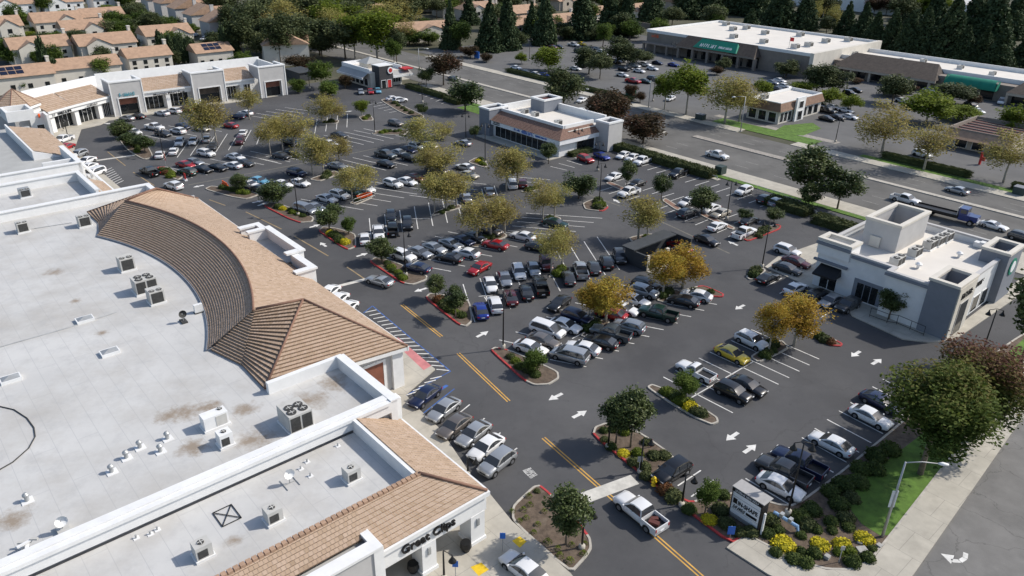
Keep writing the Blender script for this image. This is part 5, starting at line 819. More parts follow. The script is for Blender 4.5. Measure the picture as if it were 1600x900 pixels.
for k_, cs in BL.items():
    P = BEDS[k_][0]; ps = [at(*q) for q in P]; c0 = sum(ps, Vector())/len(ps); far_ = max(ps, key=lambda q: (q-c0).length); far2 = max(ps, key=lambda q: (q-far_).length); out = []
    for i, ch in enumerate(cs):
        f_ = (i+.8)/(len(cs)+.6); q = far2.lerp(far_, f_).lerp(c0, .35); d = (far_-far2).normalized(); q += Vector((-d.y, d.x, 0))*rnd.uniform(-.45, .45); out.append((q, rnd.uniform(.5, .85), ch))
    out.sort(key=lambda e: e[0].x/depth(e[0]))
    for i, (q, r, ch) in enumerate(out):
        o = bpy.data.objects.new('shrub', SH[ch][i % 2]); C.objects.link(o); o.location = (q.x, q.y, .1); o.scale = (r*1.15, r*1.15, r); o.rotation_euler.z = i
        tag(o, f'{SN[ch]} shrub, {ORD[i]} from the left in bed {BEDS[k_][2]}', 'shrub', 'clipped shrubs in kerbed beds')
def hedge(u0, u1, v0, v1, h, k, label, rot=0):
    c_ = W((u0+u1)/2, (v0+v1)/2, 0); o = bpy.data.objects.new('hedge', HB[k]); C.objects.link(o); o.location = c_; o.rotation_euler.z = radians(-48.5)+rot; o.scale = ((u1-u0)/2, (v1-v0)/2, h); tag(o, label, 'hedge')
for i in range(5): hedge(-72+i*5.4, -66.4+i*5.4, 92.3, 95.2, 1.5, 'd', f'clipped dark hedge block, {ORD[i]} from the left beside the pavement below the road')
hedge(-30, -13, 133.8, 135.4, 1.3, 'd', 'long low dark hedge across the road beside the lawn'); hedge(-73, -71.4, 82, 88, 1.0, 'd', 'dark hedge under the side windows of the building with blue sign'); hedge(-150, -132, 92.8, 94.8, 1.2, 'd', 'dark hedge beside the road near the burger restaurant'); hedge(-130, -124, 91.5, 94, 1.2, 'd', 'short dark hedge right of the burger restaurant'); hedge(-5, 2, 133.8, 135.4, 1.2, 'd', 'short dark hedge by the green utility box across the road')
hedge(-150, -100, 131.6, 133.4, 1.2, 'd', 'long dark hedge edging the car park across the road'); hedge(-30, -22, 88, 91.5, 1.4, 'd', 'dark shrub hedge left of the ramp rail'); hedge(-20, -13, 86.5, 89.5, 1.4, 'd', 'dark clipped hedge behind the right-hand block near the pavement'); hedge(-11, -8, 86.5, 89, 1.3, 'd', 'short dark hedge block closest to the right-hand block back')

# ---------------------------------------------------------------- houses
def house(px, py, w, d, h, label, grp, rot=0.0, gable=True, sol=False, wm=None, chim=True, front=1):
    w *= 1.1; b = at(px, py); rz = radians(41.5)+rot; t = thing('house', label, 'house', b, grp, rz); wm = wm or cream   # local x along the street, -y towards the viewer
    mb = MB(); mb.cube((0, 0, -.1), w, d, h+.1); part('wall', mb.mesh('wall', wm), t)
    e, rh = .5, d*.27; x, y = w/2+e, d/2+e; k = x if gable else x-y*.8; mb = MB()
    A = [Vector(q) for q in ((-x, -y, h), (x, -y, h), (x, y, h), (-x, y, h))]; R0, R1 = Vector((-k, 0, h+rh)), Vector((k, 0, h+rh))
    mb.face([A[0], A[1], R1, R0]); mb.face([A[2], A[3], R0, R1]); mb.face([A[1], A[2], R1]); mb.face([A[3], A[0], R0]); mb.face(A[::-1])
    if front:                                      # front cross gable
        gx, gw = w*.18*(1 if rnd.random() < .5 else -1), w*.24; z1 = h+rh*.72
        mb.face([Vector((gx-gw, -y-.6, h)), Vector((gx, -y-.6, z1)), Vector((gx, -y*.25, z1)), Vector((gx-gw, -y*.99, h))]); mb.face([Vector((gx, -y-.6, z1)), Vector((gx+gw, -y-.6, h)), Vector((gx+gw, -y*.99, h)), Vector((gx, -y*.25, z1))])
    rf = part('roof', mb.mesh('roof', tilef), t)
    if front:
        mb = MB(); mb.face([Vector((gx-gw*.9, -y-.3, -.1)), Vector((gx+gw*.9, -y-.3, -.1)), Vector((gx+gw*.9, -y-.3, h)), Vector((gx, -y-.3, z1-.1)), Vector((gx-gw*.9, -y-.3, h))]); mb.face([Vector((gx+gw*.9, -y-.3, -.1)), Vector((gx+gw*.9, -y+1, -.1)), Vector((gx+gw*.9, -y+1, h)), Vector((gx+gw*.9, -y-.3, h))]); mb.face([Vector((gx-gw*.9, -y+1, -.1)), Vector((gx-gw*.9, -y-.3, -.1)), Vector((gx-gw*.9, -y-.3, h)), Vector((gx-gw*.9, -y+1, h))]); part('front_gable', mb.mesh('front_gable', wm), t)
        mb = MB(); mb.cube((gx, -y-.33, h*.55), 1.4, .1, 1.5); part('window', mb.mesh('window', glass), t)
    if chim: mb = MB(); mb.cube((w*.5+.1, d*.1, 0), .8, 1.3, h+rh+1.2); mb.cube((w*.5+.1, d*.1, h+rh+1.2), 1.0, 1.5, .25); part('chimney', mb.mesh('chimney', wm), rf)
    for i in range(4):
        for z in ((1.0, h*.58) if h > 4.5 else (1.0,)):
            xx = -w*.38+i*w*.25
            if front and abs(xx-gx) < gw: continue
            mb = MB(); mb.cube((xx, -d/2-.03, z), 1.1, .08, 1.2); part('window', mb.mesh('window', glass), t)
    for i in range(2): mb = MB(); mb.cube((w/2+.03, -d*.25+i*d*.4, h*.55), .08, 1.0, 1.1); part('window', mb.mesh('window', glass), t)
    if sol:
        for i in range(3):
            for j in range(2):
                a, b_ = -w*.25+i*1.9, .25+j*.33; mb = MB(); f = lambda xx, s: Vector((xx, -y+y*s, h+rh*s+.08)); mb.face([f(a, b_), f(a+1.7, b_), f(a+1.7, b_+.28), f(a, b_+.28)]); part('solar_panel', mb.mesh('solar_panel', solar), t)
    return t
HS = [(32, 140, 15, 9, 4.2, 1), (136, 126, 16, 9, 4.4, 0), (232, 110, 11.5, 9, 4.8, 0), (331, 100, 10.5, 9, 4.4, 1), (66, 98, 15, 11, 5.4, 0), (168, 92, 15.5, 11, 5.4, 0), (262, 76, 14.5, 11, 5.4, 0)]
for i, (x, y, w, d, h, s_) in enumerate(HS[:4]): house(x, y, w, d, h, f'pale house with terracotta roof, {ORD[i]} from the left directly behind the strip', 'houses behind the strip', 0, True, bool(s_), front=0)
for i, (x, y, w, d, h, s_) in enumerate(HS[4:]): house(x, y, w, d, h, f'white house with gabled terracotta roof, {ORD[i]} from the left in the second row', 'second row houses')
for i, (x, y, w, d) in enumerate(sorted([(2, 62, 13, 12), (92, 53, 15, 12), (162, 44, 14, 11), (133, 66, 13, 11)])): house(x, y, w, d, 5.2, f'cream house with terracotta roof, {ORD[i]} from the left in the third row', 'third row houses', wm=cream)
for i, (x, y) in enumerate(sorted([(22, 24), (98, 20), (172, 14), (60, 8), (135, 4), (8, 8), (205, 2)])): house(x, y, 15, 12, 5.2, f'far house with terracotta roof, {ORD[i]} from the left along the top left edge', 'top left houses', wm=white if i % 2 else cream)
for i, (x, y) in enumerate([(252, 18), (273, 24), (296, 33), (322, 44), (350, 56)]): house(x, y, 9, 14, 6.0, f'narrow gabled row house, {ORD[i]} from the left beside the far cul-de-sac', 'row houses', radians(90), wm=greyst)
house(447, 98, 10, 14, 6.5, 'tall white house with chimney right of the strip end', None, radians(70))
for i, (x, y, w) in enumerate(sorted([(608, 34, 17), (648, 62, 26), (625, 8, 18), (672, 16, 18), (712, 24, 18), (748, 30, 18), (690, 4, 18), (740, 5, 18)])): house(x, y, w, 12, 3.6 if y > 50 else 4.8, f'cream house with brown roof, {ORD[i]} from the left among top middle gardens', 'top middle houses', radians(-10), gable=i % 2 == 0, wm=cream)
for i, (x, y) in enumerate(sorted([(815, 34), (872, 50), (805, 55), (932, 36), (1000, 30), (965, 12), (880, 14), (1060, 16)])): house(x, y, 15, 11, 4.6, f'tan house glimpsed between conifers, {ORD[i]} from the left along the top', 'houses between conifers', wm=beige if i % 2 else cream)

# ---------------------------------------------------------------- vehicles
def paint(name, col, metal=.25, rough=.28):
    m = mat('car_paint_'+name, col, rough, .02, 1.0, coat=.6, metal=metal, spec=.5); return m
PC = {'w': ('white', paint('white', (.72, .72, .72), 0)), 'k': ('black', paint('black', (.008, .008, .009), 0)), 'g': ('dark grey', paint('dark_grey', (.05, .052, .056))), 's': ('silver', paint('silver', (.42, .43, .44), .5)), 'b': ('blue', paint('blue', (.012, .035, .24))), 'n': ('navy', paint('navy', (.012, .02, .06))),
 'r': ('red', paint('red', (.34, .01, .015), .1)), 'm': ('maroon', paint('maroon', (.085, .012, .016))), 'y': ('yellow', paint('yellow', (.62, .45, .03), 0)), 'G': ('dark green', paint('green', (.01, .04, .032))), 't': ('beige', paint('beige', (.46, .42, .35), .3)), 'l': ('pale blue', paint('pale_blue', (.16, .40, .55), .2)), 'q': ('light grey', paint('light_grey', (.27, .29, .32), .4)), 'z': ('slate grey', paint('slate', (.09, .11, .125), .4)), 'B': ('bronze-grey', paint('bronze', (.17, .15, .135), .4))}
carglass = mat('car_glass', (.06, .066, .074), .06, .1, 1, spec=.8, metal=.3); tyre = mat('tyre', (.012, .012, .012), .9, .2, 5); rim = mat('wheel_rim', (.35, .35, .36), .35, .1, 3, metal=.7); lampw = mat('headlamp', (.75, .75, .75), .15, .05, 3); lampr = mat('tail_lamp', (.35, .008, .008), .2, .1, 3); trim = mat('black_trim', (.018, .018, .019), .6, .2, 3); plate = signwh
# kind: length, width, stations (x, half-width factor, z bottom, z top), cabin (windscreen base, roof front, roof rear, rear base), belt, roof, wheel radius, axle positions
CK = {'s': (4.8, 1.84, [(2.4, .72, .38, .62), (2.28, .9, .26, .74), (1.9, .98, .2, .84), (1.0, 1, .2, .96), (0, 1, .2, .98), (-1.5, 1, .2, 1.0), (-2.0, .97, .24, .98), (-2.3, .9, .3, .92), (-2.4, .8, .4, .8)], (1.05, .3, -.9, -1.75), .95, 1.45, .34, (1.42, -1.4)),
 'c': (4.8, 1.9, [(2.4, .72, .36, .58), (2.28, .9, .24, .7), (1.9, .98, .2, .8), (.8, 1, .2, .92), (0, 1, .2, .93), (-1.5, 1.02, .2, .98), (-2.0, .98, .24, .97), (-2.3, .9, .3, .92), (-2.4, .8, .4, .8)], (.75, .05, -.75, -1.75), .92, 1.34, .36, (1.45, -1.4)),
 'u': (4.65, 1.9, [(2.32, .75, .42, .75), (2.22, .92, .32, .9), (1.9, .98, .26, 1.02), (.95, 1, .26, 1.1), (0, 1, .26, 1.1), (-1.6, 1, .26, 1.12), (-2.1, .98, .3, 1.12), (-2.28, .92, .34, 1.05), (-2.33, .85, .45, .9)], (1.05, .4, -1.6, -2.15), 1.07, 1.68, .37, (1.38, -1.38)),
 'v': (5.1, 2.0, [(2.55, .75, .4, .72), (2.45, .92, .3, .88), (2.1, .98, .24, 1.02), (1.5, 1, .24, 1.12), (0, 1, .24, 1.14), (-1.8, 1, .24, 1.14), (-2.35, .99, .28, 1.14), (-2.52, .94, .32, 1.05), (-2.56, .88, .4, .9)], (1.65, .8, -2.2, -2.48), 1.1, 1.8, .35, (1.6, -1.5)),
 'p': (5.75, 1.98, [(2.87, .8, .5, .85), (2.76, .94, .4, 1.02), (2.4, .99, .34, 1.12), (1.4, 1, .34, 1.18), (.6, 1, .34, 1.2), (-.95, 1, .34, 1.2)], (1.35, .65, -.7, -.98), 1.17, 1.88, .4, (1.85, -1.75))}
CK['o'] = (5.2, 1.85, [(2.6, .8, .45, .78), (2.5, .94, .36, .92), (2.2, .99, .3, 1.0), (1.2, 1, .3, 1.04), (.4, 1, .3, 1.05), (-.4, 1, .3, 1.05)], (1.05, .5, -.25, -.45), 1.03, 1.6, .36, (1.65, -1.55))
CAB = {'s': [(1.15, .95), (.78, 1.16), (.35, 1.35), (-.1, 1.44), (-.75, 1.44), (-1.2, 1.35), (-1.65, 1.14), (-1.95, .99)], 'c': [(.85, .9), (.5, 1.08), (.1, 1.25), (-.25, 1.33), (-.7, 1.33), (-1.1, 1.26), (-1.6, 1.08), (-1.95, .96)], 'u': [(1.15, 1.07), (.8, 1.33), (.42, 1.55), (0, 1.66), (-1.0, 1.68), (-1.72, 1.61), (-2.02, 1.38), (-2.2, 1.1)],
 'v': [(1.85, 1.08), (1.25, 1.45), (.75, 1.7), (.2, 1.8), (-1.5, 1.82), (-2.2, 1.75), (-2.4, 1.45), (-2.5, 1.12)], 'p': [(1.4, 1.17), (1.08, 1.46), (.72, 1.74), (.3, 1.86), (-.4, 1.87), (-.8, 1.81), (-.94, 1.5), (-1.0, 1.19)], 'o': [(1.08, 1.03), (.82, 1.29), (.52, 1.51), (.2, 1.59), (-.05, 1.59), (-.28, 1.52), (-.4, 1.27), (-.46, 1.05)]}
def loft(mb, st, hw):
    b = len(mb.v); prof = lambda w, z0, z1: [(-w*.9, z0), (-w, z0+(z1-z0)*.35), (-w*.985, z0+(z1-z0)*.75), (-w*.91, z1-.02), (-w*.5, z1+.03), (w*.5, z1+.03), (w*.91, z1-.02), (w*.985, z0+(z1-z0)*.75), (w, z0+(z1-z0)*.35), (w*.9, z0)]
    for x, f, z0, z1 in st: mb.v += [Vector((x, y, z)) for y, z in prof(hw*f, z0, z1)]
    n = 10
    for i in range(len(st)-1):
        for k in range(n): l = (k+1) % n; mb.f.append((b+i*n+k, b+(i+1)*n+k, b+(i+1)*n+l, b+i*n+l)); mb.t.append(.5)
    mb.f.append(tuple(b+k for k in range(n))); mb.f.append(tuple(b+(len(st)-1)*n+k for k in range(n-1, -1, -1))); mb.t += [.5, .5]
CARM = {}; CSC = .88                              # cars sized against the stalls
def carmeshes(k):
    if k in CARM: return CARM[k]
    L, Wd, st, (wb, r0, r1, rb), belt, top, wr, ax = CK[k]; hw = Wd/2; out = []
    mb = MB(); loft(mb, st, hw); pick = k in 'po'; xr = -L/2
    if pick:                                        # load bed: sides, tailgate, under-body
        x0 = st[-1][0]-.04; z1 = st[-1][3]-.02; mb.cube(((x0+xr)/2, 0, .38), x0-xr, Wd*.97, .32)
        for s in (-1, 1): mb.cube(((x0+xr)/2, s*(hw-.05), .38), x0-xr, .1, z1-.38)
        mb.cube((xr+.04, 0, .45), .08, Wd*.98, z1-.45); mb.cube((x0, 0, .45), .08, Wd*.98, z1-.45)
    out.append(('body', mb.mesh('body', None, smooth=not pick), 'P'))
    if pick:
        me = out[0][1]; nl = 10*(len(st)-1); me.polygons.foreach_set('use_smooth', [i < nl for i in range(len(me.polygons))]); mb = MB(); mb.cube(((x0+xr)/2, 0, .7), x0-xr-.1, Wd*.9, .02); out.append(('bed_floor', mb.mesh('bed_floor', trim), None))
    pr = CAB[k]; zb, zt = min(pr[0][1], pr[-1][1]), max(q[1] for q in pr); wl = hw*.95; n_ = len(pr)
    hwz = lambda z: wl*(1-.25*max(0, (z-zb)/(zt-zb))**1.4)
    def strip(i0, i1, nm, m, key):
        mb = MB(); b = len(mb.v); cols = (-1, -.6, 0, .6, 1)
        for x, z in pr[i0:i1+1]: mb.v += [Vector((x, c*hwz(z), z+.035*(1-c*c))) for c in cols]
        for i in range(i1-i0):
            for q in range(4): mb.f.append((b+i*5+q, b+i*5+q+1, b+(i+1)*5+q+1, b+(i+1)*5+q)); mb.t.append(.5)
        out.append((nm, mb.mesh(nm, m, smooth=True), key))
    strip(0, 2, 'windscreen', carglass, None); strip(2, n_-3, 'roof', None, 'P'); strip(n_-3, n_-1, 'rear_window', carglass, None)
    cx = sum(q[0] for q in pr)/n_
    for sg in (-1, 1):
        O = [Vector((x, sg*hwz(z), z)) for x, z in pr]; I = []
        for x, z in pr:
            z2 = max(zb+.03, z-.085); I.append(Vector((cx+(x-cx)*.86, sg*(hwz(z2)+.004), z2)))
        mb = MB(); mb.face(I if sg > 0 else I[::-1]); out.append(('side_windows', mb.mesh('side_windows', carglass), None))
        mb = MB()
        for i in range(n_): 
            q = (i+1) % n_; mb.face([O[i], O[q], I[q], I[i]] if sg < 0 else [O[q], O[i], I[i], I[q]])
        out.append(('window_frame', mb.mesh('window_frame', None), 'P'))
        for xm in ((cx+.12,) if k not in 'uv' else (cx+.45, cx-.75)):
            mb = MB(); mb.tube([Vector((xm, sg*(hwz(zb)+.01), zb)), Vector((xm-.06, sg*(hwz(zt-.07)+.012), zt-.07))], .04, 5); out.append(('pillar', mb.mesh('pillar', trim), None))
    for s in (-1, 1): mb = MB(); mb.cube((wb-.12, s*(hw+.07), belt-.02), .14, .2, .14); out.append(('mirror', mb.mesh('mirror', None), 'P'))
    zf = st[1][3]; f1 = hw*st[1][1]
    for s in (-1, 1):
        mb = MB(); mb.cube((L/2-.12, s*f1*.74, zf-.2), .2, .36, .13); out.append(('headlight', mb.mesh('headlight', lampw), None)); mb = MB(); zz = st[-2][3] if not pick else st[-1][3]; mb.cube((xr+(.06 if not pick else .03), s*hw*(.72 if not pick else .88), zz-(.26 if not pick else .45)), .14 if not pick else .1, .36 if not pick else .16, .15 if not pick else .36); out.append(('tail_light', mb.mesh('tail_light', lampr), None))
    mb = MB(); mb.cube((L/2-.06, 0, zf-.36), .12, Wd*.42, .2); out.append(('grille', mb.mesh('grille', trim), None)); mb = MB(); mb.cube((xr+.0, 0, .58), .06, .5, .14); out.append(('number_plate', mb.mesh('number_plate', plate), None))
    mb = MB(); mb.cube((0, 0, .2), L*.9, Wd*.86, .2); out.append(('underbody', mb.mesh('underbody', trim), None))
    for x in ax:
        for s in (-1, 1):
            mb = MB(); mb.tube([Vector((x, s*(hw-.24), wr)), Vector((x, s*(hw+.012), wr))], wr, 16); mb.tube([Vector((x, s*(hw-.02), wr+.01)), Vector((x, s*(hw+.006), wr+.01))], wr*1.2, 16); me = mb.mesh('wheel', tyre); out.append(('wheel', me, None)); mb = MB(); mb.tube([Vector((x, s*(hw+.0), wr)), Vector((x, s*(hw+.024), wr))], wr*.62, 12); out.append(('rim', mb.mesh('rim', rim), 'W'))
    CARM[k] = out; return out
KN = {'s': 'sedan', 'c': 'coupe', 'u': 'SUV', 'v': 'van', 'p': 'pickup', 'o': 'old pickup'}
def car(k, col, px, py, dx, dy, label, grp=None, far=False):
    c_ = at(px, py, .75); c_.z = 0.0; a = at(px, py); d = at(px+dx, py+dy)-a; rz = atan2(d.y, d.x); c_ = at(px, py, .68); c_.z = 0.0
    t = thing({'p': 'pickup_truck', 'o': 'pickup_truck', 'v': 'van'}.get(k, 'parked_car'), label, {'p': 'pickup', 'o': 'pickup', 'v': 'van'}.get(k, 'car'), c_, grp, rz); wh = None; t.scale = (CSC,)*3
    for n_, me, f in carmeshes(k):
        if far and n_ in ('rim', 'number_plate', 'mirror', 'grille'): continue
        if f == 'W': part(n_, me, wh); continue
        o = part(n_, me, t, PC[col][1] if f == 'P' else None)
        if n_ == 'wheel': wh = o
    return t
def row(place, grp, ox, oy, sc, dx, dy, lst, far=False):
    L = sorted([(ox+x/sc, oy+y/sc, k, c_, *(r or (None,))) for x, y, k, c_, *r in lst], key=lambda e: e[0])
    for i, (x, y, k, c_, fl) in enumerate(L):
        lb = f'{PC[c_][0]} {KN[k]}, {ORD[i]} from the left {place}' if len(L) > 1 else f'{PC[c_][0]} {KN[k]} {place}'
        s = -1 if fl == 'f' else 1; car(k, c_, x, y, dx*s, dy*s, lb, grp, far)
Z = 6.6667
row('in the row in front of the far strip', 'cars at the far strip', 160, 150, Z, -180, -32, [(255, 222, 's', 's'), (365, 203, 's', 'k'), (620, 172, 's', 'w'), (745, 150, 'u', 'w'), (870, 133, 'u', 'm'), (1005, 115, 'u', 't'), (1405, 205, 's', 'n'), (1490, 170, 's', 'w'), (1330, 300, 's', 'r')])
row('in the second row below the far strip', 'cars in the second row', 160, 150, Z, 200, 40, [(545, 322, 'p', 'w'), (840, 308, 's', 'n'), (630, 385, 's', 'g'), (785, 360, 'u', 'w', 'f'), (325, 368, 's', 'w'), (1035, 332, 's', 't')])
row('in the angled row below the far sycamores', 'cars in the upper left angled row', 160, 150, Z, -60, 110, [(805, 478, 'u', 'w'), (945, 463, 's', 'w'), (1090, 440, 's', 's', 'f'), (1465, 375, 's', 'w', 'f'), (597, 602, 's', 'w', 'f'), (742, 568, 's', 'w', 'f'), (1430, 462, 'u', 'm'), (1150, 515, 's', 'g')])
row('in the long row above the curved roof', 'cars above the curved roof', 160, 150, Z, 200, 42, [(1080, 592, 'u', 'w'), (1385, 628, 's', 'w'), (1485, 690, 's', 'g'), (1355, 714, 's', 'w', 'f'), (1200, 737, 's', 'k'), (1045, 755, 's', 'k'), (880, 785, 'u', 'G', 'f'), (955, 680, 's', 'q'), (865, 708, 's', 'r')])
car('p', 'k', 160+490/Z, 150+785/Z, -16, -6, 'black pickup driving along the faded yellow line at the left'); car('u', 'w', 240+205/Z, 230+395/Z, -18, -6, 'white wagon driving past the top of the curved roof')
row('below the long faded gutter line', 'cars below the gutter line', 240, 230, Z, 190, 42, [(1098, 342, 's', 'l'), (1000, 378, 's', 'w'), (1115, 430, 's', 'g'), (1340, 378, 's', 'w'), (1520, 362, 's', 'w'), (1490, 260, 'u', 'n')])
row('in the row under the upper sycamores', 'cars under the upper sycamores', 400, 140, Z, 185, 36, [(360, 550, 'u', 'k'), (265, 682, 's', 'g'), (365, 655, 's', 'k'), (865, 467, 's', 'g'), (770, 556, 's', 'w'), (845, 787, 's', 'q')])
row('near the burger restaurant', 'cars near the restaurant', 400, 140, Z, 160, -22, [(1500, 106, 'u', 'w'), (1430, 86, 's', 'w')]); row('nosed against the burger restaurant', 'cars at the restaurant front', 400, 0, 4, 18, 40, [(655, 570, 's', 's'), (715, 568, 's', 'r'), (762, 563, 's', 'l')]); row('beside the bed left of the far office', None, 400, 140, Z, 180, 42, [(1455, 346, 'u', 'B')])
row('in the centre row left of the office', 'centre row cars', 560, 180, Z, 200, 50, [(285, 408, 'p', 'z'), (430, 385, 's', 's'), (515, 352, 's', 'n'), (610, 322, 'u', 'w'), (735, 308, 's', 't'), (545, 442, 'u', 'k'), (290, 500, 's', 'k')]); row('driving in front of the office with blue sign', None, 560, 180, Z, -150, -38, [(1090, 282, 's', 's')])
row('in the row below the centre sycamores', 'cars below the centre sycamores', 560, 180, Z, 195, 46, [(1105, 532, 's', 'w', 'f'), (820, 568, 'p', 'B'), (1150, 615, 's', 't')]); row('in the short pale row left of the sycamores', 'short pale row cars', 560, 180, Z, 190, 56, [(360, 708, 'u', 'w'), (510, 682, 's', 'w'), (595, 642, 's', 'm')])
row('in the row by the orange carts', 'cars by the orange carts', 440, 260, Z, 200, 55, [(470, 327, 's', 'w'), (605, 292, 'u', 'w'), (735, 257, 's', 'G'), (870, 232, 'u', 'w'), (245, 440, 'v', 'q'), (350, 420, 's', 'q')])
row('in the upright row above the drive-side bed', 'upright row cars', 440, 260, Z, 10, 100, [(1140, 520, 'u', 'k'), (1155, 645, 'p', 'k', 'f'), (1310, 592, 'u', 'k'), (865, 740, 's', 'w', 'f'), (1010, 690, 'p', 'w')])
row('beside the sycamores in the middle', 'cars beside the middle sycamores', 640, 260, Z, -40, -110, [(830, 250, 's', 's'), (592, 315, 's', 's'), (1170, 168, 'u', 'm'), (1065, 175, 'v', 'w')])
row('in the curved front row below the middle sycamores', 'front row cars', 560, 340, Z, 215, 75, [(470, 392, 'u', 'w'), (640, 352, 's', 'q'), (790, 306, 's', 's'), (962, 262, 's', 's'), (1085, 227, 's', 'n'), (1205, 190, 's', 'g'), (1385, 128, 'u', 'B')])
row('in the second front row facing the drive bed', 'second front row cars', 560, 340, Z, -215, -50, [(610, 512, 's', 'n'), (950, 407, 's', 'k'), (1125, 357, 's', 'w'), (1425, 272, 's', 'r')]); row('with black roof beside the middle sycamores', None, 640, 260, Z, -215, -50, [(1180, 717, 's', 'w')]); row('half hidden under the right sycamores', 'cars under the right sycamores', 640, 260, Z, 200, 40, [(1520, 582, 's', 'G'), (1345, 830, 's', 'g')])
car('c', 's', 560+220/Z, 340+645/Z, -26, -8, 'silver coupe driving past the kerbed bed on the drive'); car('s', 'r', 560+1260/Z, 340+515/Z, -20, 11, 'red sedan driving down the aisle beside the curved front row')
row('in the upright row facing the drive', 'upper centre cars', 740, 360, Z, 55, 150, [(175, 553, 's', 'w'), (325, 492, 's', 'q'), (470, 428, 'u', 'w'), (625, 388, 's', 's'), (755, 338, 'u', 'm'), (1520, 268, 'u', 'g')])
row('in the lower upright row below the sycamore pair', 'lower centre cars', 740, 360, Z, -50, -150, [(75, 822, 's', 'b'), (225, 765, 'u', 'w'), (385, 685, 's', 'm'), (550, 630, 's', 'k'), (700, 575, 'p', 'k'), (990, 483, 's', 'g'), (1115, 408, 'p', 's'), (1255, 373, 's', 'g'), (1385, 325, 'u', 'k')]); car('s', 'k', 740+895/Z, 360+748/Z, -13, 10, 'black sedan driving below the dark pickup in the aisle')
row('in the upper van row', 'upper van row cars', 780, 450, Z, 330, 110, [(505, 428, 'v', 'w'), (690, 378, 's', 'w'), (812, 292, 'u', 'n'), (460, 538, 's', 'B'), (330, 612, 's', 'w'), (1300, 203, 's', 'w'), (1410, 113, 's', 'w')]); row('in the lower van row', 'lower van row cars', 780, 450, Z, -330, -88, [(735, 692, 'v', 's'), (870, 612, 's', 'w'), (1060, 548, 's', 'k'), (1165, 463, 'p', 'z'), (1350, 392, 'u', 'q'), (1165, 258, 's', 'r')])
row('beside the golden tree near the shed', 'cars near the shed', 940, 400, Z, 285, 85, [(445, 362, 'u', 's'), (470, 292, 'u', 'k')]); row('in the row left of the open aisle', 'cars left of the open aisle', 940, 400, Z, -300, -72, [(855, 455, 's', 'k'), (990, 398, 's', 'w'), (590, 592, 'p', 'G')])
row('beside the office side wall', 'cars by the office wall', 900, 220, Z, 170, 66, [(100, 185, 'u', 'r'), (270, 152, 's', 'b')]); row('against the long clipped hedge', 'cars at the hedge', 900, 220, Z, -180, 72, [(495, 143, 's', 'w'), (590, 167, 's', 'w'), (690, 207, 'p', 'w'), (1065, 338, 'p', 'k')])
row('in the angled row below the hedge', 'angled row cars', 900, 220, Z, -170, 60, [(395, 367, 's', 'w'), (635, 438, 's', 'k'), (550, 532, 'p', 'w'), (1165, 627, 's', 'w'), (1405, 698, 's', 'w'), (1510, 748, 's', 't'), (1160, 747, 'u', 'g', 'f')])
row('in the angled row by the red kerb', 'red kerb row cars', 1040, 270, Z, 180, -78, [(540, 548, 's', 'w'), (875, 492, 's', 'k'), (820, 622, 'p', 'w')]); row('by the ramp near the road', 'cars by the ramp', 1040, 270, Z, 185, -70, [(1045, 268, 'u', 'g'), (1165, 302, 'u', 'q'), (815, 182, 'u', 'w', 'f')]); row('behind the dumpster shed', 'cars behind the shed', 1040, 270, Z, 230, 88, [(430, 692, 's', 'k'), (60, 690, 'u', 'w'), (150, 760, 's', 'r')])
row('left of the right-hand block entrance', 'cars at the gym entrance', 1100, 370, Z, 250, 84, [(870, 138, 'u', 'w'), (965, 253, 's', 'm'), (870, 323, 's', 'g')]); row('along the right-hand block front', 'cars along the gym front', 1100, 370, Z, 210, -100, [(670, 415, 'c', 'k'), (955, 525, 's', 'w'), (1185, 600, 'u', 'k'), (1320, 657, 's', 's', 'f'), (1500, 705, 'u', 'g', 'f')])
row('in the sparse row above the long bed', 'sparse row cars', 1020, 500, Z, 345, 165, [(450, 522, 'o', 'w', 'f'), (830, 343, 's', 'y'), (1030, 208, 'u', 'w')]); row('in the stalls right of the old white pickup', 'black pair', 1020, 500, Z, 320, 150, [(840, 742, 'u', 'k'), (990, 672, 's', 'k')])
row('in the row beside the lawn', 'lawn row cars', 1160, 590, Z, 400, 195, [(930, 672, 's', 'w', 'f'), (1340, 395, 's', 'w'), (1440, 240, 's', 'n'), (590, 875, 'p', 'n', 'f'), (430, 968, 'p', 'g', 'f'), (400, 1118, 's', 'w')])
row('nosed against the arcade pavement', 'cars at the arcade', 620, 570, Z, -245, 185, [(290, 312, 's', 'n'), (490, 452, 's', 's'), (600, 622, 's', 'B'), (800, 702, 's', 's'), (930, 845, 's', 'w'), (1045, 1005, 'u', 's')])
row('nosed against the left shop unit', 'cars at the left shops', 0, 225, 4, -120, 45, [(410, 15, 's', 'r'), (490, 62, 'u', 's'), (540, 100, 's', 'w'), (548, 140, 's', 'w'), (590, 178, 'v', 'w'), (395, -30, 'p', 'w')]); row('half hidden behind the tile roof eave', 'cars behind the eave', 0, 0, 1, -12, 9, [(513, 456, 's', 'w'), (526, 468, 's', 'w'), (540, 481, 's', 'w')])
TK = car('p', 'w', 1000, 799, -46, -36, 'large white pickup crossing the concrete band at the entrance'); car('u', 'k', 1050, 735, -30, 18, 'black SUV parked alone behind the yellow hydrant'); car('s', 'w', 818, 886, -26, -20, 'white sedan cut by the bottom edge beside blue hatching')
mb = MB(); mb.cube((-1.9, .1, .72), 1.0, .5, .28, .4); mb.cube((-1.6, -.3, .72), .7, .4, .3, .9); tag(mb.build('tool_bundle', maroon), 'dark red bundle lying in the white pickup bed', 'bundle'); o = bpy.data.objects['tool_bundle']; o.rotation_euler = TK.rotation_euler; o.location = Vector(TK.location)+Matrix.Rotation(TK.rotation_euler.z, 3, 'Z') @ (Vector(o.location)*.88); o.scale = (.88,)*3
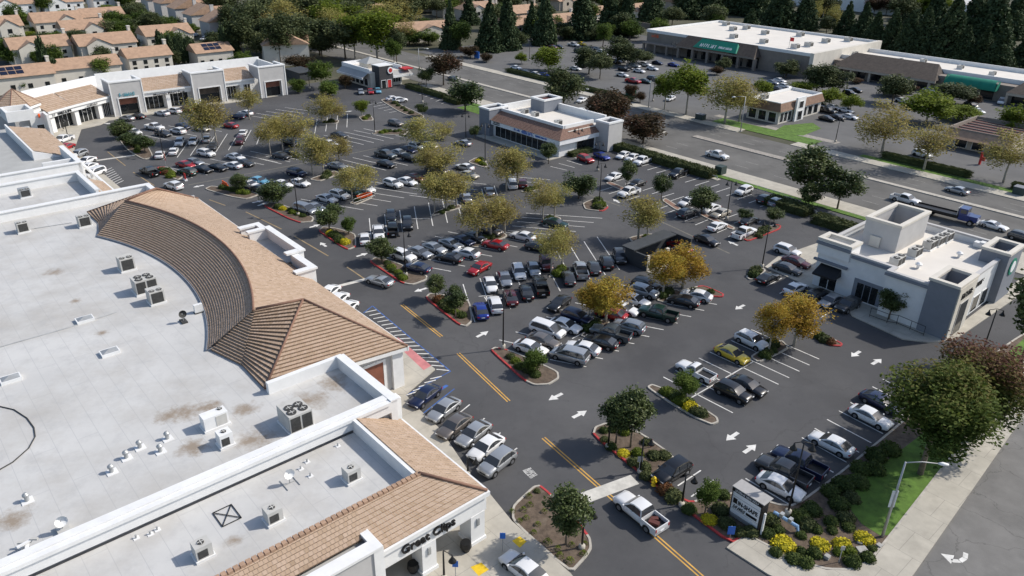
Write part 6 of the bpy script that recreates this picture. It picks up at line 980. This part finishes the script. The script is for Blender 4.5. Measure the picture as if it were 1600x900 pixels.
row('driving on the road', 'cars on the road', 0, 0, 1, 36, 10, [(1121, 242, 'p', 'w'), (1286, 289, 's', 'w'), (1415, 311, 'p', 'w'), (1496, 296, 's', 's', 'f'), (1554, 351, 'c', 'w'), (1598, 370, 'u', 'g'), (708, 122, 's', 'g'), (618, 101, 's', 'w')])
FL = [(255, 290, 's', 'm'), (297, 290, 's', 'k'), (385, 278, 'p', 'w'), (437, 272, 's', 'y'), (418, 318, 'u', 'n'), (397, 425, 's', 'w'), (432, 408, 'u', 'k'), (25, 420, 's', 'w'), (150, 460, 's', 'w'), (92, 455, 'u', 'k'), (202, 465, 's', 'b'), (540, 303, 's', 's'), (562, 320, 's', 'w'), (575, 336, 's', 'w'), (625, 383, 'u', 'k'), (682, 375, 's', 'w'), (655, 380, 's', 'n'), (690, 465, 's', 'w'), (700, 430, 'u', 'k'), (762, 410, 'p', 's'), (795, 440, 's', 'w'), (835, 402, 'u', 'w'), (878, 425, 's', 'w'), (910, 390, 's', 'n'), (1010, 402, 's', 'b'), (757, 505, 'p', 'r'), (832, 505, 's', 'G'), (882, 490, 'u', 'k'), (725, 420, 's', 'g')]
row('in the car park across the road', 'cars across the road', 800, 0, 4, 170, 30, FL, True); row('on the crossing aisle beyond the road', 'aisle cars beyond the road', 800, 0, 4, -100, 40, [(990, 612, 's', 'w'), (435, 622, 's', 'w'), (425, 690, 's', 'w')], True)
row('around the cream restaurant across the road', 'cars round the cream restaurant', 1200, 0, 4, 180, 40, [(30, 512, 's', 'q'), (75, 500, 's', 'w'), (105, 538, 'u', 'w'), (62, 552, 's', 'g'), (510, 580, 'u', 'k'), (550, 560, 's', 'k'), (325, 655, 's', 's'), (370, 690, 'p', 'k'), (410, 665, 's', 'w'), (487, 685, 's', 'w'), (370, 738, 's', 'k'), (432, 728, 's', 'k'), (512, 726, 's', 'w')], True)
row('in front of the dark shingle shops', 'cars at the shingle shops', 1200, 0, 4, 150, 40, [(840, 625, 's', 'w'), (1010, 560, 's', 'w'), (1270, 657, 'u', 'k'), (1310, 690, 's', 'w'), (965, 240, 's', 'w'), (965, 962, 'u', 'w')][:4], True); car('v', 'w', 1565, 158, -8, 10, 'white van parked in front of the far shop arcade', None, True); car('u', 'w', 1441, 240, 30, 8, 'white SUV parked under the sycamore across the road', None, True)
row('on the far cul-de-sac', 'cul-de-sac cars', 0, 0, 4, -100, 30, [(1215, 217, 's', 'w'), (1275, 240, 'u', 'w'), (1312, 244, 'u', 'w')], True)

# blue flatbed tow truck on the road
b0 = at(1480, 342); d0 = (at(1520, 352)-at(1480, 342)); tw_ = thing('flatbed_truck', 'blue flatbed tow truck with black deck on the road', 'truck', Vector((b0.x, b0.y, 0)), None, atan2(d0.y, d0.x)); bp = paint('truck_blue', (.008, .03, .16))
for n_, m_, fn in (('cab', bp, lambda m: (m.cube((2.6, 0, .7), 1.7, 2.2, 1.0), m.cube((2.3, 0, 1.7), 1.3, 2.0, 1.0))), ('hood', bp, lambda m: m.cube((4.0, 0, .7), 1.3, 1.8, .95)), ('deck', blackm, lambda m: (m.cube((-1.9, 0, 1.05), 7.0, 2.4, .15), m.cube((-1.9, 1.17, 1.2), 7.0, .08, .2), m.cube((-1.9, -1.17, 1.2), 7.0, .08, .2))), ('headboard', greym, lambda m: m.cube((1.5, 0, 1.1), .12, 2.3, 1.6)), ('chassis', blackm, lambda m: m.cube((0, 0, .6), 8.6, .9, .4)), ('windscreen', carglass, lambda m: m.cube((2.97, 0, 1.85), .06, 1.8, .7)), ('side_windows', carglass, lambda m: m.cube((2.35, 0, 1.9), .9, 2.06, .6)), ('bumper', greym, lambda m: m.cube((4.7, 0, .5), .15, 2.2, .4))):
    mb = MB(); fn(mb); part(n_, mb.mesh(n_, m_), tw_)
for x in (3.7, -2.6, -3.8):
    for s in (-1, 1): mb = MB(); mb.tube([(x, s*.8, .5), (x, s*1.15, .5)], .5, 16); w_ = part('wheel', mb.mesh('wheel', tyre), tw_); mb = MB(); mb.tube([(x, s*1.1, .5), (x, s*1.17, .5)], .28, 12); part('rim', mb.mesh('rim', rim), w_)

# ---------------------------------------------------------------- lamp posts, signs and small street furniture
def lot_lamp(bx, by, ty, label, arms=2, grp='black lot lamp posts'):
    b = at(bx, by); h = height_at(bx, by, ty); t = thing('lamp_post', label, 'lamp post', b, grp, rnd.uniform(-.4, .4)); k = h/9
    for n_, m_, fn in (('base', conc, lambda m: m.tube([(0, 0, -.05), (0, 0, .75*min(1, k))], .28, 12)), ('pole', blackm, lambda m: m.tube([(0, 0, .5), (0, 0, h)], [.095, .06], 10)), ('cross_arm', blackm, lambda m: m.tube([(-.75 if arms == 2 else 0, 0, h-.05), (0, 0, h+.12), (.75, 0, h-.05)], .035, 6))): mb = MB(); fn(mb); part(n_, mb.mesh(n_, m_, smooth=True), t)
    for s in ((-1, 1) if arms == 2 else (1,)): mb = MB(); mb.tube([(s*.75, 0, h-.05), (s*.75, 0, h-.3), (s*.75, 0, h-.55), (s*.75, 0, h-.68)], [.05, .1, .24, .32], 12); part('lamp_shade', mb.mesh('lamp_shade', blackm, smooth=True), t)
LP = [(466, 337, 278), (634, 432, 362), (786, 546, 452), (936, 319, 256), (1135, 343, 283), (1190, 419, 346), (1230, 806, 692), (586, 208, 157), (758, 257, 193), (728, 219, 178), (934, 267, 222), (256, 246, 200), (902, 240, 200), (1531, 562, 484), (484, 138, 113), (660, 160, 128)]
for i, (x, y, ty) in enumerate(sorted(LP)): lot_lamp(x, y, ty, f'black lamp post with bell shades, {ORD[i]} from the left in the lot')
for x, y, ty, lb in ((909, 857, 795, 'short black gooseneck lamp in the bottom bed'), (1065, 790, 742, 'short black lamp post beside the red kerb and rust shrub'), (950, 700, 640, 'short black lamp post under the dark tree beside yellow line'), (1000, 738, 686, 'short black lamp post in the curved bed above hydrant'), (694, 905, 862, 'black gooseneck lamp in front of the corner shop'), (731, 742, 715, 'thin black lamp beside the white parked sedan at the arcade'), (100, 205, 185, 'left black lamp post on the far nail salon pavement'), (106, 213, 184, 'right black lamp post on the far nail salon pavement')): lot_lamp(x, y, ty, lb, 1, None)
def street_lamp(bx, by, ty, label, side=1, arm=2.4, grp='grey street lamps'):
    b = at(bx, by); h = height_at(bx, by, ty); t = thing('street_lamp', label, 'street lamp', b, grp, 0)
    for n_, m_, fn in (('base', stone, lambda m: m.cube((0, 0, -.05), .7, .7, .12)), ('pole', greym, lambda m: m.tube([(0, 0, 0), (0, 0, h)], [.13, .07], 10)), ('arm', greym, lambda m: m.tube([(0, 0, h-.05), (side*arm*.5, 0, h+.05), (side*arm, 0, h-.1)], [.05, .045, .04], 7)), ('lamp_head', whitem, lambda m: m.tube([(side*arm, 0, h-.1), (side*(arm+.35), 0, h-.12), (side*(arm+.8), 0, h-.2)], [.08, .16, .1], 8))): mb = MB(); fn(mb); part(n_, mb.mesh(n_, m_, smooth=True), t)
    return t
t = street_lamp(1378, 840, 722, 'tall grey street lamp on the corner lawn beside the pavement', 1, 2.6)
def banner(m): m.cube((-.05, 0, 3.3), .5, .04, 1.7)
mb = MB(); banner(mb); part('banner', mb.mesh('banner', whitem), t)
for i, (x, y, ty, s) in enumerate(sorted([(655, 108, 75, 1), (900, 162, 138, 1), (1157, 205, 151, -1), (1013, 168, 125, 1), (1430, 80, 40, 1)])): street_lamp(x, y, ty, f'grey street lamp, {ORD[i]} from the left along the road beyond the lot', s)
for i, (x, y, ty) in enumerate(sorted([(1050, 95, 66), (827, 95, 60), (1305, 222, 185), (1020, 158, 120), (1250, 117, 103)])): lot_lamp(x, y, ty, f'slim lamp post across the road, {ORD[i]} from the left in the far car parks', 2, 'far lamp posts')
# roadside pylon sign
A_, B_ = at(1140, 800, .35), at(1182.5, 828, .35); xd = (B_-A_); xd.z = 0; Ls = xd.length; xd.normalize(); nn = xd.cross(Vector((0, 0, 1))); sg = thing('roadside_sign', 'white roadside sign board with black lettering under a grey slab roof', 'sign', Vector((A_.x, A_.y, .1))); 
def sb(s0, s1, o0, o1, z0, z1, nm, m): return MB().prism([A_+xd*s0+nn*o0, A_+xd*s1+nn*o0, A_+xd*s1+nn*o1, A_+xd*s0+nn*o1], z0, z1).build(nm, m, sg)
Hs = 2.75; sb(0, Ls, -1.0, 0, .1, .5, 'plinth', stone); sb(0, Ls, -.95, 0, .5, Hs, 'board', signwh); sb(-.08, 0, -1, .04, .1, Hs, 'end_frame', signblk); sb(Ls, Ls+.08, -1, .04, .1, Hs, 'end_frame', signblk); sb(-.1, Ls+.1, -1.05, .06, Hs, Hs+.42, 'top_band', signblk); sb(-.12, Ls+.25, -1.2, .12, Hs+.42, Hs+.5, 'slab_roof', mat('slab_grey', (.36, .35, .34), .8, .1, 1.5)); sb(0, Ls, .0, .012, Hs-.48, Hs-.45, 'divider', greym); sb(0, Ls, 0, .012, .95, .98, 'divider', greym)
P_ = lambda s, z: A_*1.0+xd*s+nn*.03+Vector((0, 0, z-A_.z))
writing('IN-SHAPE', .58, P_(Ls*.22, 1.62), xd, up, signblk, sg, .02, 'sign_lettering', Ls*.7); marks(6, .36, P_(Ls*.07, 1.1), xd, up+xd*.3, Ls*.43, signblk, sg, .02); sb(Ls*.05, Ls*.19, .0, .03, 1.6, 2.1, 'logo_square', signblk); sb(Ls*.55, Ls*.93, 0, .03, 1.12, 1.36, 'dark_pill', signblk); marks(16, .2, P_(Ls*.08, Hs+.1)+nn*.04, xd, up, Ls*.85, signwh, sg, .01)
sb(Ls+.35, Ls+.5, -.1, .05, .1, 2.4, 'white_post', whitem)
def post_sign(bx, by, ty, w, h, m, label, cat='sign', z=None):
    b = at(bx, by); hh = height_at(bx, by, ty); t = thing('post_sign', label, cat, b); mb = MB(); mb.tube([(0, 0, 0), (0, 0, hh)], .035, 7); part('post', mb.mesh('post', greym), t); mb = MB(); mb.cube((0, -.05, hh-h), w, .03, h); p_ = part('panel', mb.mesh('panel', m), t, rot=(0, 0, 0)); return t
post_sign(785, 863, 832, .45, .6, signblue, 'blue accessible parking sign nearest the yellow pad by the bed'); post_sign(712, 905, 876, .45, .6, signblue, 'blue accessible parking sign in front of the corner shop'); post_sign(1140, 842, 822, .6, .85, signblue, 'blue sign beside the red kerb below the roadside sign'); post_sign(431, 322, 310, .6, .7, signwh, 'small white sign under the tree in the kerbed bed'); post_sign(1310, 880, 853, .35, .4, greym, 'small grey sign post in the corner bed'); post_sign(1017, 700, 686, .15, .9, redm, 'red marker post in the curved bed')
post_sign(998, 738, 713, .5, .6, greym, 'grey sign panel among shrubs beside the red kerb')
small_thing('fire_hydrant', 'yellow fire hydrant in the bed behind the white pickup', 'hydrant', at(1021, 758, .1), [('barrel', lambda m: m.tube([(0, 0, 0), (0, 0, .12), (0, 0, .7)], [.24, .17, .17], 12), yel), ('bonnet', lambda m: m.tube([(0, 0, .7), (0, 0, .85), (0, 0, .98)], [.2, .18, .06], 12), yel), ('outlet', lambda m: m.tube([(-.28, 0, .55), (.28, 0, .55)], .09, 10), yel), ('outlet', lambda m: m.tube([(0, -.28, .5), (0, .05, .5)], .11, 10), yel)])
for x, y, lb in ((728, 860, 'right'), (646, 893, 'left')): small_thing('planter_pot', f'{lb} large black planter pot under the corner shop arcade', 'planter', at(x, y, .14), [('pot', lambda m: m.tube([(0, 0, 0), (0, 0, .45), (0, 0, .9)], [.3, .48, .42], 12), blackm), ('soil', lambda m: m.tube([(0, 0, .85), (0, 0, .88)], .36, 10), soil)])
def rail(pts, label, z=1.1, m=blackm):
    p = [at(*q) for q in pts]; t = thing('railing', label, 'railing', p[0]); o_ = p[0]
    for a, b in zip(p, p[1:]):
        for zz in (.35, z): part('rail', MB().tube([a-o_+Vector((0, 0, zz)), b-o_+Vector((0, 0, zz))], .035, 6).mesh('rail', m), t)
        n = max(1, int((b-a).length/1.4))
        for i in range(n+1): q = a.lerp(b, i/n)-o_; part('post', MB().tube([q, q+Vector((0, 0, z))], .035, 6).mesh('post', m), t)
rail([(1358, 496), (1385, 506), (1400, 508), (1442, 526)], 'black railing along the planted edge of the right-hand block front', 1.4); rail([(1473, 528), (1482, 505)], 'short black railing at the right-hand block corner'); rail([(1285, 386), (1330, 362)], 'black railing beside the right-hand block rear corner'); rail([(1183, 298), (1208, 306), (1245, 322)], 'pale metal ramp rail beside the road pavement', 1.0, greym)
for i, (a, b) in enumerate([((1225, 312), (1256, 333)), ((1246, 318), (1275, 336))]): p, q = at(*a), at(*b); d = (q-p).normalized(); n = Vector((-d.y, d.x, 0))*.15; tag(MB().prism([p-n, q-n, q+n, p+n], -.05, .7).build('ramp_wall', kerbm), ('left' if i == 0 else 'right')+' low concrete ramp wall beside the road pavement', 'wall')
cabg = mat('cabinet_green', (.035, .055, .05), .6, .15, 1)
small_thing('utility_box', 'green utility cabinet on a concrete pad beside the hedge', 'utility box', at(1125, 272), [('cabinet', lambda m: m.cube((0, 0, .1), 1.6, 1.8, 1.6), cabg), ('pad', lambda m: m.cube((0, 0, -.02), 2.4, 2.6, .12), conc)]); small_thing('backflow_cage', 'low grey pipework cage left of the green utility cabinet', 'pipework', at(1115, 279), [('pipe', lambda m: m.tube([(-.8, 0, 0), (-.8, 0, .6), (.8, 0, .6), (.8, 0, 0)], .1, 8), greym), ('pad', lambda m: m.cube((0, 0, -.02), 2.4, 1.2, .1), conc)])
small_thing('utility_box', 'dark green utility box at the right edge across the road', 'utility box', at(1592, 304), [('cabinet', lambda m: m.cube((0, 0, 0), 2.0, 1.8, 1.5), cabg), ('lid', lambda m: m.cube((0, 0, 1.5), 2.1, 1.9, .08), dkgrey)]); small_thing('utility_box', 'grey utility box on the far pavement below the bright tree', 'utility box', at(1094, 187), [('cabinet', lambda m: m.cube((0, 0, 0), 2.2, 1.5, 1.4), cabg), ('lid', lambda m: m.cube((0, 0, 1.4), 2.3, 1.6, .08), dkgrey)])
small_thing('blue_pipework', 'blue backflow pipework in the bed right of the roadside sign', 'pipework', at(1226, 820, .1), [('pipe', lambda m: m.tube([(-1.2, 0, 0), (-1.1, 0, .6), (1.1, 0, .6), (1.2, 0, 0)], .16, 10), mat('pale_blue_paint', (.25, .4, .6), .6, .2, 2)), ('valve', lambda m: (m.cube((-.4, 0, .6), .3, .4, .4), m.cube((.4, 0, .6), .3, .4, .4)), greym)])
for i, (x, y) in enumerate([(1292, 872), (1347, 860), (1343, 848), (1374, 853)]): small_thing('garden_stone', f'pale stone slab, {ORD[i]} from the left in the corner bed', 'stone', at(x, y, .1), [('slab', lambda m: m.cube((0, 0, -.05), .8 if i == 1 else .4, .7 if i == 1 else .4, .2+.15*(i == 0), i), stone)])
for i in range(9):
    q = at(562, 314)+(at(578, 309)-at(562, 314))*(i/8); t = thing('shopping_cart', f'orange shopping cart, {ORD[i]} from the left in the corral beside sycamores', 'cart', q, 'orange shopping carts', radians(20))
    mb = MB(); mb.prism([(-.4, -.28), (.45, -.22), (.45, .22), (-.4, .28)], .5, .95); part('basket', mb.mesh('basket', orange), t); mb = MB(); mb.tube([(-.5, -.28, 1.0), (-.5, .28, 1.0)], .03, 6); part('handle', mb.mesh('handle', orange), t); mb = MB(); mb.cube((0, 0, .15), .9, .45, .05); part('frame', mb.mesh('frame', greym), t)
    for x in (-.35, .35): mb = MB(); mb.tube([(x, -.25, .07), (x, .25, .07)], .07, 8); part('wheels', mb.mesh('wheels', tyre), t)
rail([(553, 320), (586, 308)], 'grey rail of the cart corral beside the orange carts', 1.0, greym)
for x, y, lb in ((352, 290, 'orange construction barrier in the bed above the curved roof'),): small_thing('barrier', lb, 'barrier', at(x, y+2, .1), [('board', lambda m: m.cube((0, 0, .5), 2.2, .1, .5), orange), ('foot', lambda m: (m.cube((-.8, 0, 0), .1, .6, .55), m.cube((.8, 0, 0), .1, .6, .55)), orange)])
small_thing('red_sign_stand', 'red upright sign frame below the green SUV at the left', 'sign', at(290, 282), [('panel', lambda m: m.cube((0, 0, .3), .8, .1, 1.1), redm), ('foot', lambda m: m.cube((0, 0, 0), .9, .5, .3), signwh)]); small_thing('pennant_flag', 'red and white feather flag in the bed beside black pickup', 'flag', at(259, 258), [('pole', lambda m: m.tube([(0, 0, 0), (0, 0, 2.6)], .03, 6), greym), ('flag', lambda m: m.cube((.25, 0, 1.0), .5, .03, 1.6), redm)])
small_thing('monument_sign', 'low green sign board at the car park entrance across the road', 'sign', at(985, 152), [('board', lambda m: m.cube((0, 0, .5), 3.4, .4, 2.0), green), ('plinth', lambda m: m.cube((0, 0, -.05), 3.6, .6, .55), stone)]); small_thing('banner_board', 'blue and white board near the far end of the road', 'sign', at(745, 92), [('board', lambda m: m.cube((0, 0, .3), 2.6, .3, 2.2), signblue), ('plinth', lambda m: m.cube((0, 0, -.05), 2.8, .5, .35), stone)])
small_thing('menu_board', 'red roadside menu board by the red-roofed building', 'sign', at(1530, 257), [('post', lambda m: m.cube((0, 0, 0), .4, .4, 2.6), redm), ('board', lambda m: m.cube((.3, 0, .9), 1.0, .3, .8), redm)]); small_thing('flag', 'small flag on a pole above the supermarket roof edge', 'flag', at(1232, 77, 6.8), [('pole', lambda m: m.tube([(0, 0, 0), (0, 0, 4)], .06, 6), greym), ('flag', lambda m: m.cube((.7, 0, 2.6), 1.4, .04, 1.2), redm)])
small_thing('dark_kiosk', 'low dark slate enclosure behind trees left of the burger restaurant', 'shed', at(470, 122), [('wall', lambda m: m.cube((0, 0, 0), 9, 5, 2.2), shedm), ('roof', lambda m: m.cube((0, 0, 2.3), 9.6, 5.6, .2), shedm)])
p, q = W(-184, -30), W(-184, 100); tag(MB().box(-184.2, -183.9, -30, 62, 0, 2).build('boundary_wall', beige), 'tan boundary wall between the strip and the houses', 'wall'); tag(MB().box(-200, -60, 250.5, 250.9, 0, 2.2).build('boundary_wall', tanw), 'brown boundary wall behind the supermarket', 'wall')
